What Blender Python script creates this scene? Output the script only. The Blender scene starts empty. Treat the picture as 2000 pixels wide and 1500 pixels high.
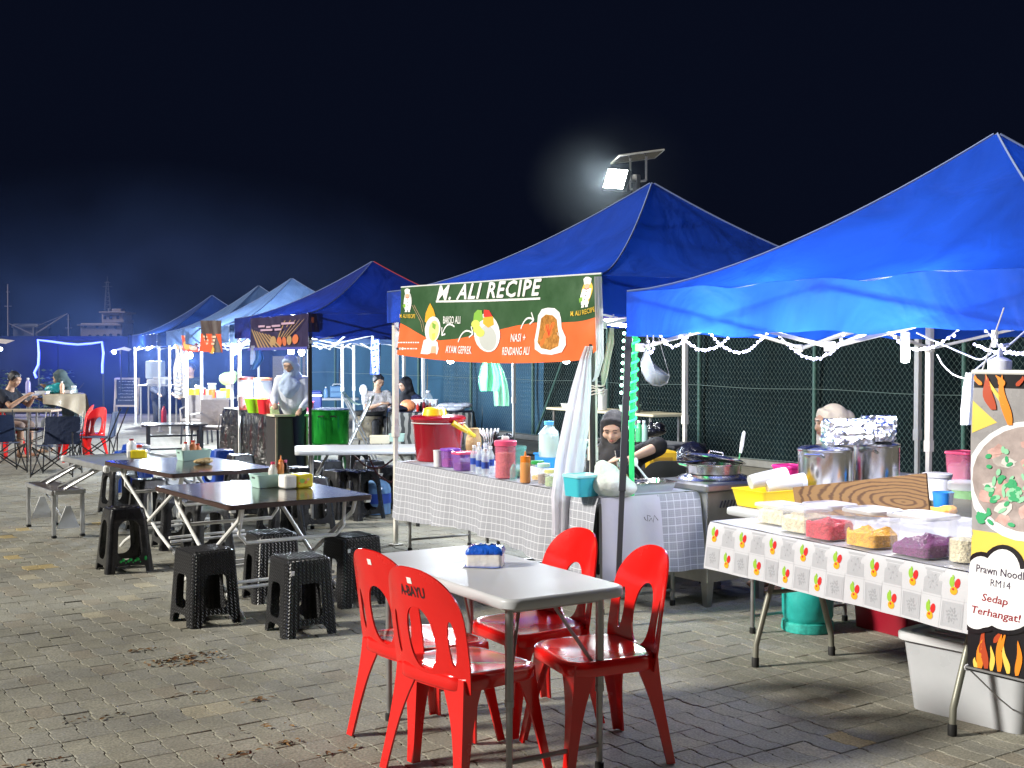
import bpy, math, random
import numpy as np
from mathutils import Vector, Matrix, noise as mnoise

random.seed(7)
np.random.seed(7)
scene = bpy.context.scene
COL = scene.collection
R = math.radians

# ------------------------------------------------------------------ camera
CAM_H = 1.65
FOCAL_PX = 2400.0
PITCH = math.atan(60 / FOCAL_PX)
cam_data = bpy.data.cameras.new("camera")
cam_data.sensor_width = 36.0
cam_data.lens = 36.0 * FOCAL_PX / 2000.0
cam_data.clip_start = 0.05
cam_data.clip_end = 2000.0
cam = bpy.data.objects.new("camera", cam_data)
cam.location = (0, 0, CAM_H)
cam.rotation_euler = (math.pi / 2 - PITCH, 0, 0)
COL.objects.link(cam)
scene.camera = cam

# ------------------------------------------------------------------ night sky
world = bpy.data.worlds.new("World")
scene.world = world
world.use_nodes = True
wn = world.node_tree.nodes
wl = world.node_tree.links
wbg = wn["Background"]
wsky = wn.new("ShaderNodeTexSky")
wsky.sky_type = 'NISHITA'
wsky.sun_disc = False
wsky.sun_elevation = R(-7)
wsky.sun_rotation = R(100)
wmix = wn.new("ShaderNodeMix")
wmix.data_type = 'RGBA'
wmix.inputs[0].default_value = 0.88
wl.new(wsky.outputs[0], wmix.inputs[6])
wmix.inputs[7].default_value = (0.017, 0.026, 0.072, 1)
wl.new(wmix.outputs[2], wbg.inputs[0])
wbg.inputs[1].default_value = 0.10

# ------------------------------------------------------------------ the lot's floodlight, far off to the left
sun_data = bpy.data.lights.new("sun", 'SUN')
sun_data.energy = 3.8
sun_data.angle = R(8)
sun_data.color = (1.0, 0.955, 0.86)
sun = bpy.data.objects.new("sun", sun_data)
sun.rotation_euler = Vector((0.90, 0.24, -0.52)).to_track_quat('-Z', 'Y').to_euler()
sun.location = (-8, -3, 8)
COL.objects.link(sun)

scene.view_settings.view_transform = 'Standard'
scene.view_settings.look = 'None'
scene.view_settings.gamma = 1
scene.view_settings.exposure = 0.75
scene.view_settings.use_curve_mapping = False
scene.render.engine = 'CYCLES'
scene.cycles.max_bounces = 8
scene.cycles.transparent_max_bounces = 12
scene.cycles.sample_clamp_indirect = 4.0
scene.cycles.volume_bounces = 0
scene.cycles.volume_step_rate = 2.0
scene.cycles.use_denoising = True

# ------------------------------------------------------------------ surveying helpers
def ray(px, py):
    a = (px - 1000) / FOCAL_PX
    b = (750 - py) / FOCAL_PX
    c, s = math.cos(PITCH), math.sin(PITCH)
    return Vector((a, c + b * s, -s + b * c))

def G(px, py, z=0.0):
    d = ray(px, py)
    t = (z - CAM_H) / d.z
    return Vector((0, 0, CAM_H)) + d * t

def W(px, py, Y):
    d = ray(px, py)
    return Vector((0, 0, CAM_H)) + d * (Y / d.y)

def onplane(px, py, p0, direc):
    """point of the sight line on the vertical plane through p0 along direc"""
    n = Vector((-direc[1], direc[0], 0))
    d = ray(px, py)
    o = Vector((0, 0, CAM_H))
    t = (Vector((p0[0], p0[1], 0)) - o).dot(n) / d.dot(n)
    return o + d * t

U = Vector((-0.577, 0.817, 0)).normalized()      # along the row of stalls, away from the camera
V = Vector((0.817, 0.577, 0)).normalized()       # into the stalls
ROT_U = math.atan2(U.y, U.x)
ROT_V = math.atan2(V.y, V.x)

# ------------------------------------------------------------------ materials
MATS = {}
def mat(name, col=(0.5, 0.5, 0.5), rough=0.5, metal=0.0, bump=None, var=None, trans=0.0, alpha=1.0,
        emit=None, coat=0.0, spec=0.5, transl=0.0, ior=1.45, sheen=0.0):
    if name in MATS:
        return MATS[name]
    m = bpy.data.materials.new(name)
    m.use_nodes = True
    nt = m.node_tree
    b = nt.nodes["Principled BSDF"]
    b.inputs["Base Color"].default_value = (*col, 1)
    b.inputs["Roughness"].default_value = rough
    b.inputs["Metallic"].default_value = metal
    b.inputs["IOR"].default_value = ior
    b.inputs["Specular IOR Level"].default_value = spec
    b.inputs["Coat Weight"].default_value = coat
    b.inputs["Coat Roughness"].default_value = 0.08
    if sheen:
        b.inputs["Sheen Weight"].default_value = sheen
    if trans:
        b.inputs["Transmission Weight"].default_value = trans
    if alpha < 1:
        b.inputs["Alpha"].default_value = alpha
    if emit:
        b.inputs["Emission Color"].default_value = (*emit[0], 1)
        b.inputs["Emission Strength"].default_value = emit[1]
    tc = nt.nodes.new("ShaderNodeTexCoord")
    if var:
        n = nt.nodes.new("ShaderNodeTexNoise")
        n.inputs["Scale"].default_value = var[0]
        n.inputs["Detail"].default_value = 6
        n.inputs["Roughness"].default_value = 0.65
        nt.links.new(tc.outputs["Object"], n.inputs["Vector"])
        r = nt.nodes.new("ShaderNodeMapRange")
        r.inputs[1].default_value = 0.25
        r.inputs[2].default_value = 0.75
        r.inputs[3].default_value = 1 - var[1]
        r.inputs[4].default_value = 1 + var[1]
        nt.links.new(n.outputs["Fac"], r.inputs[0])
        hs = nt.nodes.new("ShaderNodeHueSaturation")
        hs.inputs["Color"].default_value = (*col, 1)
        nt.links.new(r.outputs[0], hs.inputs["Value"])
        nt.links.new(hs.outputs[0], b.inputs["Base Color"])
        r2 = nt.nodes.new("ShaderNodeMapRange")
        r2.inputs[1].default_value = 0.3
        r2.inputs[2].default_value = 0.7
        r2.inputs[3].default_value = max(0.02, rough - 0.08)
        r2.inputs[4].default_value = min(1, rough + 0.1)
        nt.links.new(n.outputs["Fac"], r2.inputs[0])
        nt.links.new(r2.outputs[0], b.inputs["Roughness"])
    if bump:
        n2 = nt.nodes.new("ShaderNodeTexNoise")
        n2.inputs["Scale"].default_value = bump[0]
        n2.inputs["Detail"].default_value = 5
        nt.links.new(tc.outputs["Object"], n2.inputs["Vector"])
        bp = nt.nodes.new("ShaderNodeBump")
        bp.inputs["Strength"].default_value = bump[1]
        bp.inputs["Distance"].default_value = bump[2] if len(bump) > 2 else 0.01
        nt.links.new(n2.outputs["Fac"], bp.inputs["Height"])
        nt.links.new(bp.outputs[0], b.inputs["Normal"])
    if transl:
        t = nt.nodes.new("ShaderNodeBsdfTranslucent")
        t.inputs["Color"].default_value = (*[min(1, c * 1.6 + 0.02) for c in col], 1)
        mx = nt.nodes.new("ShaderNodeMixShader")
        mx.inputs[0].default_value = transl
        out = nt.nodes["Material Output"]
        nt.links.new(b.outputs[0], mx.inputs[1])
        nt.links.new(t.outputs[0], mx.inputs[2])
        nt.links.new(mx.outputs[0], out.inputs[0])
    MATS[name] = m
    return m

# ------------------------------------------------------------------ mesh builder
def rrect(w, d, r, n=4):
    """outline of a rounded rectangle, counter-clockwise"""
    r = min(r, w / 2 - 1e-4, d / 2 - 1e-4)
    pts = []
    for cx, cy, a0 in ((w / 2 - r, d / 2 - r, 0), (-w / 2 + r, d / 2 - r, 90), (-w / 2 + r, -d / 2 + r, 180), (w / 2 - r, -d / 2 + r, 270)):
        for k in range(n + 1):
            a = R(a0 + 90 * k / n)
            pts.append((cx + r * math.cos(a), cy + r * math.sin(a)))
    return pts

def circ(r, n=24, rx=None):
    return [(r * math.cos(2 * math.pi * k / n), (rx or r) * math.sin(2 * math.pi * k / n)) for k in range(n)]

class MB:
    def __init__(self):
        self.v, self.f, self.m, self.s, self.uv = [], [], [], [], []

    def add(self, vs, fs, mi=0, smooth=False, T=None, uvs=None):
        o = len(self.v)
        if T is not None:
            vs = [tuple(T @ Vector(p)) for p in vs]
        self.v.extend([tuple(p) for p in vs])
        self.f.extend([tuple(i + o for i in f) for f in fs])
        self.m.extend([mi] * len(fs))
        self.s.extend([smooth] * len(fs))
        self.uv.extend(uvs if uvs is not None else [(p[0], p[1]) for p in vs])
        return self

    def box(self, c, size, ch=0.0, mi=0, rz=0.0, T=None):
        x, y, z = [s / 2 for s in size]
        M = Matrix.Translation(Vector(c)) @ Matrix.Rotation(rz, 4, 'Z')
        if T is not None:
            M = T @ M
        if ch <= 0:
            vs = [(a, b, d) for d in (-z, z) for b in (-y, y) for a in (-x, x)]
            fs = [(0, 2, 3, 1), (4, 5, 7, 6), (0, 1, 5, 4), (2, 6, 7, 3), (0, 4, 6, 2), (1, 3, 7, 5)]
            return self.add(vs, fs, mi, False, M)
        ch = min(ch, x * .9, y * .9, z * .9)
        vs, idx = [], {}
        for sx in (-1, 1):
            for sy in (-1, 1):
                for sz in (-1, 1):
                    for ax in range(3):
                        p = [sx * (x - ch), sy * (y - ch), sz * (z - ch)]
                        p[ax] = (sx * x, sy * y, sz * z)[ax]
                        idx[(sx, sy, sz, ax)] = len(vs)
                        vs.append(tuple(p))
        fs = []
        for ax in range(3):
            b, c2 = (ax + 1) % 3, (ax + 2) % 3
            for s in (-1, 1):
                q = []
                for (sb, sc) in ((-1, -1), (1, -1), (1, 1), (-1, 1)):
                    k = [0, 0, 0]
                    k[ax], k[b], k[c2] = s, sb, sc
                    q.append(idx[(*k, ax)])
                fs.append(tuple(q if s > 0 else q[::-1]))
        for ax in range(3):
            b, c2 = (ax + 1) % 3, (ax + 2) % 3
            for sb in (-1, 1):
                for sc in (-1, 1):
                    k0, k1 = [0, 0, 0], [0, 0, 0]
                    k0[ax], k0[b], k0[c2] = -1, sb, sc
                    k1[ax], k1[b], k1[c2] = 1, sb, sc
                    q = (idx[(*k0, b)], idx[(*k1, b)], idx[(*k1, c2)], idx[(*k0, c2)])
                    fs.append(q if sb * sc > 0 else q[::-1])
        for sx in (-1, 1):
            for sy in (-1, 1):
                for sz in (-1, 1):
                    q = tuple(idx[(sx, sy, sz, a)] for a in range(3))
                    fs.append(q if sx * sy * sz > 0 else q[::-1])
        return self.add(vs, fs, mi, False, M)

    def loft(self, rings, cap0=True, cap1=True, mi=0, smooth=True, T=None, closed=True):
        n = len(rings[0])
        vs = [tuple(p) for r in rings for p in r]
        fs = []
        for k in range(len(rings) - 1):
            for i in range(n if closed else n - 1):
                j = (i + 1) % n
                fs.append((k * n + i, k * n + j, (k + 1) * n + j, (k + 1) * n + i))
        self.add(vs, fs, mi, smooth, T)
        if cap0:
            self.add([tuple(p) for p in rings[0]], [tuple(range(n))[::-1]], mi, False, T)
        if cap1:
            self.add([tuple(p) for p in rings[-1]], [tuple(range(n))], mi, False, T)
        return self

    def lathe(self, prof, seg=24, mi=0, T=None, cap0=True, cap1=True, smooth=True):
        rings = [[(r * math.cos(2 * math.pi * k / seg), r * math.sin(2 * math.pi * k / seg), z) for k in range(seg)] for r, z in prof]
        return self.loft(rings, cap0 and prof[0][0] > 1e-5, cap1 and prof[-1][0] > 1e-5, mi, smooth, T)

    def tube(self, pts, r, seg=8, mi=0, closed=False, T=None, cap=True, sq=False):
        pts = [Vector(p) for p in pts]
        n = len(pts)
        rr = r if isinstance(r, (list, tuple)) else [r] * n
        tan = []
        for i in range(n):
            a = pts[(i - 1) % n] if (i > 0 or closed) else pts[i]
            b = pts[(i + 1) % n] if (i < n - 1 or closed) else pts[i]
            t = (b - a)
            tan.append(t.normalized() if t.length > 1e-9 else Vector((0, 0, 1)))
        up = Vector((0, 0, 1)) if abs(tan[0].z) < 0.9 else Vector((0, 1, 0))
        nrm = (up - tan[0] * up.dot(tan[0])).normalized()
        rings = []
        for i in range(n):
            nrm = (nrm - tan[i] * nrm.dot(tan[i]))
            nrm = nrm.normalized() if nrm.length > 1e-6 else tan[i].orthogonal().normalized()
            bn = tan[i].cross(nrm)
            ring = []
            for k in range(seg):
                a = 2 * math.pi * (k + (0.5 if sq else 0)) / seg
                ring.append(pts[i] + (nrm * math.cos(a) + bn * math.sin(a)) * rr[i])
            rings.append(ring)
        if closed:
            rings.append(rings[0])
            cap = False
        return self.loft(rings, cap, cap, mi, not sq, T)

    def prism(self, outline, z0, z1, mi=0, T=None, ch=0.0):
        n = len(outline)
        if ch > 0:
            cx = sum(p[0] for p in outline) / n
            cy = sum(p[1] for p in outline) / n
            def ins(p):
                d = math.hypot(p[0] - cx, p[1] - cy)
                k = (d - ch) / d
                return (cx + (p[0] - cx) * k, cy + (p[1] - cy) * k)
            top = [ins(p) for p in outline]
            rings = [[(x, y, z0) for x, y in outline], [(x, y, z1 - ch) for x, y in outline], [(x, y, z1) for x, y in top]]
        else:
            rings = [[(x, y, z0) for x, y in outline], [(x, y, z1) for x, y in outline]]
        return self.loft(rings, True, True, mi, False, T)

    def grid(self, P, mi=0, smooth=True, T=None, uv=None, flip=False):
        ny, nx = len(P), len(P[0])
        vs = [tuple(p) for row in P for p in row]
        fs = []
        for j in range(ny - 1):
            for i in range(nx - 1):
                q = (j * nx + i, j * nx + i + 1, (j + 1) * nx + i + 1, (j + 1) * nx + i)
                fs.append(q[::-1] if flip else q)
        uvs = [t for row in uv for t in row] if uv else None
        return self.add(vs, fs, mi, smooth, T, uvs)

    def sphere(self, c, r, seg=12, rings=8, mi=0, T=None, sc=(1, 1, 1)):
        rg = []
        for k in range(rings + 1):
            a = -math.pi / 2 + math.pi * k / rings
            rg.append([(c[0] + sc[0] * r * math.cos(a) * math.cos(2 * math.pi * i / seg),
                        c[1] + sc[1] * r * math.cos(a) * math.sin(2 * math.pi * i / seg),
                        c[2] + sc[2] * r * math.sin(a)) for i in range(seg)])
        return self.loft(rg, False, False, mi, True, T)

    def capsule(self, p0, p1, r0, r1, seg=12, mi=0):
        p0, p1 = Vector(p0), Vector(p1)
        d = (p1 - p0)
        L = d.length or 1e-6
        d = d / L
        pts, rr = [], []
        for a in (0.05, 0.35, 0.7, 1.0):
            s = a * math.pi / 2
            pts.append(p0 - d * r0 * math.cos(s)); rr.append(max(1e-4, r0 * math.sin(s)))
        pts.append(p0.lerp(p1, .5)); rr.append((r0 + r1) / 2)
        for a in (1.0, 0.7, 0.35, 0.05):
            s = a * math.pi / 2
            pts.append(p1 + d * r1 * math.cos(s)); rr.append(max(1e-4, r1 * math.sin(s)))
        return self.tube(pts, rr, seg, mi)

    def sdf(self, f, x0, x1, y0, y1, nx, ny, mp, th=0.004, mi=0, back=None):
        """a sheet with the outline and the holes of the 2-D distance function f, bent by mp, th thick"""
        hx, hy = (x1 - x0) / nx, (y1 - y0) / ny
        X, Y = np.meshgrid(np.linspace(x0, x1, nx + 1), np.linspace(y0, y1, ny + 1))
        CX = (X[:-1, :-1] + X[1:, 1:]) / 2
        CY = (Y[:-1, :-1] + Y[1:, 1:]) / 2
        keep = f(CX, CY) < 0
        used = np.zeros(X.shape, int)
        for dj in (0, 1):
            for di in (0, 1):
                used[dj:dj + ny, di:di + nx] += keep
        edge = (used > 0) & (used < 4)
        e = 1e-4
        for _ in range(3):
            d = f(X, Y)
            gx = (f(X + e, Y) - f(X - e, Y)) / (2 * e)
            gy = (f(X, Y + e) - f(X, Y - e)) / (2 * e)
            g2 = np.maximum(gx * gx + gy * gy, 0.05)
            sx = np.clip(d * gx / g2, -0.6 * hx, 0.6 * hx)
            sy = np.clip(d * gy / g2, -0.6 * hy, 0.6 * hy)
            X = np.where(edge, X - sx, X)
            Y = np.where(edge, Y - sy, Y)
        idx = -np.ones(X.shape, int)
        pts, uvs = [], []
        for j, i in zip(*np.nonzero(used > 0)):
            idx[j, i] = len(pts)
            pts.append(Vector(mp(X[j, i], Y[j, i])))
            uvs.append((X[j, i], Y[j, i]))
        faces = []
        for j, i in zip(*np.nonzero(keep)):
            faces.append((idx[j, i], idx[j, i + 1], idx[j + 1, i + 1], idx[j + 1, i]))
        if th <= 0:
            return self.add(pts, faces, mi, True, None, uvs)
        nr = [Vector((0, 0, 0)) for _ in pts]
        cnt = {}
        for q in faces:
            n = (pts[q[2]] - pts[q[0]]).cross(pts[q[3]] - pts[q[1]])
            for a in q:
                nr[a] += n
            for a, b in zip(q, q[1:] + q[:1]):
                cnt[(a, b)] = 1
        low = [p - n.normalized() * th if n.length > 0 else p for p, n in zip(pts, nr)]
        self.add(pts, faces, mi, True, None, uvs)
        self.add(low, [q[::-1] for q in faces], mi if back is None else back, True, None, uvs)
        rim = [(b, a) for (a, b) in cnt if (b, a) not in cnt]
        vs, fs = [], []
        for a, b in rim:
            o = len(vs)
            vs += [pts[b], pts[a], low[a], low[b]]
            fs.append((o, o + 1, o + 2, o + 3))
            fs[-1] = fs[-1][::-1]
        return self.add(vs, fs, mi, False)

    def build(self, name, mats, parent=None, loc=None, rz=0.0, sharp=38):
        me = bpy.data.meshes.new(name)
        me.from_pydata(self.v, [], self.f)
        if not isinstance(mats, (list, tuple)):
            mats = [mats]
        for m in mats:
            me.materials.append(m)
        me.polygons.foreach_set("material_index", self.m)
        me.polygons.foreach_set("use_smooth", self.s)
        uvl = me.uv_layers.new(name="UVMap")
        li = np.empty(len(me.loops), int)
        me.loops.foreach_get("vertex_index", li)
        uv = np.array(self.uv, float)[li]
        uvl.data.foreach_set("uv", uv.ravel())
        if any(self.s):
            me.set_sharp_from_angle(angle=R(sharp))
        me.validate()
        return link(name, me, parent, loc, rz)

def link(name, me, parent=None, loc=None, rz=0.0):
    o = bpy.data.objects.new(name, me)
    COL.objects.link(o)
    if loc is not None:
        o.location = loc
    o.rotation_euler = (0, 0, rz)
    if parent is not None:
        o.parent = parent
    return o

def tag(o, label=None, cat=None, group=None, kind=None):
    if label: o["label"] = label
    if cat: o["category"] = cat
    if group: o["group"] = group
    if kind: o["kind"] = kind
    return o

def thing(name, label, cat, loc=(0, 0, 0), rz=0.0, group=None):
    o = bpy.data.objects.new(name, None)
    o.empty_display_size = 0.1
    COL.objects.link(o)
    o.location = loc
    o.rotation_euler = (0, 0, rz)
    return tag(o, label, cat, group)

def dup(root, loc, rz, label, group=None):
    r = root.copy(); COL.objects.link(r)
    r.location = loc
    r.rotation_euler = (0, 0, rz)
    r["label"] = label
    if group: r["group"] = group
    for ch in list(root.children):
        c = ch.copy(); COL.objects.link(c); c.parent = r
        for g in list(ch.children):
            d = g.copy(); COL.objects.link(d); d.parent = c
    return r

def blob(name, prims, m, parent=None, voxel=0.014, it=6, loc=None, rz=0.0):
    """one continuous skin over overlapping limbs and masses"""
    b = MB()
    for p in prims:
        if p[0] == 'c':
            b.capsule(p[1], p[2], p[3], p[4])
        else:
            T = Matrix.Translation(Vector(p[1]))
            if len(p) > 3:
                T = T @ Matrix.Rotation(R(p[3][0]), 4, 'X') @ Matrix.Rotation(R(p[3][1]), 4, 'Y') @ Matrix.Rotation(R(p[3][2]), 4, 'Z')
            b.sphere((0, 0, 0), 1, 20, 14, 0, T, p[2])
    o = b.build(name + "_raw", m)
    md = o.modifiers.new("r", 'REMESH'); md.mode = 'VOXEL'; md.voxel_size = voxel; md.use_smooth_shade = True
    sm = o.modifiers.new("s", 'SMOOTH'); sm.iterations = it; sm.factor = 0.5
    dg = bpy.context.evaluated_depsgraph_get()
    me = bpy.data.meshes.new_from_object(o.evaluated_get(dg))
    me.name = name
    bpy.data.objects.remove(o, do_unlink=True)
    for p in me.polygons:
        p.use_smooth = True
    if not me.materials:
        me.materials.append(m)
    return link(name, me, parent, loc, rz)

def text_geo(s, size, bold=0.0, shear=0.0, spacing=1.0, xs=1.0):
    cu = bpy.data.curves.new("t", 'FONT')
    cu.body = s
    cu.size = size
    cu.offset = bold
    cu.shear = shear
    cu.space_character = spacing
    cu.resolution_u = 2
    cu.fill_mode = 'FRONT'
    o = bpy.data.objects.new("t", cu)
    COL.objects.link(o)
    dg = bpy.context.evaluated_depsgraph_get()
    me = bpy.data.meshes.new_from_object(o.evaluated_get(dg))
    vs = [(v.co.x * xs, v.co.y) for v in me.vertices]
    fs = [tuple(p.vertices) for p in me.polygons]
    bpy.data.objects.remove(o, do_unlink=True)
    bpy.data.curves.remove(cu)
    bpy.data.meshes.remove(me)
    if vs:
        x0 = min(p[0] for p in vs); x1 = max(p[0] for p in vs)
        vs = [(x - (x0 + x1) / 2, y) for x, y in vs]
    return vs, fs

def put_text(mb, s, cx, cy, size, mp, mi=0, fit=None, **kw):
    """flat lettering centred on (cx, baseline cy) of the surface that mp describes"""
    vs, fs = text_geo(s, size, **kw)
    if not vs: return
    k = 1.0
    if fit:
        w = max(p[0] for p in vs) - min(p[0] for p in vs)
        k = fit / w
    mb.add([mp(cx + x * k, cy + y) for x, y in vs], fs, mi)

def put_poly(mb, pts, mp, mi=0, step=.035):
    """filled outline laid on a curved surface: dense edge, concentric rings"""
    dense = []
    n = len(pts)
    for i in range(n):
        a, b = pts[i], pts[(i + 1) % n]
        k = max(1, int(math.hypot(b[0] - a[0], b[1] - a[1]) / step))
        dense += [(a[0] + (b[0] - a[0]) * j / k, a[1] + (b[1] - a[1]) * j / k) for j in range(k)]
    cx = sum(p[0] for p in dense) / len(dense); cy = sum(p[1] for p in dense) / len(dense)
    size = max(math.hypot(p[0] - cx, p[1] - cy) for p in dense)
    if size < .012:
        mb.add([mp(x, y) for x, y in dense], [tuple(range(len(dense)))], mi)
        return
    nr = max(1, min(8, int(size / .03)))
    m = len(dense)
    vs = [mp(cx, cy)]
    fs = []
    for r_ in range(1, nr + 1):
        k = r_ / nr
        vs += [mp(cx + (x - cx) * k, cy + (y - cy) * k) for x, y in dense]
    for i in range(m):
        j = (i + 1) % m
        fs.append((0, 1 + i, 1 + j))
        for r_ in range(nr - 1):
            o, p = 1 + r_ * m, 1 + (r_ + 1) * m
            fs.append((o + i, p + i, p + j, o + j))
    mb.add(vs, fs, mi)

def ell(cx, cy, a, b, rot=0, n=20):
    c, s = math.cos(rot), math.sin(rot)
    return [(cx + a * math.cos(t) * c - b * math.sin(t) * s, cy + a * math.cos(t) * s + b * math.sin(t) * c)
            for t in (2 * math.pi * k / n for k in range(n))]

def arc(p, q, bend, n=8):
    p, q = Vector((*p, 0)), Vector((*q, 0))
    d = q - p
    m = Vector((-d.y, d.x, 0)) * bend
    return [tuple((p + d * t + m * 4 * t * (1 - t))[:2]) for t in (k / n for k in range(n + 1))]

def put_stroke(mb, pts, w, mp, mi=0):
    L, Rr = [], []
    for i, p in enumerate(pts):
        a = pts[max(0, i - 1)]; b = pts[min(len(pts) - 1, i + 1)]
        dx, dy = b[0] - a[0], b[1] - a[1]
        l = math.hypot(dx, dy) or 1
        L.append((p[0] - dy / l * w / 2, p[1] + dx / l * w / 2))
        Rr.append((p[0] + dy / l * w / 2, p[1] - dx / l * w / 2))
    n = len(pts)
    mb.add([mp(*p) for p in L + Rr], [(n + i, n + i + 1, i + 1, i) for i in range(n - 1)], mi)

def sag(a, b, drop, n=16):
    a, b = Vector(a), Vector(b)
    return [a.lerp(b, t) - Vector((0, 0, drop * 4 * t * (1 - t))) for t in (k / n for k in range(n + 1))]

# common finishes
WHITE_METAL = mat("white_enamel", (0.72, 0.72, 0.70), 0.35, bump=(60, 0.05))
CREAM_METAL = mat("cream_enamel", (0.62, 0.60, 0.54), 0.4, var=(9, 0.15))
GREY_METAL = mat("grey_steel", (0.30, 0.30, 0.30), 0.38, 0.7, var=(12, 0.15))
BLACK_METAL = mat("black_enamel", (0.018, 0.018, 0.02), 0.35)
STEEL = mat("stainless", (0.62, 0.62, 0.62), 0.2, 1.0, var=(14, 0.08))
BLACK_PLASTIC = mat("black_plastic", (0.014, 0.014, 0.016), 0.33, var=(20, 0.2))
RUBBER = mat("rubber", (0.012, 0.012, 0.012), 0.7)
WHITE_PLASTIC = mat("white_plastic", (0.72, 0.73, 0.74), 0.35, var=(5, 0.06))
# ================================================================== GROUND
def ground_material():
    m = mat("joint_sand", (0.075, 0.068, 0.055), 0.95, bump=(40, 0.5), var=(3, 0.3))
    return m

gb = MB()
gb.add([(-260, -30, 0), (260, -30, 0), (260, 700, 0), (-260, 700, 0)], [(0, 1, 2, 3)])

def far_paving_material():
    """paving too far off to tell the stones apart"""
    m = bpy.data.materials.new("far_paving")
    m.use_nodes = True
    nt = m.node_tree
    b = nt.nodes["Principled BSDF"]
    tc = nt.nodes.new("ShaderNodeTexCoord")
    mp = nt.nodes.new("ShaderNodeMapping")
    mp.inputs["Rotation"].default_value = (0, 0, -ROT_V)
    nt.links.new(tc.outputs["Object"], mp.inputs[0])
    br = nt.nodes.new("ShaderNodeTexBrick")
    br.inputs["Scale"].default_value = 1.0
    br.inputs["Brick Width"].default_value = 0.14
    br.inputs["Row Height"].default_value = 0.222
    br.inputs["Mortar Size"].default_value = 0.006
    br.inputs["Color1"].default_value = (0.235, 0.222, 0.18, 1)
    br.inputs["Color2"].default_value = (0.205, 0.195, 0.16, 1)
    br.inputs["Mortar"].default_value = (0.10, 0.095, 0.08, 1)
    nt.links.new(mp.outputs[0], br.inputs[0])
    n = nt.nodes.new("ShaderNodeTexNoise")
    n.inputs["Scale"].default_value = 0.6
    n.inputs["Detail"].default_value = 7
    nt.links.new(tc.outputs["Object"], n.inputs["Vector"])
    r = nt.nodes.new("ShaderNodeMapRange")
    r.inputs[1].default_value = 0.3; r.inputs[2].default_value = 0.7
    r.inputs[3].default_value = 0.6; r.inputs[4].default_value = 1.3
    nt.links.new(n.outputs["Fac"], r.inputs[0])
    hs = nt.nodes.new("ShaderNodeHueSaturation")
    nt.links.new(r.outputs[0], hs.inputs["Value"])
    nt.links.new(br.outputs["Color"], hs.inputs["Color"])
    nt.links.new(hs.outputs[0], b.inputs["Base Color"])
    b.inputs["Roughness"].default_value = 0.85
    return m
ground = gb.build("ground", far_paving_material(), loc=(0, 0, -0.008))
tag(ground, kind="structure")

def stone_material(name, col):
    m = bpy.data.materials.new(name)
    m.use_nodes = True
    nt = m.node_tree
    b = nt.nodes["Principled BSDF"]
    b.inputs["Roughness"].default_value = 0.82
    geo = nt.nodes.new("ShaderNodeNewGeometry")
    n1 = nt.nodes.new("ShaderNodeTexNoise"); n1.inputs["Scale"].default_value = 95; n1.inputs["Detail"].default_value = 4
    n2 = nt.nodes.new("ShaderNodeTexNoise"); n2.inputs["Scale"].default_value = .75; n2.inputs["Detail"].default_value = 8; n2.inputs["Roughness"].default_value = 0.7
    for n in (n1, n2):
        nt.links.new(geo.outputs["Position"], n.inputs["Vector"])
    r1 = nt.nodes.new("ShaderNodeMapRange"); r1.inputs[1].default_value = .3; r1.inputs[2].default_value = .7; r1.inputs[3].default_value = .62; r1.inputs[4].default_value = 1.35
    r2 = nt.nodes.new("ShaderNodeMapRange"); r2.inputs[1].default_value = .32; r2.inputs[2].default_value = .68; r2.inputs[3].default_value = .52; r2.inputs[4].default_value = 1.22
    nt.links.new(n1.outputs["Fac"], r1.inputs[0]); nt.links.new(n2.outputs["Fac"], r2.inputs[0])
    mu = nt.nodes.new("ShaderNodeMath"); mu.operation = 'MULTIPLY'
    nt.links.new(r1.outputs[0], mu.inputs[0]); nt.links.new(r2.outputs[0], mu.inputs[1])
    hs = nt.nodes.new("ShaderNodeHueSaturation"); hs.inputs["Color"].default_value = (*[min(1, c_ * 1.04) for c_ in col], 1)
    nt.links.new(mu.outputs[0], hs.inputs["Value"])
    nt.links.new(hs.outputs[0], b.inputs["Base Color"])
    bp = nt.nodes.new("ShaderNodeBump"); bp.inputs["Strength"].default_value = 0.55; bp.inputs["Distance"].default_value = 0.004
    nt.links.new(n1.outputs["Fac"], bp.inputs["Height"]); nt.links.new(bp.outputs[0], b.inputs["Normal"])
    return m
STONES = [stone_material("concrete_stone_%s" % k, c) for k, c in
          (("olive", (0.235, 0.225, 0.180)), ("grey", (0.225, 0.218, 0.185)), ("dark", (0.220, 0.210, 0.172)),
           ("light", (0.242, 0.232, 0.190)), ("warm", (0.232, 0.210, 0.165)), ("yellow", (0.36, 0.28, 0.13)), ("pale", (0.32, 0.29, 0.21)))]

PL, PW, PA = 0.200, 0.118, 0.013          # long side runs along the row of stalls
def paver_outline(g=0.0013):
    """toothed long edges, straight ends; the same edge on both sides so that the stones key into each other"""
    e = .0042
    low = [(.0, 0, e), (.03, 0, 0), (.215, 0, 0), (.245, .001, e), (.285, PA, 0), (.715, PA, 0), (.745, PA * .9, 0), (.785, 0, e), (.97, 0, 0), (1.0, 0, e)]
    top = [(.0, 0, 0), (.215, 0, 0), (.285, PA, 0), (.5, PA, 0), (.715, PA, e * .6), (.785, 0, 0), (1.0, 0, 0)]
    out = [((x - .5) * (PL - 2 * g), y + g + k - PW / 2) for x, y, k in low]
    out += [((x - .5) * (PL - 2 * g), y - g - k + PW / 2) for x, y, k in top[::-1]]
    return out

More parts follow.
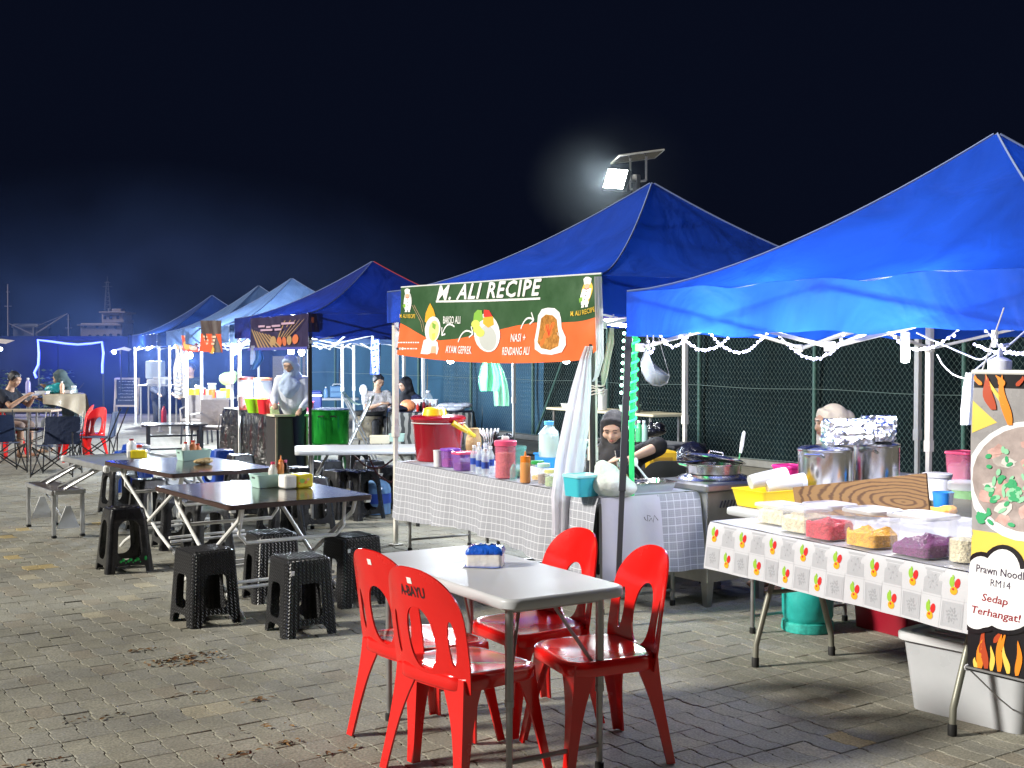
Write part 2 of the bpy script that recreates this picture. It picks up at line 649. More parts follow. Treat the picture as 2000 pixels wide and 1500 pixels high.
def paver_geo(mb, T, mi):
    o = paver_outline()
    n = len(o)
    def inset(p, c):
        return (p[0] * (1 - c / 0.1), p[1] * (1 - c / 0.059))
    rings = [[(x, y, -0.012) for x, y in o], [(x, y, -0.0020) for x, y in o], [(*inset(p, 0.0028), 0.0) for p in o]]
    mb.loft(rings, False, True, mi, False, T)

rnd = random.Random(11)
paint_px = [(30, 1090), (75, 1105), (45, 1068), (8, 1050), (20, 1075), (190, 1200), (440, 1385), (425, 1392), (1565, 1455), (1585, 1462),
            (1650, 1435), (60, 1128), (110, 1140), (185, 1020), (30, 1035), (240, 1165)]
paint_pts = [G(*p) for p in paint_px]
cells = []
for r_ in range(-66, 132):
    for c_ in range(-130, 178):
        lx = c_ * PW
        ly = r_ * PL
        p = V * lx + U * ly + Vector((0, 4.2, 0))
        if p.y < 4.35 or p.y > 16.5:
            continue
        if abs(p.x) > 0.44 * p.y + 0.35:
            continue
        cells.append((p.y, p.x, p))
cells.sort(key=lambda t: t[0])
paver_meshes = []
for mi in range(len(STONES)):
    b = MB(); paver_geo(b, None, 0)
    o = b.build("paver", STONES[mi]); paver_meshes.append(o.data); bpy.data.objects.remove(o)
rest = MB()
for k, (_, _, p) in enumerate(cells):
    mi = rnd.choices(range(5), (4, 4, 2, 2, 1.2))[0]
    for i, q in enumerate(paint_pts):
        if (q - p).length < 0.10:
            mi = 5 if (rnd.random() < .55 and i not in (6, 7)) else 6
    if rnd.random() < 0.003: mi = 6
    e = (rnd.gauss(0, .006), rnd.gauss(0, .006), ROT_U + rnd.gauss(0, .007))
    T = Matrix.Translation((p.x, p.y, -abs(rnd.gauss(0, .0018)))) @ Matrix.Rotation(e[2], 4, 'Z') @ Matrix.Rotation(e[0], 4, 'X') @ Matrix.Rotation(e[1], 4, 'Y')
    if k < 300:
        o = link("paver", paver_meshes[mi], ground)
        o.matrix_local = Matrix.Translation((0, 0, 0.008)) @ T
    else:
        paver_geo(rest, Matrix.Translation((0, 0, 0.008)) @ T, mi)
tag(rest.build("paving", STONES, ground), kind="stuff")

# drifts of dry leaves caught in the joints
lb = MB()
LEAF = [mat("dry_leaf_brown", (0.10, 0.045, 0.015), 0.8), mat("dry_leaf_tan", (0.22, 0.12, 0.04), 0.8)]
for (px, py, n, s) in ((370, 1283, 46, .13), (270, 1272, 14, .05), (390, 1293, 30, .10), (340, 1292, 20, .08), (505, 1368, 12, .05), (560, 1453, 14, .05),
                       (460, 1475, 12, .05), (660, 1470, 8, .05), (75, 1490, 12, .06), (380, 1355, 8, .05), (240, 1395, 6, .08), (510, 1425, 7, .06), (140, 1410, 5, .1)):
    c = G(px, py)
    for _ in range(n):
        a = rnd.random() * 6.28
        d = rnd.gauss(0, s)
        q = c + V * d + U * rnd.gauss(0, s * .25)
        l, w = rnd.uniform(.012, .03), rnd.uniform(.005, .010)
        T = Matrix.Translation((q.x, q.y, 0.003 + rnd.random() * .006)) @ Matrix.Rotation(a, 4, 'Z') @ Matrix.Rotation(rnd.gauss(0, .3), 4, 'X')
        lb.add([(-l, 0, 0), (0, -w, .003), (l, 0, .002), (0, w, .004)], [(0, 1, 2), (0, 2, 3)], rnd.randrange(2), False, T)
lo = lb.build("dry_leaves", LEAF)
tag(lo, "small drift of dry brown leaves caught in the paving joints", "leaves", kind="stuff")

# ================================================================== FENCE BEHIND THE STALLS
FD = Vector((-0.5, 0.866, 0))
FN = Vector((0.866, 0.5, 0))
F0 = Vector((2.9, 19.0, 0))
FENCE_GREEN = mat("fence_post_green", (0.03, 0.09, 0.075), 0.45, var=(6, 0.2))
WIRE = mat("galvanised_wire", (0.16, 0.22, 0.21), 0.5, 0.2)
FZ = 2.15
fence = thing("chain_link_fence", "long dark green chain link fence running behind the stalls", "fence", (F0.x, F0.y, 0), math.atan2(FD.y, FD.x))
for k in range(-4, 8):
    b = MB()
    b.tube([(k * 2.5, 0, 0), (k * 2.5, 0, FZ + .05)], 0.032, 10)
    b.lathe([(0.034, FZ + .05), (0.034, FZ + .065), (0.002, FZ + .08)], 10, 0, Matrix.Translation((k * 2.5, 0, 0)))
    b.build("post", FENCE_GREEN, fence)
b = MB()
b.tube([(2.5 * 2 - .25 + .2, .0, 0.02), (2.5 * 2 - 1.3, 0, 1.9)], 0.022, 8)
b.build("brace", FENCE_GREEN, fence)
for z in (0.12, 1.15, FZ - .02):
    b = MB()
    pts = [(x, 0.035, z + 0.012 * math.sin(x * 2.1 + z)) for x in np.arange(-10, 17.6, 0.5)]
    b.tube(pts, 0.0035, 4)
    b.build("line_wire", WIRE, fence)
b = MB()
p_, h_ = 0.040, 0.09
nj = int(FZ / (h_ / 2))
for k in range(int(-10 / p_), int(8.7 / p_)):
    pts = [(k * p_ + ((j + k) % 2) * p_, 0.036 + 0.004 * ((j + k) % 2), j * h_ / 2) for j in range(nj + 1)]
    b.tube(pts, 0.0015, 3, cap=False)
tag(b.build("chain_link", WIRE, fence), kind="stuff")
# shade cloth behind the links; left panels have blue light put into their colour
blue_lit_m = mat("blue_lit_cloth", (0.018, 0.060, 0.110), 0.7, spec=.15, var=(1.2, 0.25), bump=(14, 0.3))
net_m = mat("shade_cloth", (0.004, 0.009, 0.011), 0.9, spec=.04, var=(1.6, 0.4), bump=(25, 0.3))
P_, UV_ = [], []
for z in np.linspace(0.02, FZ - .03, 8):
    P_.append([(x, -0.09 + 0.02 * math.sin(x * 2.5 + z * 3) + .012 * math.sin(x * 7.1 - z * 5), z) for x in np.arange(-10, 4.76, 0.25)])
nb = MB(); nb.grid(P_)
nb.build("shade_cloth", net_m, fence)
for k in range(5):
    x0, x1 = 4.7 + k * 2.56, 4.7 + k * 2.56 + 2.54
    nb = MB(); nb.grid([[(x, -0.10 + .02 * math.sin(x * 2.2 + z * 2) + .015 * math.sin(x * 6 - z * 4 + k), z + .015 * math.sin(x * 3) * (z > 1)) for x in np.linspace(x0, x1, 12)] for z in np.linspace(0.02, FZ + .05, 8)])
    nb.build("blue_lit_panel", blue_lit_m, fence)
kb = MB()
kb.box((3.75, 0.0, 0.05), (27.6, 0.16, 0.1), 0.01)
kb.build("kerb", mat("kerb_concrete", (0.16, 0.16, 0.15), 0.85, var=(5, .3), bump=(40, .3)), fence)

# ================================================================== FAR BACKGROUND ON THE LEFT
# hoarding of dark panels that closes the lot
hx0, hx1, hy = -24.0, -6.6, 33.6
hoard = thing("hoarding", "dark navy hoarding closing the lot behind the chalkboard", "hoarding", (hx0, hy, 0))
hm = mat("hoarding_paint", (0.005, 0.008, 0.036), 0.8, spec=.1, var=(1.2, .35), bump=(30, .1))
n_ = 9
for k in range(n_):
    w_ = (hx1 - hx0) / n_
    b = MB()
    b.box(((k + .5) * w_, rnd.gauss(0, .01), 1.06), (w_ - .02, 0.04, 2.12), .006)
    b.build("panel", hm, hoard)
for k in range(n_ + 1):
    b = MB(); b.box((k * (hx1 - hx0) / n_, .06, 1.08), (.08, .07, 2.16), .008); b.build("post", hm, hoard)

# ship moored beyond the lot
SHIP_M = mat("ship_white", (0.20, 0.165, 0.19), 0.7, var=(.25, .35))
SHIP_D = mat("ship_dark", (0.045, 0.045, 0.06), 0.7, var=(.2, .3))
SHIP_W = mat("ship_window", (0.01, 0.012, 0.02), 0.15)
SY = 210.0
def ship_x(px): return (px - 1000) / FOCAL_PX * SY
def ship_z(py): return CAM_H + (690 - py) / FOCAL_PX * SY
ship = thing("ship", "dim ship with pale deckhouse and tall lattice mast beyond the hoarding", "ship", (ship_x(215), SY, 0))
sx = lambda px: ship_x(px) - ship_x(215)
b = MB()
rings = []
for t, w in ((-30, .3), (-24, 3), (-10, 4.5), (10, 4.5), (16, 4.2)):
    rings.append([(t, -w, 2.6 + (.8 if t < -20 else 0)), (t, -w * .85, -1), (t, w * .85, -1), (t, w, 2.6 + (.8 if t < -20 else 0))])
b.loft(rings, True, True, 0, False)
b.build("hull", SHIP_D, ship)
b = MB()
xa, xb = sx(170), sx(250)
b.box(((xa + xb) / 2, 0, (ship_z(632) + 2.4) / 2), (xb - xa, 6, ship_z(632) - 2.4), .08)
b.box((sx(206), 0, ship_z(636)), (sx(253) - sx(169), 6.6, .18), .04)
dh = b.build("deckhouse", SHIP_M, ship)
for (px, py) in ((180, 638), (202, 639), (220, 639), (237, 640), (188, 657), (203, 657), (216, 656), (228, 655), (243, 655)):
    b = MB()
    b.lathe([(.26, 0), (.26, .08), (.19, .1), (.19, .03)], 12, 0, Matrix.Translation((sx(px), -3.0, ship_z(py))) @ Matrix.Rotation(R(90), 4, 'X'))
    b.build("porthole", SHIP_W, dh)
b = MB()
xa, xb = sx(209), sx(250)
b.box(((xa + xb) / 2, 0, (ship_z(632) + ship_z(612)) / 2), (xb - xa, 5, ship_z(612) - ship_z(632)), .1)
b.box(((xa + xb) / 2 + .1, 0, ship_z(611)), (xb - xa + .9, 5.8, .25), .06)
b.box((sx(246), -.4, ship_z(628)), (1.4, 5.6, .5), .05)
b.box((sx(232), 0, ship_z(607)), (1.6, 2, .6), .08)
br = b.build("bridge", SHIP_M, ship)
for px in (215, 226, 240):
    b = MB()
    b.box((sx(px), -2.52, ship_z(621)), (.45, .06, .6), .02)
    b.build("window", SHIP_W, br)
b = MB()
m0, m1 = ship_z(610), ship_z(549)
mxx = sx(211)
for s1 in (-1, 1):
    b.tube([(mxx + s1 * .5, -.3, m0), (mxx + s1 * .14, 0, m1)], .05, 4)
    b.tube([(mxx + s1 * .5, .3, m0), (mxx + s1 * .14, 0, m1)], .05, 4)
for k in range(8):
    z = m0 + (m1 - m0) * k / 8
    w = .5 - .36 * k / 8
    b.box((mxx, -.1, z), (w * 2 + .1, .12, .09))
    b.tube([(mxx - w, -.2, z), (mxx + w * .95, -.2, z + (m1 - m0) / 8)], .03, 4)
b.box((mxx, 0, ship_z(560)), (1.6, .1, .1))
b.box((mxx, 0, ship_z(552)), (1.0, .1, .1))
b.tube([(mxx, 0, m1), (mxx, 0, m1 + .8)], .05, 5)
b.build("lattice_mast", SHIP_D, ship)
# masts and derricks of other boats along the quay
for i, (px, y0, y1, lab) in enumerate(((17, 640, 555, "tall thin mast at the far left edge of the harbour skyline"),
                                       (110, 655, 612, "short pale mast between the ship and the derrick"),
                                       (168, 640, 598, "thick dark funnel post just left of the deckhouse"))):
    b = MB()
    x = ship_x(px)
    b.tube([(0, 0, 0), (0, 0, ship_z(y1))], [.16, .10], 6)
    b.box((0, 0, ship_z(y1) * .72), (1.2, .1, .1))
    b.box((0, 0, ship_z(y1) * .9), (.6, .1, .1))
    t = thing("mast", lab, "mast", (x, SY + 6 * i, 0))
    b.build("pole", mat("mast_paint", (.16, .14, .17), .6), t)
dk = thing("derrick_crane", "dim slanting derrick crane on the quay left of the deckhouse", "crane", (ship_x(85), SY - 4, 0))
b = MB()
b.tube([(0, 0, 0), (0, 0, ship_z(640))], .22, 6)
b.build("post", SHIP_D, dk)
b = MB()
b.tube([(0, 0, ship_z(655)), (5.6, 0, ship_z(614))], [.16, .08], 5)
b.tube([(0, 0, ship_z(640)), (5.6, 0, ship_z(614))], .03, 4)
b.tube([(0, 0, ship_z(655)), (-4.4, 0, ship_z(632))], [.14, .08], 5)
b.build("boom", mat("mast_paint", (.16, .14, .17), .6), dk)
sh = thing("dock_shed", "dim boxy dock shed under the left masts", "shed", (ship_x(48), SY + 3, 0))
b = MB(); b.box((0, 0, ship_z(640) / 2), (4.2, 5, ship_z(640)), .05); b.build("wall", SHIP_D, sh)
b = MB(); b.prism([(-2.3, -2.7), (2.3, -2.7), (2.3, 2.7), (-2.3, 2.7)], ship_z(640), ship_z(632), ch=.4); b.build("roof", SHIP_D, sh)

# shrubs at the foot of the hoarding, lit blue by the rope light
LEAFG = mat("shrub_leaf", (0.045, 0.085, 0.04), 0.6)
def shrub(label, c, w, h):
    t = thing("shrub", label, "shrub", c)
    b = MB()
    for k in range(420):
        a, e, r_ = rnd.random() * 6.28, rnd.random(), rnd.random() ** .4
        p = (math.cos(a) * w * r_ * (1 - .5 * e * e), math.sin(a) * w * .6 * r_, h * (.12 + .88 * e) * (.75 + .25 * math.sin(a * 3 + w)))
        T = Matrix.Translation(p) @ Matrix.Rotation(rnd.random() * 6.28, 4, 'Z') @ Matrix.Rotation(rnd.gauss(.5, .6), 4, 'X')
        s = rnd.uniform(.04, .09)
        b.add([(-s, 0, 0), (0, -s * .5, .01), (s, 0, 0), (0, s * .5, .01)], [(0, 1, 2, 3)], 0, False, T)
    tag(b.build("foliage", LEAFG, t), kind="stuff")
    b = MB()
    for k in range(5):
        b.tube([(rnd.gauss(0, .08), rnd.gauss(0, .08), 0), (rnd.gauss(0, w * .5), rnd.gauss(0, w * .3), h * .7)], [.02, .008], 5)
    b.build("stem", mat("bark", (.06, .04, .03), .8), t)
shrub("rounded leafy shrub lit blue at the left edge", tuple(Vector((-13.2, 31.6, 0))), .55, 1.35)
shrub("wider leafy shrub lit blue beside the glowing frame", tuple(Vector((-12.0, 32.2, 0))), .75, 1.25)
# ================================================================== CANOPY TENTS
def fabric(name, col, transl=0.35):
    m = bpy.data.materials.new(name)
    m.use_nodes = True
    nt = m.node_tree
    b = nt.nodes["Principled BSDF"]
    b.inputs["Roughness"].default_value = 0.55
    b.inputs["Specular IOR Level"].default_value = 0.35
    tc = nt.nodes.new("ShaderNodeTexCoord")
    n1 = nt.nodes.new("ShaderNodeTexNoise"); n1.inputs["Scale"].default_value = 1.7; n1.inputs["Detail"].default_value = 3; n1.inputs["Distortion"].default_value = 1.6
    n2 = nt.nodes.new("ShaderNodeTexNoise"); n2.inputs["Scale"].default_value = 9; n2.inputs["Detail"].default_value = 4
    nt.links.new(tc.outputs["Object"], n1.inputs["Vector"]); nt.links.new(tc.outputs["Object"], n2.inputs["Vector"])
    ad = nt.nodes.new("ShaderNodeMath"); ad.operation = 'MULTIPLY_ADD'; ad.inputs[1].default_value = 0.16
    nt.links.new(n2.outputs["Fac"], ad.inputs[0]); nt.links.new(n1.outputs["Fac"], ad.inputs[2])
    bp = nt.nodes.new("ShaderNodeBump"); bp.inputs["Strength"].default_value = 0.45; bp.inputs["Distance"].default_value = 0.06
    nt.links.new(ad.outputs[0], bp.inputs["Height"]); nt.links.new(bp.outputs[0], b.inputs["Normal"])
    mr = nt.nodes.new("ShaderNodeMapRange"); mr.inputs[1].default_value = .3; mr.inputs[2].default_value = .7; mr.inputs[3].default_value = .85; mr.inputs[4].default_value = 1.15
    nt.links.new(n1.outputs["Fac"], mr.inputs[0])
    hs = nt.nodes.new("ShaderNodeHueSaturation"); hs.inputs["Color"].default_value = (*col, 1)
    nt.links.new(mr.outputs[0], hs.inputs["Value"]); nt.links.new(hs.outputs[0], b.inputs["Base Color"])
    t = nt.nodes.new("ShaderNodeBsdfTranslucent"); nt.links.new(hs.outputs[0], t.inputs["Color"]); nt.links.new(bp.outputs[0], t.inputs["Normal"])
    mx = nt.nodes.new("ShaderNodeMixShader"); mx.inputs[0].default_value = transl
    nt.links.new(b.outputs[0], mx.inputs[1]); nt.links.new(t.outputs[0], mx.inputs[2])
    nt.links.new(mx.outputs[0], nt.nodes["Material Output"].inputs[0])
    return m

def tent(label, A, w, d, eave, drop, peak, fab, pole_m, rot=ROT_V, poles=(0, 1, 2, 3), seam=None, seed=1, group="canopy tents over the food stalls", expo=1.5, lean=None, val=None, poff=None, pole_ms=None):
    """A = front corner nearest the camera; local x runs into the stall, local y along the row"""
    t = thing("canopy_tent", label, "tent", (A.x, A.y, 0), rot, group)
    rg = random.Random(seed)
    nseg, nl = 14, 16
    cx, cy = d / 2, w / 2
    crn = [(0, 0), (d, 0), (d, w), (0, w)]
    ringpts = []
    for k in range(4):
        a, b_ = crn[k], crn[(k + 1) % 4]
        for i in range(nseg):
            s = i / nseg
            ringpts.append((a[0] + (b_[0] - a[0]) * s, a[1] + (b_[1] - a[1]) * s, s, k))
    rings, uvr = [], []
    ph = [rg.random() * 6.28 for _ in range(8)]
    for l in range(nl + 1):
        tt = l / nl
        ring = []
        for (x, y, s, k) in ringpts:
            bow = 4 * s * (1 - s)
            z = eave + (peak - eave) * (tt ** expo) * (1 - 0.03 * tt)
            z -= 0.10 * bow * math.sin(math.pi * min(1, tt * 1.15)) * (1 - .25 * tt)
            z += (1 - tt) * bow * 0.012 * (math.sin(s * 23 + ph[k]) + .7 * math.sin(s * 41 + ph[k + 4]))
            z += 0.008 * bow * math.sin(s * 30 + tt * 4 + ph[k]) * math.sin(math.pi * tt)
            q = 1 - tt * 0.992
            ring.append((cx + (x - cx) * q, cy + (y - cy) * q, z))
        rings.append(ring)
    b = MB()
    b.loft(rings, False, True)
    b.build("canopy", fab, t, sharp=60)
    # piped seams on the four ridges
    sm = seam or fab
    for k in range(4):
        b = MB()
        b.tube([Vector(rings[l][k * nseg]) + Vector((0, 0, .004)) for l in range(nl + 1)], 0.007, 5)
        b.build("ridge_seam", PIPE if (sm.name == "seam_piping_red" and k != 1) else sm, t)
    # valances
    for k in range(4):
        a, b_ = Vector((*crn[k], 0)), Vector((*crn[(k + 1) % 4], 0))
        dv = (b_ - a).normalized()
        nv = Vector((dv.y, -dv.x, 0))
        P_ = []
        n = 40
        for j in range(7):
            f = j / 6
            row = []
            for i in range(n + 1):
                s = i / n
                bow = 4 * s * (1 - s)
                p = a + (b_ - a) * s
                zt = eave + bow * 0.012 * (math.sin(s * 23 + ph[k]) + .7 * math.sin(s * 41 + ph[k + 4]))
                off = 0.004 + f * bow ** .5 * (0.011 * math.sin(s * 9 + ph[k]) + 0.007 * math.sin(s * 27 + ph[k + 2] + f * 2))
                row.append(p + nv * off + Vector((0, 0, zt - drop * f * (1 + .012 * math.sin(s * 12 + ph[k])))))
            P_.append(row)
        b = MB()
        b.grid(P_)
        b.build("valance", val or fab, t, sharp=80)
    # legs
    for k in poles:
        x, y = crn[k]
        ix, iy = (0.05 if x == 0 else -0.05), (0.05 if y == 0 else -0.05)
        lx, ly = (lean or {}).get(k, (0, 0))
        ox, oy = (poff or {}).get(k, (0, 0))
        ix += ox; iy += oy
        b = MB()
        top, mid = Vector((x + ix, y + iy, eave - .02)), Vector((x + ix + lx * .5, y + iy + ly * .5, .95))
        bot = Vector((x + ix + lx, y + iy + ly, .012))
        b.tube([mid, top], 0.030, 4, sq=True)
        b.tube([bot, mid + (top - mid) * .1], 0.023, 4, sq=True)
        b.tube([mid - (mid - bot) * .02, mid + (top - mid) * .06], 0.036, 4, sq=True)
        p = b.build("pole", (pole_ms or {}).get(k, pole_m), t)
        b = MB()
        b.box(bot - Vector((0, 0, .006)), (.1, .1, .008), .002)
        b.build("foot_plate", pole_m, p)
        b = MB()
        b.box(Vector((top.x, top.y, eave - .09)), (.075, .075, .11), .01)
        b.build("pole_bracket", pole_m, p)
    # scissor trusses under the eaves
    hi, lo = eave - .05, eave - drop - .07
    for k in range(4):
        a, b_ = Vector((*crn[k], 0)), Vector((*crn[(k + 1) % 4], 0))
        dv = (b_ - a).normalized()
        nv = Vector((-dv.y, dv.x, 0)) * .05
        b = MB()
        L = (b_ - a).length
        a2 = a + dv * .06 + nv; e2 = b_ - dv * .06 + nv; m2 = (a2 + e2) / 2
        for p, q in ((a2, m2), (m2, e2)):
            b.tube([p + Vector((0, 0, hi)), q + Vector((0, 0, lo))], .013, 4, sq=True)
            b.tube([p + Vector((0, 0, lo)) + nv * .5, q + Vector((0, 0, hi)) + nv * .5], .013, 4, sq=True)
        for s in (0, .5, 1):
            b.box(a2.lerp(e2, s) + Vector((0, 0, hi)), (.05, .05, .06), .005)
            b.box(a2.lerp(e2, s) + Vector((0, 0, lo)), (.045, .045, .05), .005)
        b.build("truss", pole_m, t)
    b = MB()
    cz = eave + (peak - eave) * .62
    for k in range(4):
        m_ = Vector(((crn[k][0] + crn[(k + 1) % 4][0]) / 2, (crn[k][1] + crn[(k + 1) % 4][1]) / 2, hi))
        c_ = Vector((cx, cy, lo + .2))
        m_ = m_ + (Vector((cx, cy, hi)) - m_) * .06
        b.tube([m_, Vector((cx, cy, lo + .12))], .012, 4, sq=True)
        b.tube([m_ - Vector((0, 0, hi - lo)), Vector((cx, cy, hi + .12))], .012, 4, sq=True)
    b.tube([(cx, cy, lo), (cx, cy, peak - .05)], .018, 8)
    b.build("centre_truss", pole_m, t)
    return t

FAB1 = fabric("canopy_royal_blue", (0.009, 0.062, 0.46), .42)
FAB2 = fabric("canopy_deep_blue", (0.006, 0.034, 0.26), .25)
FAB3 = fabric("canopy_navy", (0.004, 0.014, 0.12), .25)
FAB4 = fabric("canopy_hazy_blue", (0.07, 0.12, 0.24), .3)  # grey of the haze is put into this blue
FAB6 = fabric("canopy_dark_blue", (0.008, 0.024, 0.11), .3)
PIPE = mat("seam_piping", (0.20, 0.26, 0.45), 0.6)
PIPE_R = mat("seam_piping_red", (0.45, 0.05, 0.05), 0.6)

A1 = Vector((0.688, 7.36, 0))
# right-hand tent: its far front corner is A1, the near one lies out of view
tent("bright royal blue canopy tent hung with white string lights", A1 - U * 3.0, 3.0, 2.9, 2.016, 0.262, 2.91, FAB1, CREAM_METAL, seam=PIPE, seed=3, poles=(0, 1, 2), val=fabric("valance_lit_blue", (0.016, 0.10, 0.62), .62))  # valance: same cloth, with lamplight put into a paler blue
E2 = Vector((0.585, 8.17, 0))
u2 = (Vector((-1.07, 10.56, 0)) - E2)
w2 = u2.length
u2 = u2.normalized()
v2 = Vector((u2.y, -u2.x, 0))
ROT2 = math.atan2(v2.y, v2.x)
tent("deep blue canopy tent behind the green and orange recipe banner", E2, w2, 3.45, 2.17, 0.26, 3.10, FAB2, CREAM_METAL, rot=ROT2, seam=PIPE, seed=5, poff={0: (-.045, .03)})
K3 = Vector((-2.66, 16.0, 0))
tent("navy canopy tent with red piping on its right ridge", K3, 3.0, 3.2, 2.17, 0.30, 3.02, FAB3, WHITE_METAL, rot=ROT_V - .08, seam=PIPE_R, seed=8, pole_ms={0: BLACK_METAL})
tent("pale haze greyed blue canopy tent next behind the navy one", Vector((-4.37, 19.0, 0)), 3.0, 3.0, 2.08, 0.27, 2.95, FAB4, WHITE_METAL, rot=ROT_V - .12, seam=PIPE, seed=9)
tent("haze greyed blue canopy tent rising behind the pale one", Vector((-5.65, 22.2, 0)), 3.0, 3.0, 2.08, 0.27, 3.0, FAB4, WHITE_METAL, rot=ROT_V - .15, seam=PIPE, seed=10)
tent("small dark blue canopy tent at the far end of the row", Vector((-7.45, 25.8, 0)), 3.0, 3.0, 2.06, 0.26, 2.98, FAB6, WHITE_METAL, rot=ROT_V - .15, seam=PIPE, seed=12)

# ================================================================== LAMPS
def point(parent, loc, watts, col, rad=0.05, name="lamp_light"):
    ld = bpy.data.lights.new(name, 'POINT')
    ld.energy = watts
    ld.color = col
    ld.shadow_soft_size = rad
    o = bpy.data.objects.new(name, ld)
    COL.objects.link(o)
    o.location = loc
    if parent is not None:
        o.parent = parent
    return o

COOL = (0.80, 0.90, 1.0)
BULB = mat("lit_bulb", (1, 1, 1), 0.4, emit=((0.88, 0.95, 1.0), 14))
TUBE_LIT = mat("lit_tube", (1, 1, 1), 0.4, emit=((0.95, 0.97, 1.0), 11))
WARM_LIT = mat("lit_lantern", (1, 1, 1), 0.4, emit=((1.0, 0.97, 0.90), 16))

def hanging_bulb(label, p, watts, s=1.0, cord=0.3, m=BULB, col=COOL):
    t = thing("hanging_bulb", label, "lamp", p, 0, "LED bulbs hung under the tents")
    b = MB()
    b.lathe([(.002, -.062 * s), (.026 * s, -.052 * s), (.036 * s, -.025 * s), (.033 * s, .005 * s), (.02 * s, .03 * s)], 14)
    b.build("bulb", m, t)
    b = MB()
    b.lathe([(.021 * s, .03 * s), (.021 * s, .06 * s), (.012 * s, .075 * s)], 12)
    b.build("socket", WHITE_PLASTIC, t)
    b = MB()
    b.tube([(0, 0, .07 * s), (0.01, 0, .07 * s + cord)], .004, 5)
    b.build("cord", BLACK_PLASTIC, t)
    point(t, (0, 0, -.11 * s), watts, col, .05)
    return t

# lantern of the right-hand tent
p = W(1768, 690, 7.1)
ln = thing("tube_lantern", "glowing white cylinder lantern hung under the bright blue tent", "lamp", p)
b = MB(); b.lathe([(.004, -.055), (.022, -.05), (.025, -.03), (.025, .035), (.018, .05)], 16); b.build("glowing_tube", WARM_LIT, ln)
b = MB(); b.lathe([(.019, .05), (.026, .055), (.026, .12), (.008, .13)], 14); b.tube([(0, 0, .12), (0, 0, .32)], .004, 5); b.build("socket", WHITE_PLASTIC, ln)
point(ln, (0, -.02, -.1), 40, (1.0, .95, .88), .05)

# fluorescent batten in the recipe tent
pa, pb = W(1176, 630, 9.4), W(1222, 636, 9.15)
fl = thing("fluorescent_batten", "lit fluorescent batten under the recipe tent's right corner", "lamp", (pa + pb) / 2)
c = (pa + pb) / 2
b = MB(); b.tube([pa - c, pb - c], .014, 10); b.build("lit_tube", TUBE_LIT, fl)
b = MB(); b.box((0, 0, .035), ((pb - pa).length + .08, .05, .03), .005, rz=math.atan2((pb - pa).y, (pb - pa).x)); b.tube([(0, 0, .05), (0, 0, .36)], .006, 5); b.build("housing", WHITE_METAL, fl)
point(fl, (0, 0, -.12), 40, (.95, .97, 1), .08)

hanging_bulb("bright bulb just under the left half of the recipe banner", W(880, 697, 10.9), 60, 1.0, .45)
hanging_bulb("bright bulb just under the right half of the recipe banner", W(1106, 697, 10.6), 60, 1.0, .45)
hanging_bulb("bright bulb over the woman in the pale hijab", W(568, 684, 17.6), 240, 1.3, .35)
hanging_bulb("twin bulb at her other side, close to the dark pole", W(589, 684, 17.5), 110, 1.3, .35)
hanging_bulb("large glaring bulb above the cluttered far stall", W(458, 678, 20.6), 520, 2.0, .3)
hanging_bulb("bulb between the thin poles of the farthest tent", W(292, 674, 27.5), 380, 1.6, .3)
hanging_bulb("bulb behind the hanging orange banners", W(372, 692, 24.0), 130, 1.3, .3)

# solar floodlight on its mast behind the recipe tent
FY = 14.0
fp = W(1203, 355, FY)
mx_, mz_ = W(1243, 350, FY).x, W(1243, 352, FY).z
fm = thing("solar_floodlight", "blazing square floodlight on a mast with a slanted solar panel", "floodlight", (mx_, FY, 0))
b = MB(); b.tube([(0, 0, 0), (0, 0, mz_ + .06)], .045, 10); b.build("mast", GREY_METAL, fm)
lx, lz = fp.x - mx_, fp.z
T = Matrix.Translation((lx, -.12, lz)) @ Matrix.Rotation(R(-30), 4, 'Z') @ Matrix.Rotation(R(-18), 4, 'X') @ Matrix.Rotation(R(8), 4, 'Y')
b = MB(); b.box((0, 0, 0), (.30, .07, .27), .02, T=T)
for k in range(-3, 4): b.box((k * .038, .05, 0), (.008, .05, .2), .002, T=T)
head = b.build("lamp_head", BLACK_METAL, fm)
b = MB(); b.box((0, -.038, 0), (.245, .008, .225), .002, T=T); b.build("lit_panel", mat("lit_floodlight", (1, 1, 1), .4, emit=((.90, .97, 1.0), 26)), head)
b = MB(); b.tube([T @ Vector((.17, 0, 0)), (-.02, -.04, lz)], .015, 6); b.tube([(0, 0, mz_ - .02), (.0, -.0, mz_ + .05)], .05, 8)
b.build("bracket", GREY_METAL, fm)
T2_ = Matrix.Translation((.01, 0, W(1243, 306, FY).z)) @ Matrix.Rotation(R(12), 4, 'Z') @ Matrix.Rotation(R(-9), 4, 'Y') @ Matrix.Rotation(R(-6), 4, 'X')
b = MB(); b.box((0, 0, 0), (.52, .34, .010), .003, T=T2_); b.build("solar_panel", mat("solar_cells", (.012, .016, .035), .15), fm)
b = MB()
for s in (-1, 1):
    b.box((0, s * .175, 0), (.54, .014, .018), .003, T=T2_); b.box((s * .265, 0, 0), (.014, .34, .018), .003, T=T2_)
b.build("panel_frame", CREAM_METAL, fm)
b = MB()
b.tube([(.11, 0, mz_ + .0), (.11, 0, W(1243, 306, FY).z)], .014, 6); b.tube([(-.07, 0, mz_ - .1), (-.07, 0, W(1243, 306, FY).z - .01)], .012, 6)
b.tube([(.11, 0, mz_), (0, 0, mz_ - .02)], .014, 6); b.tube([(-.07, 0, mz_ - .1), (0, 0, mz_ - .1)], .012, 6)
b.build("panel_stand", CREAM_METAL, fm)
sd = bpy.data.lights.new("flood_beam", 'SPOT')
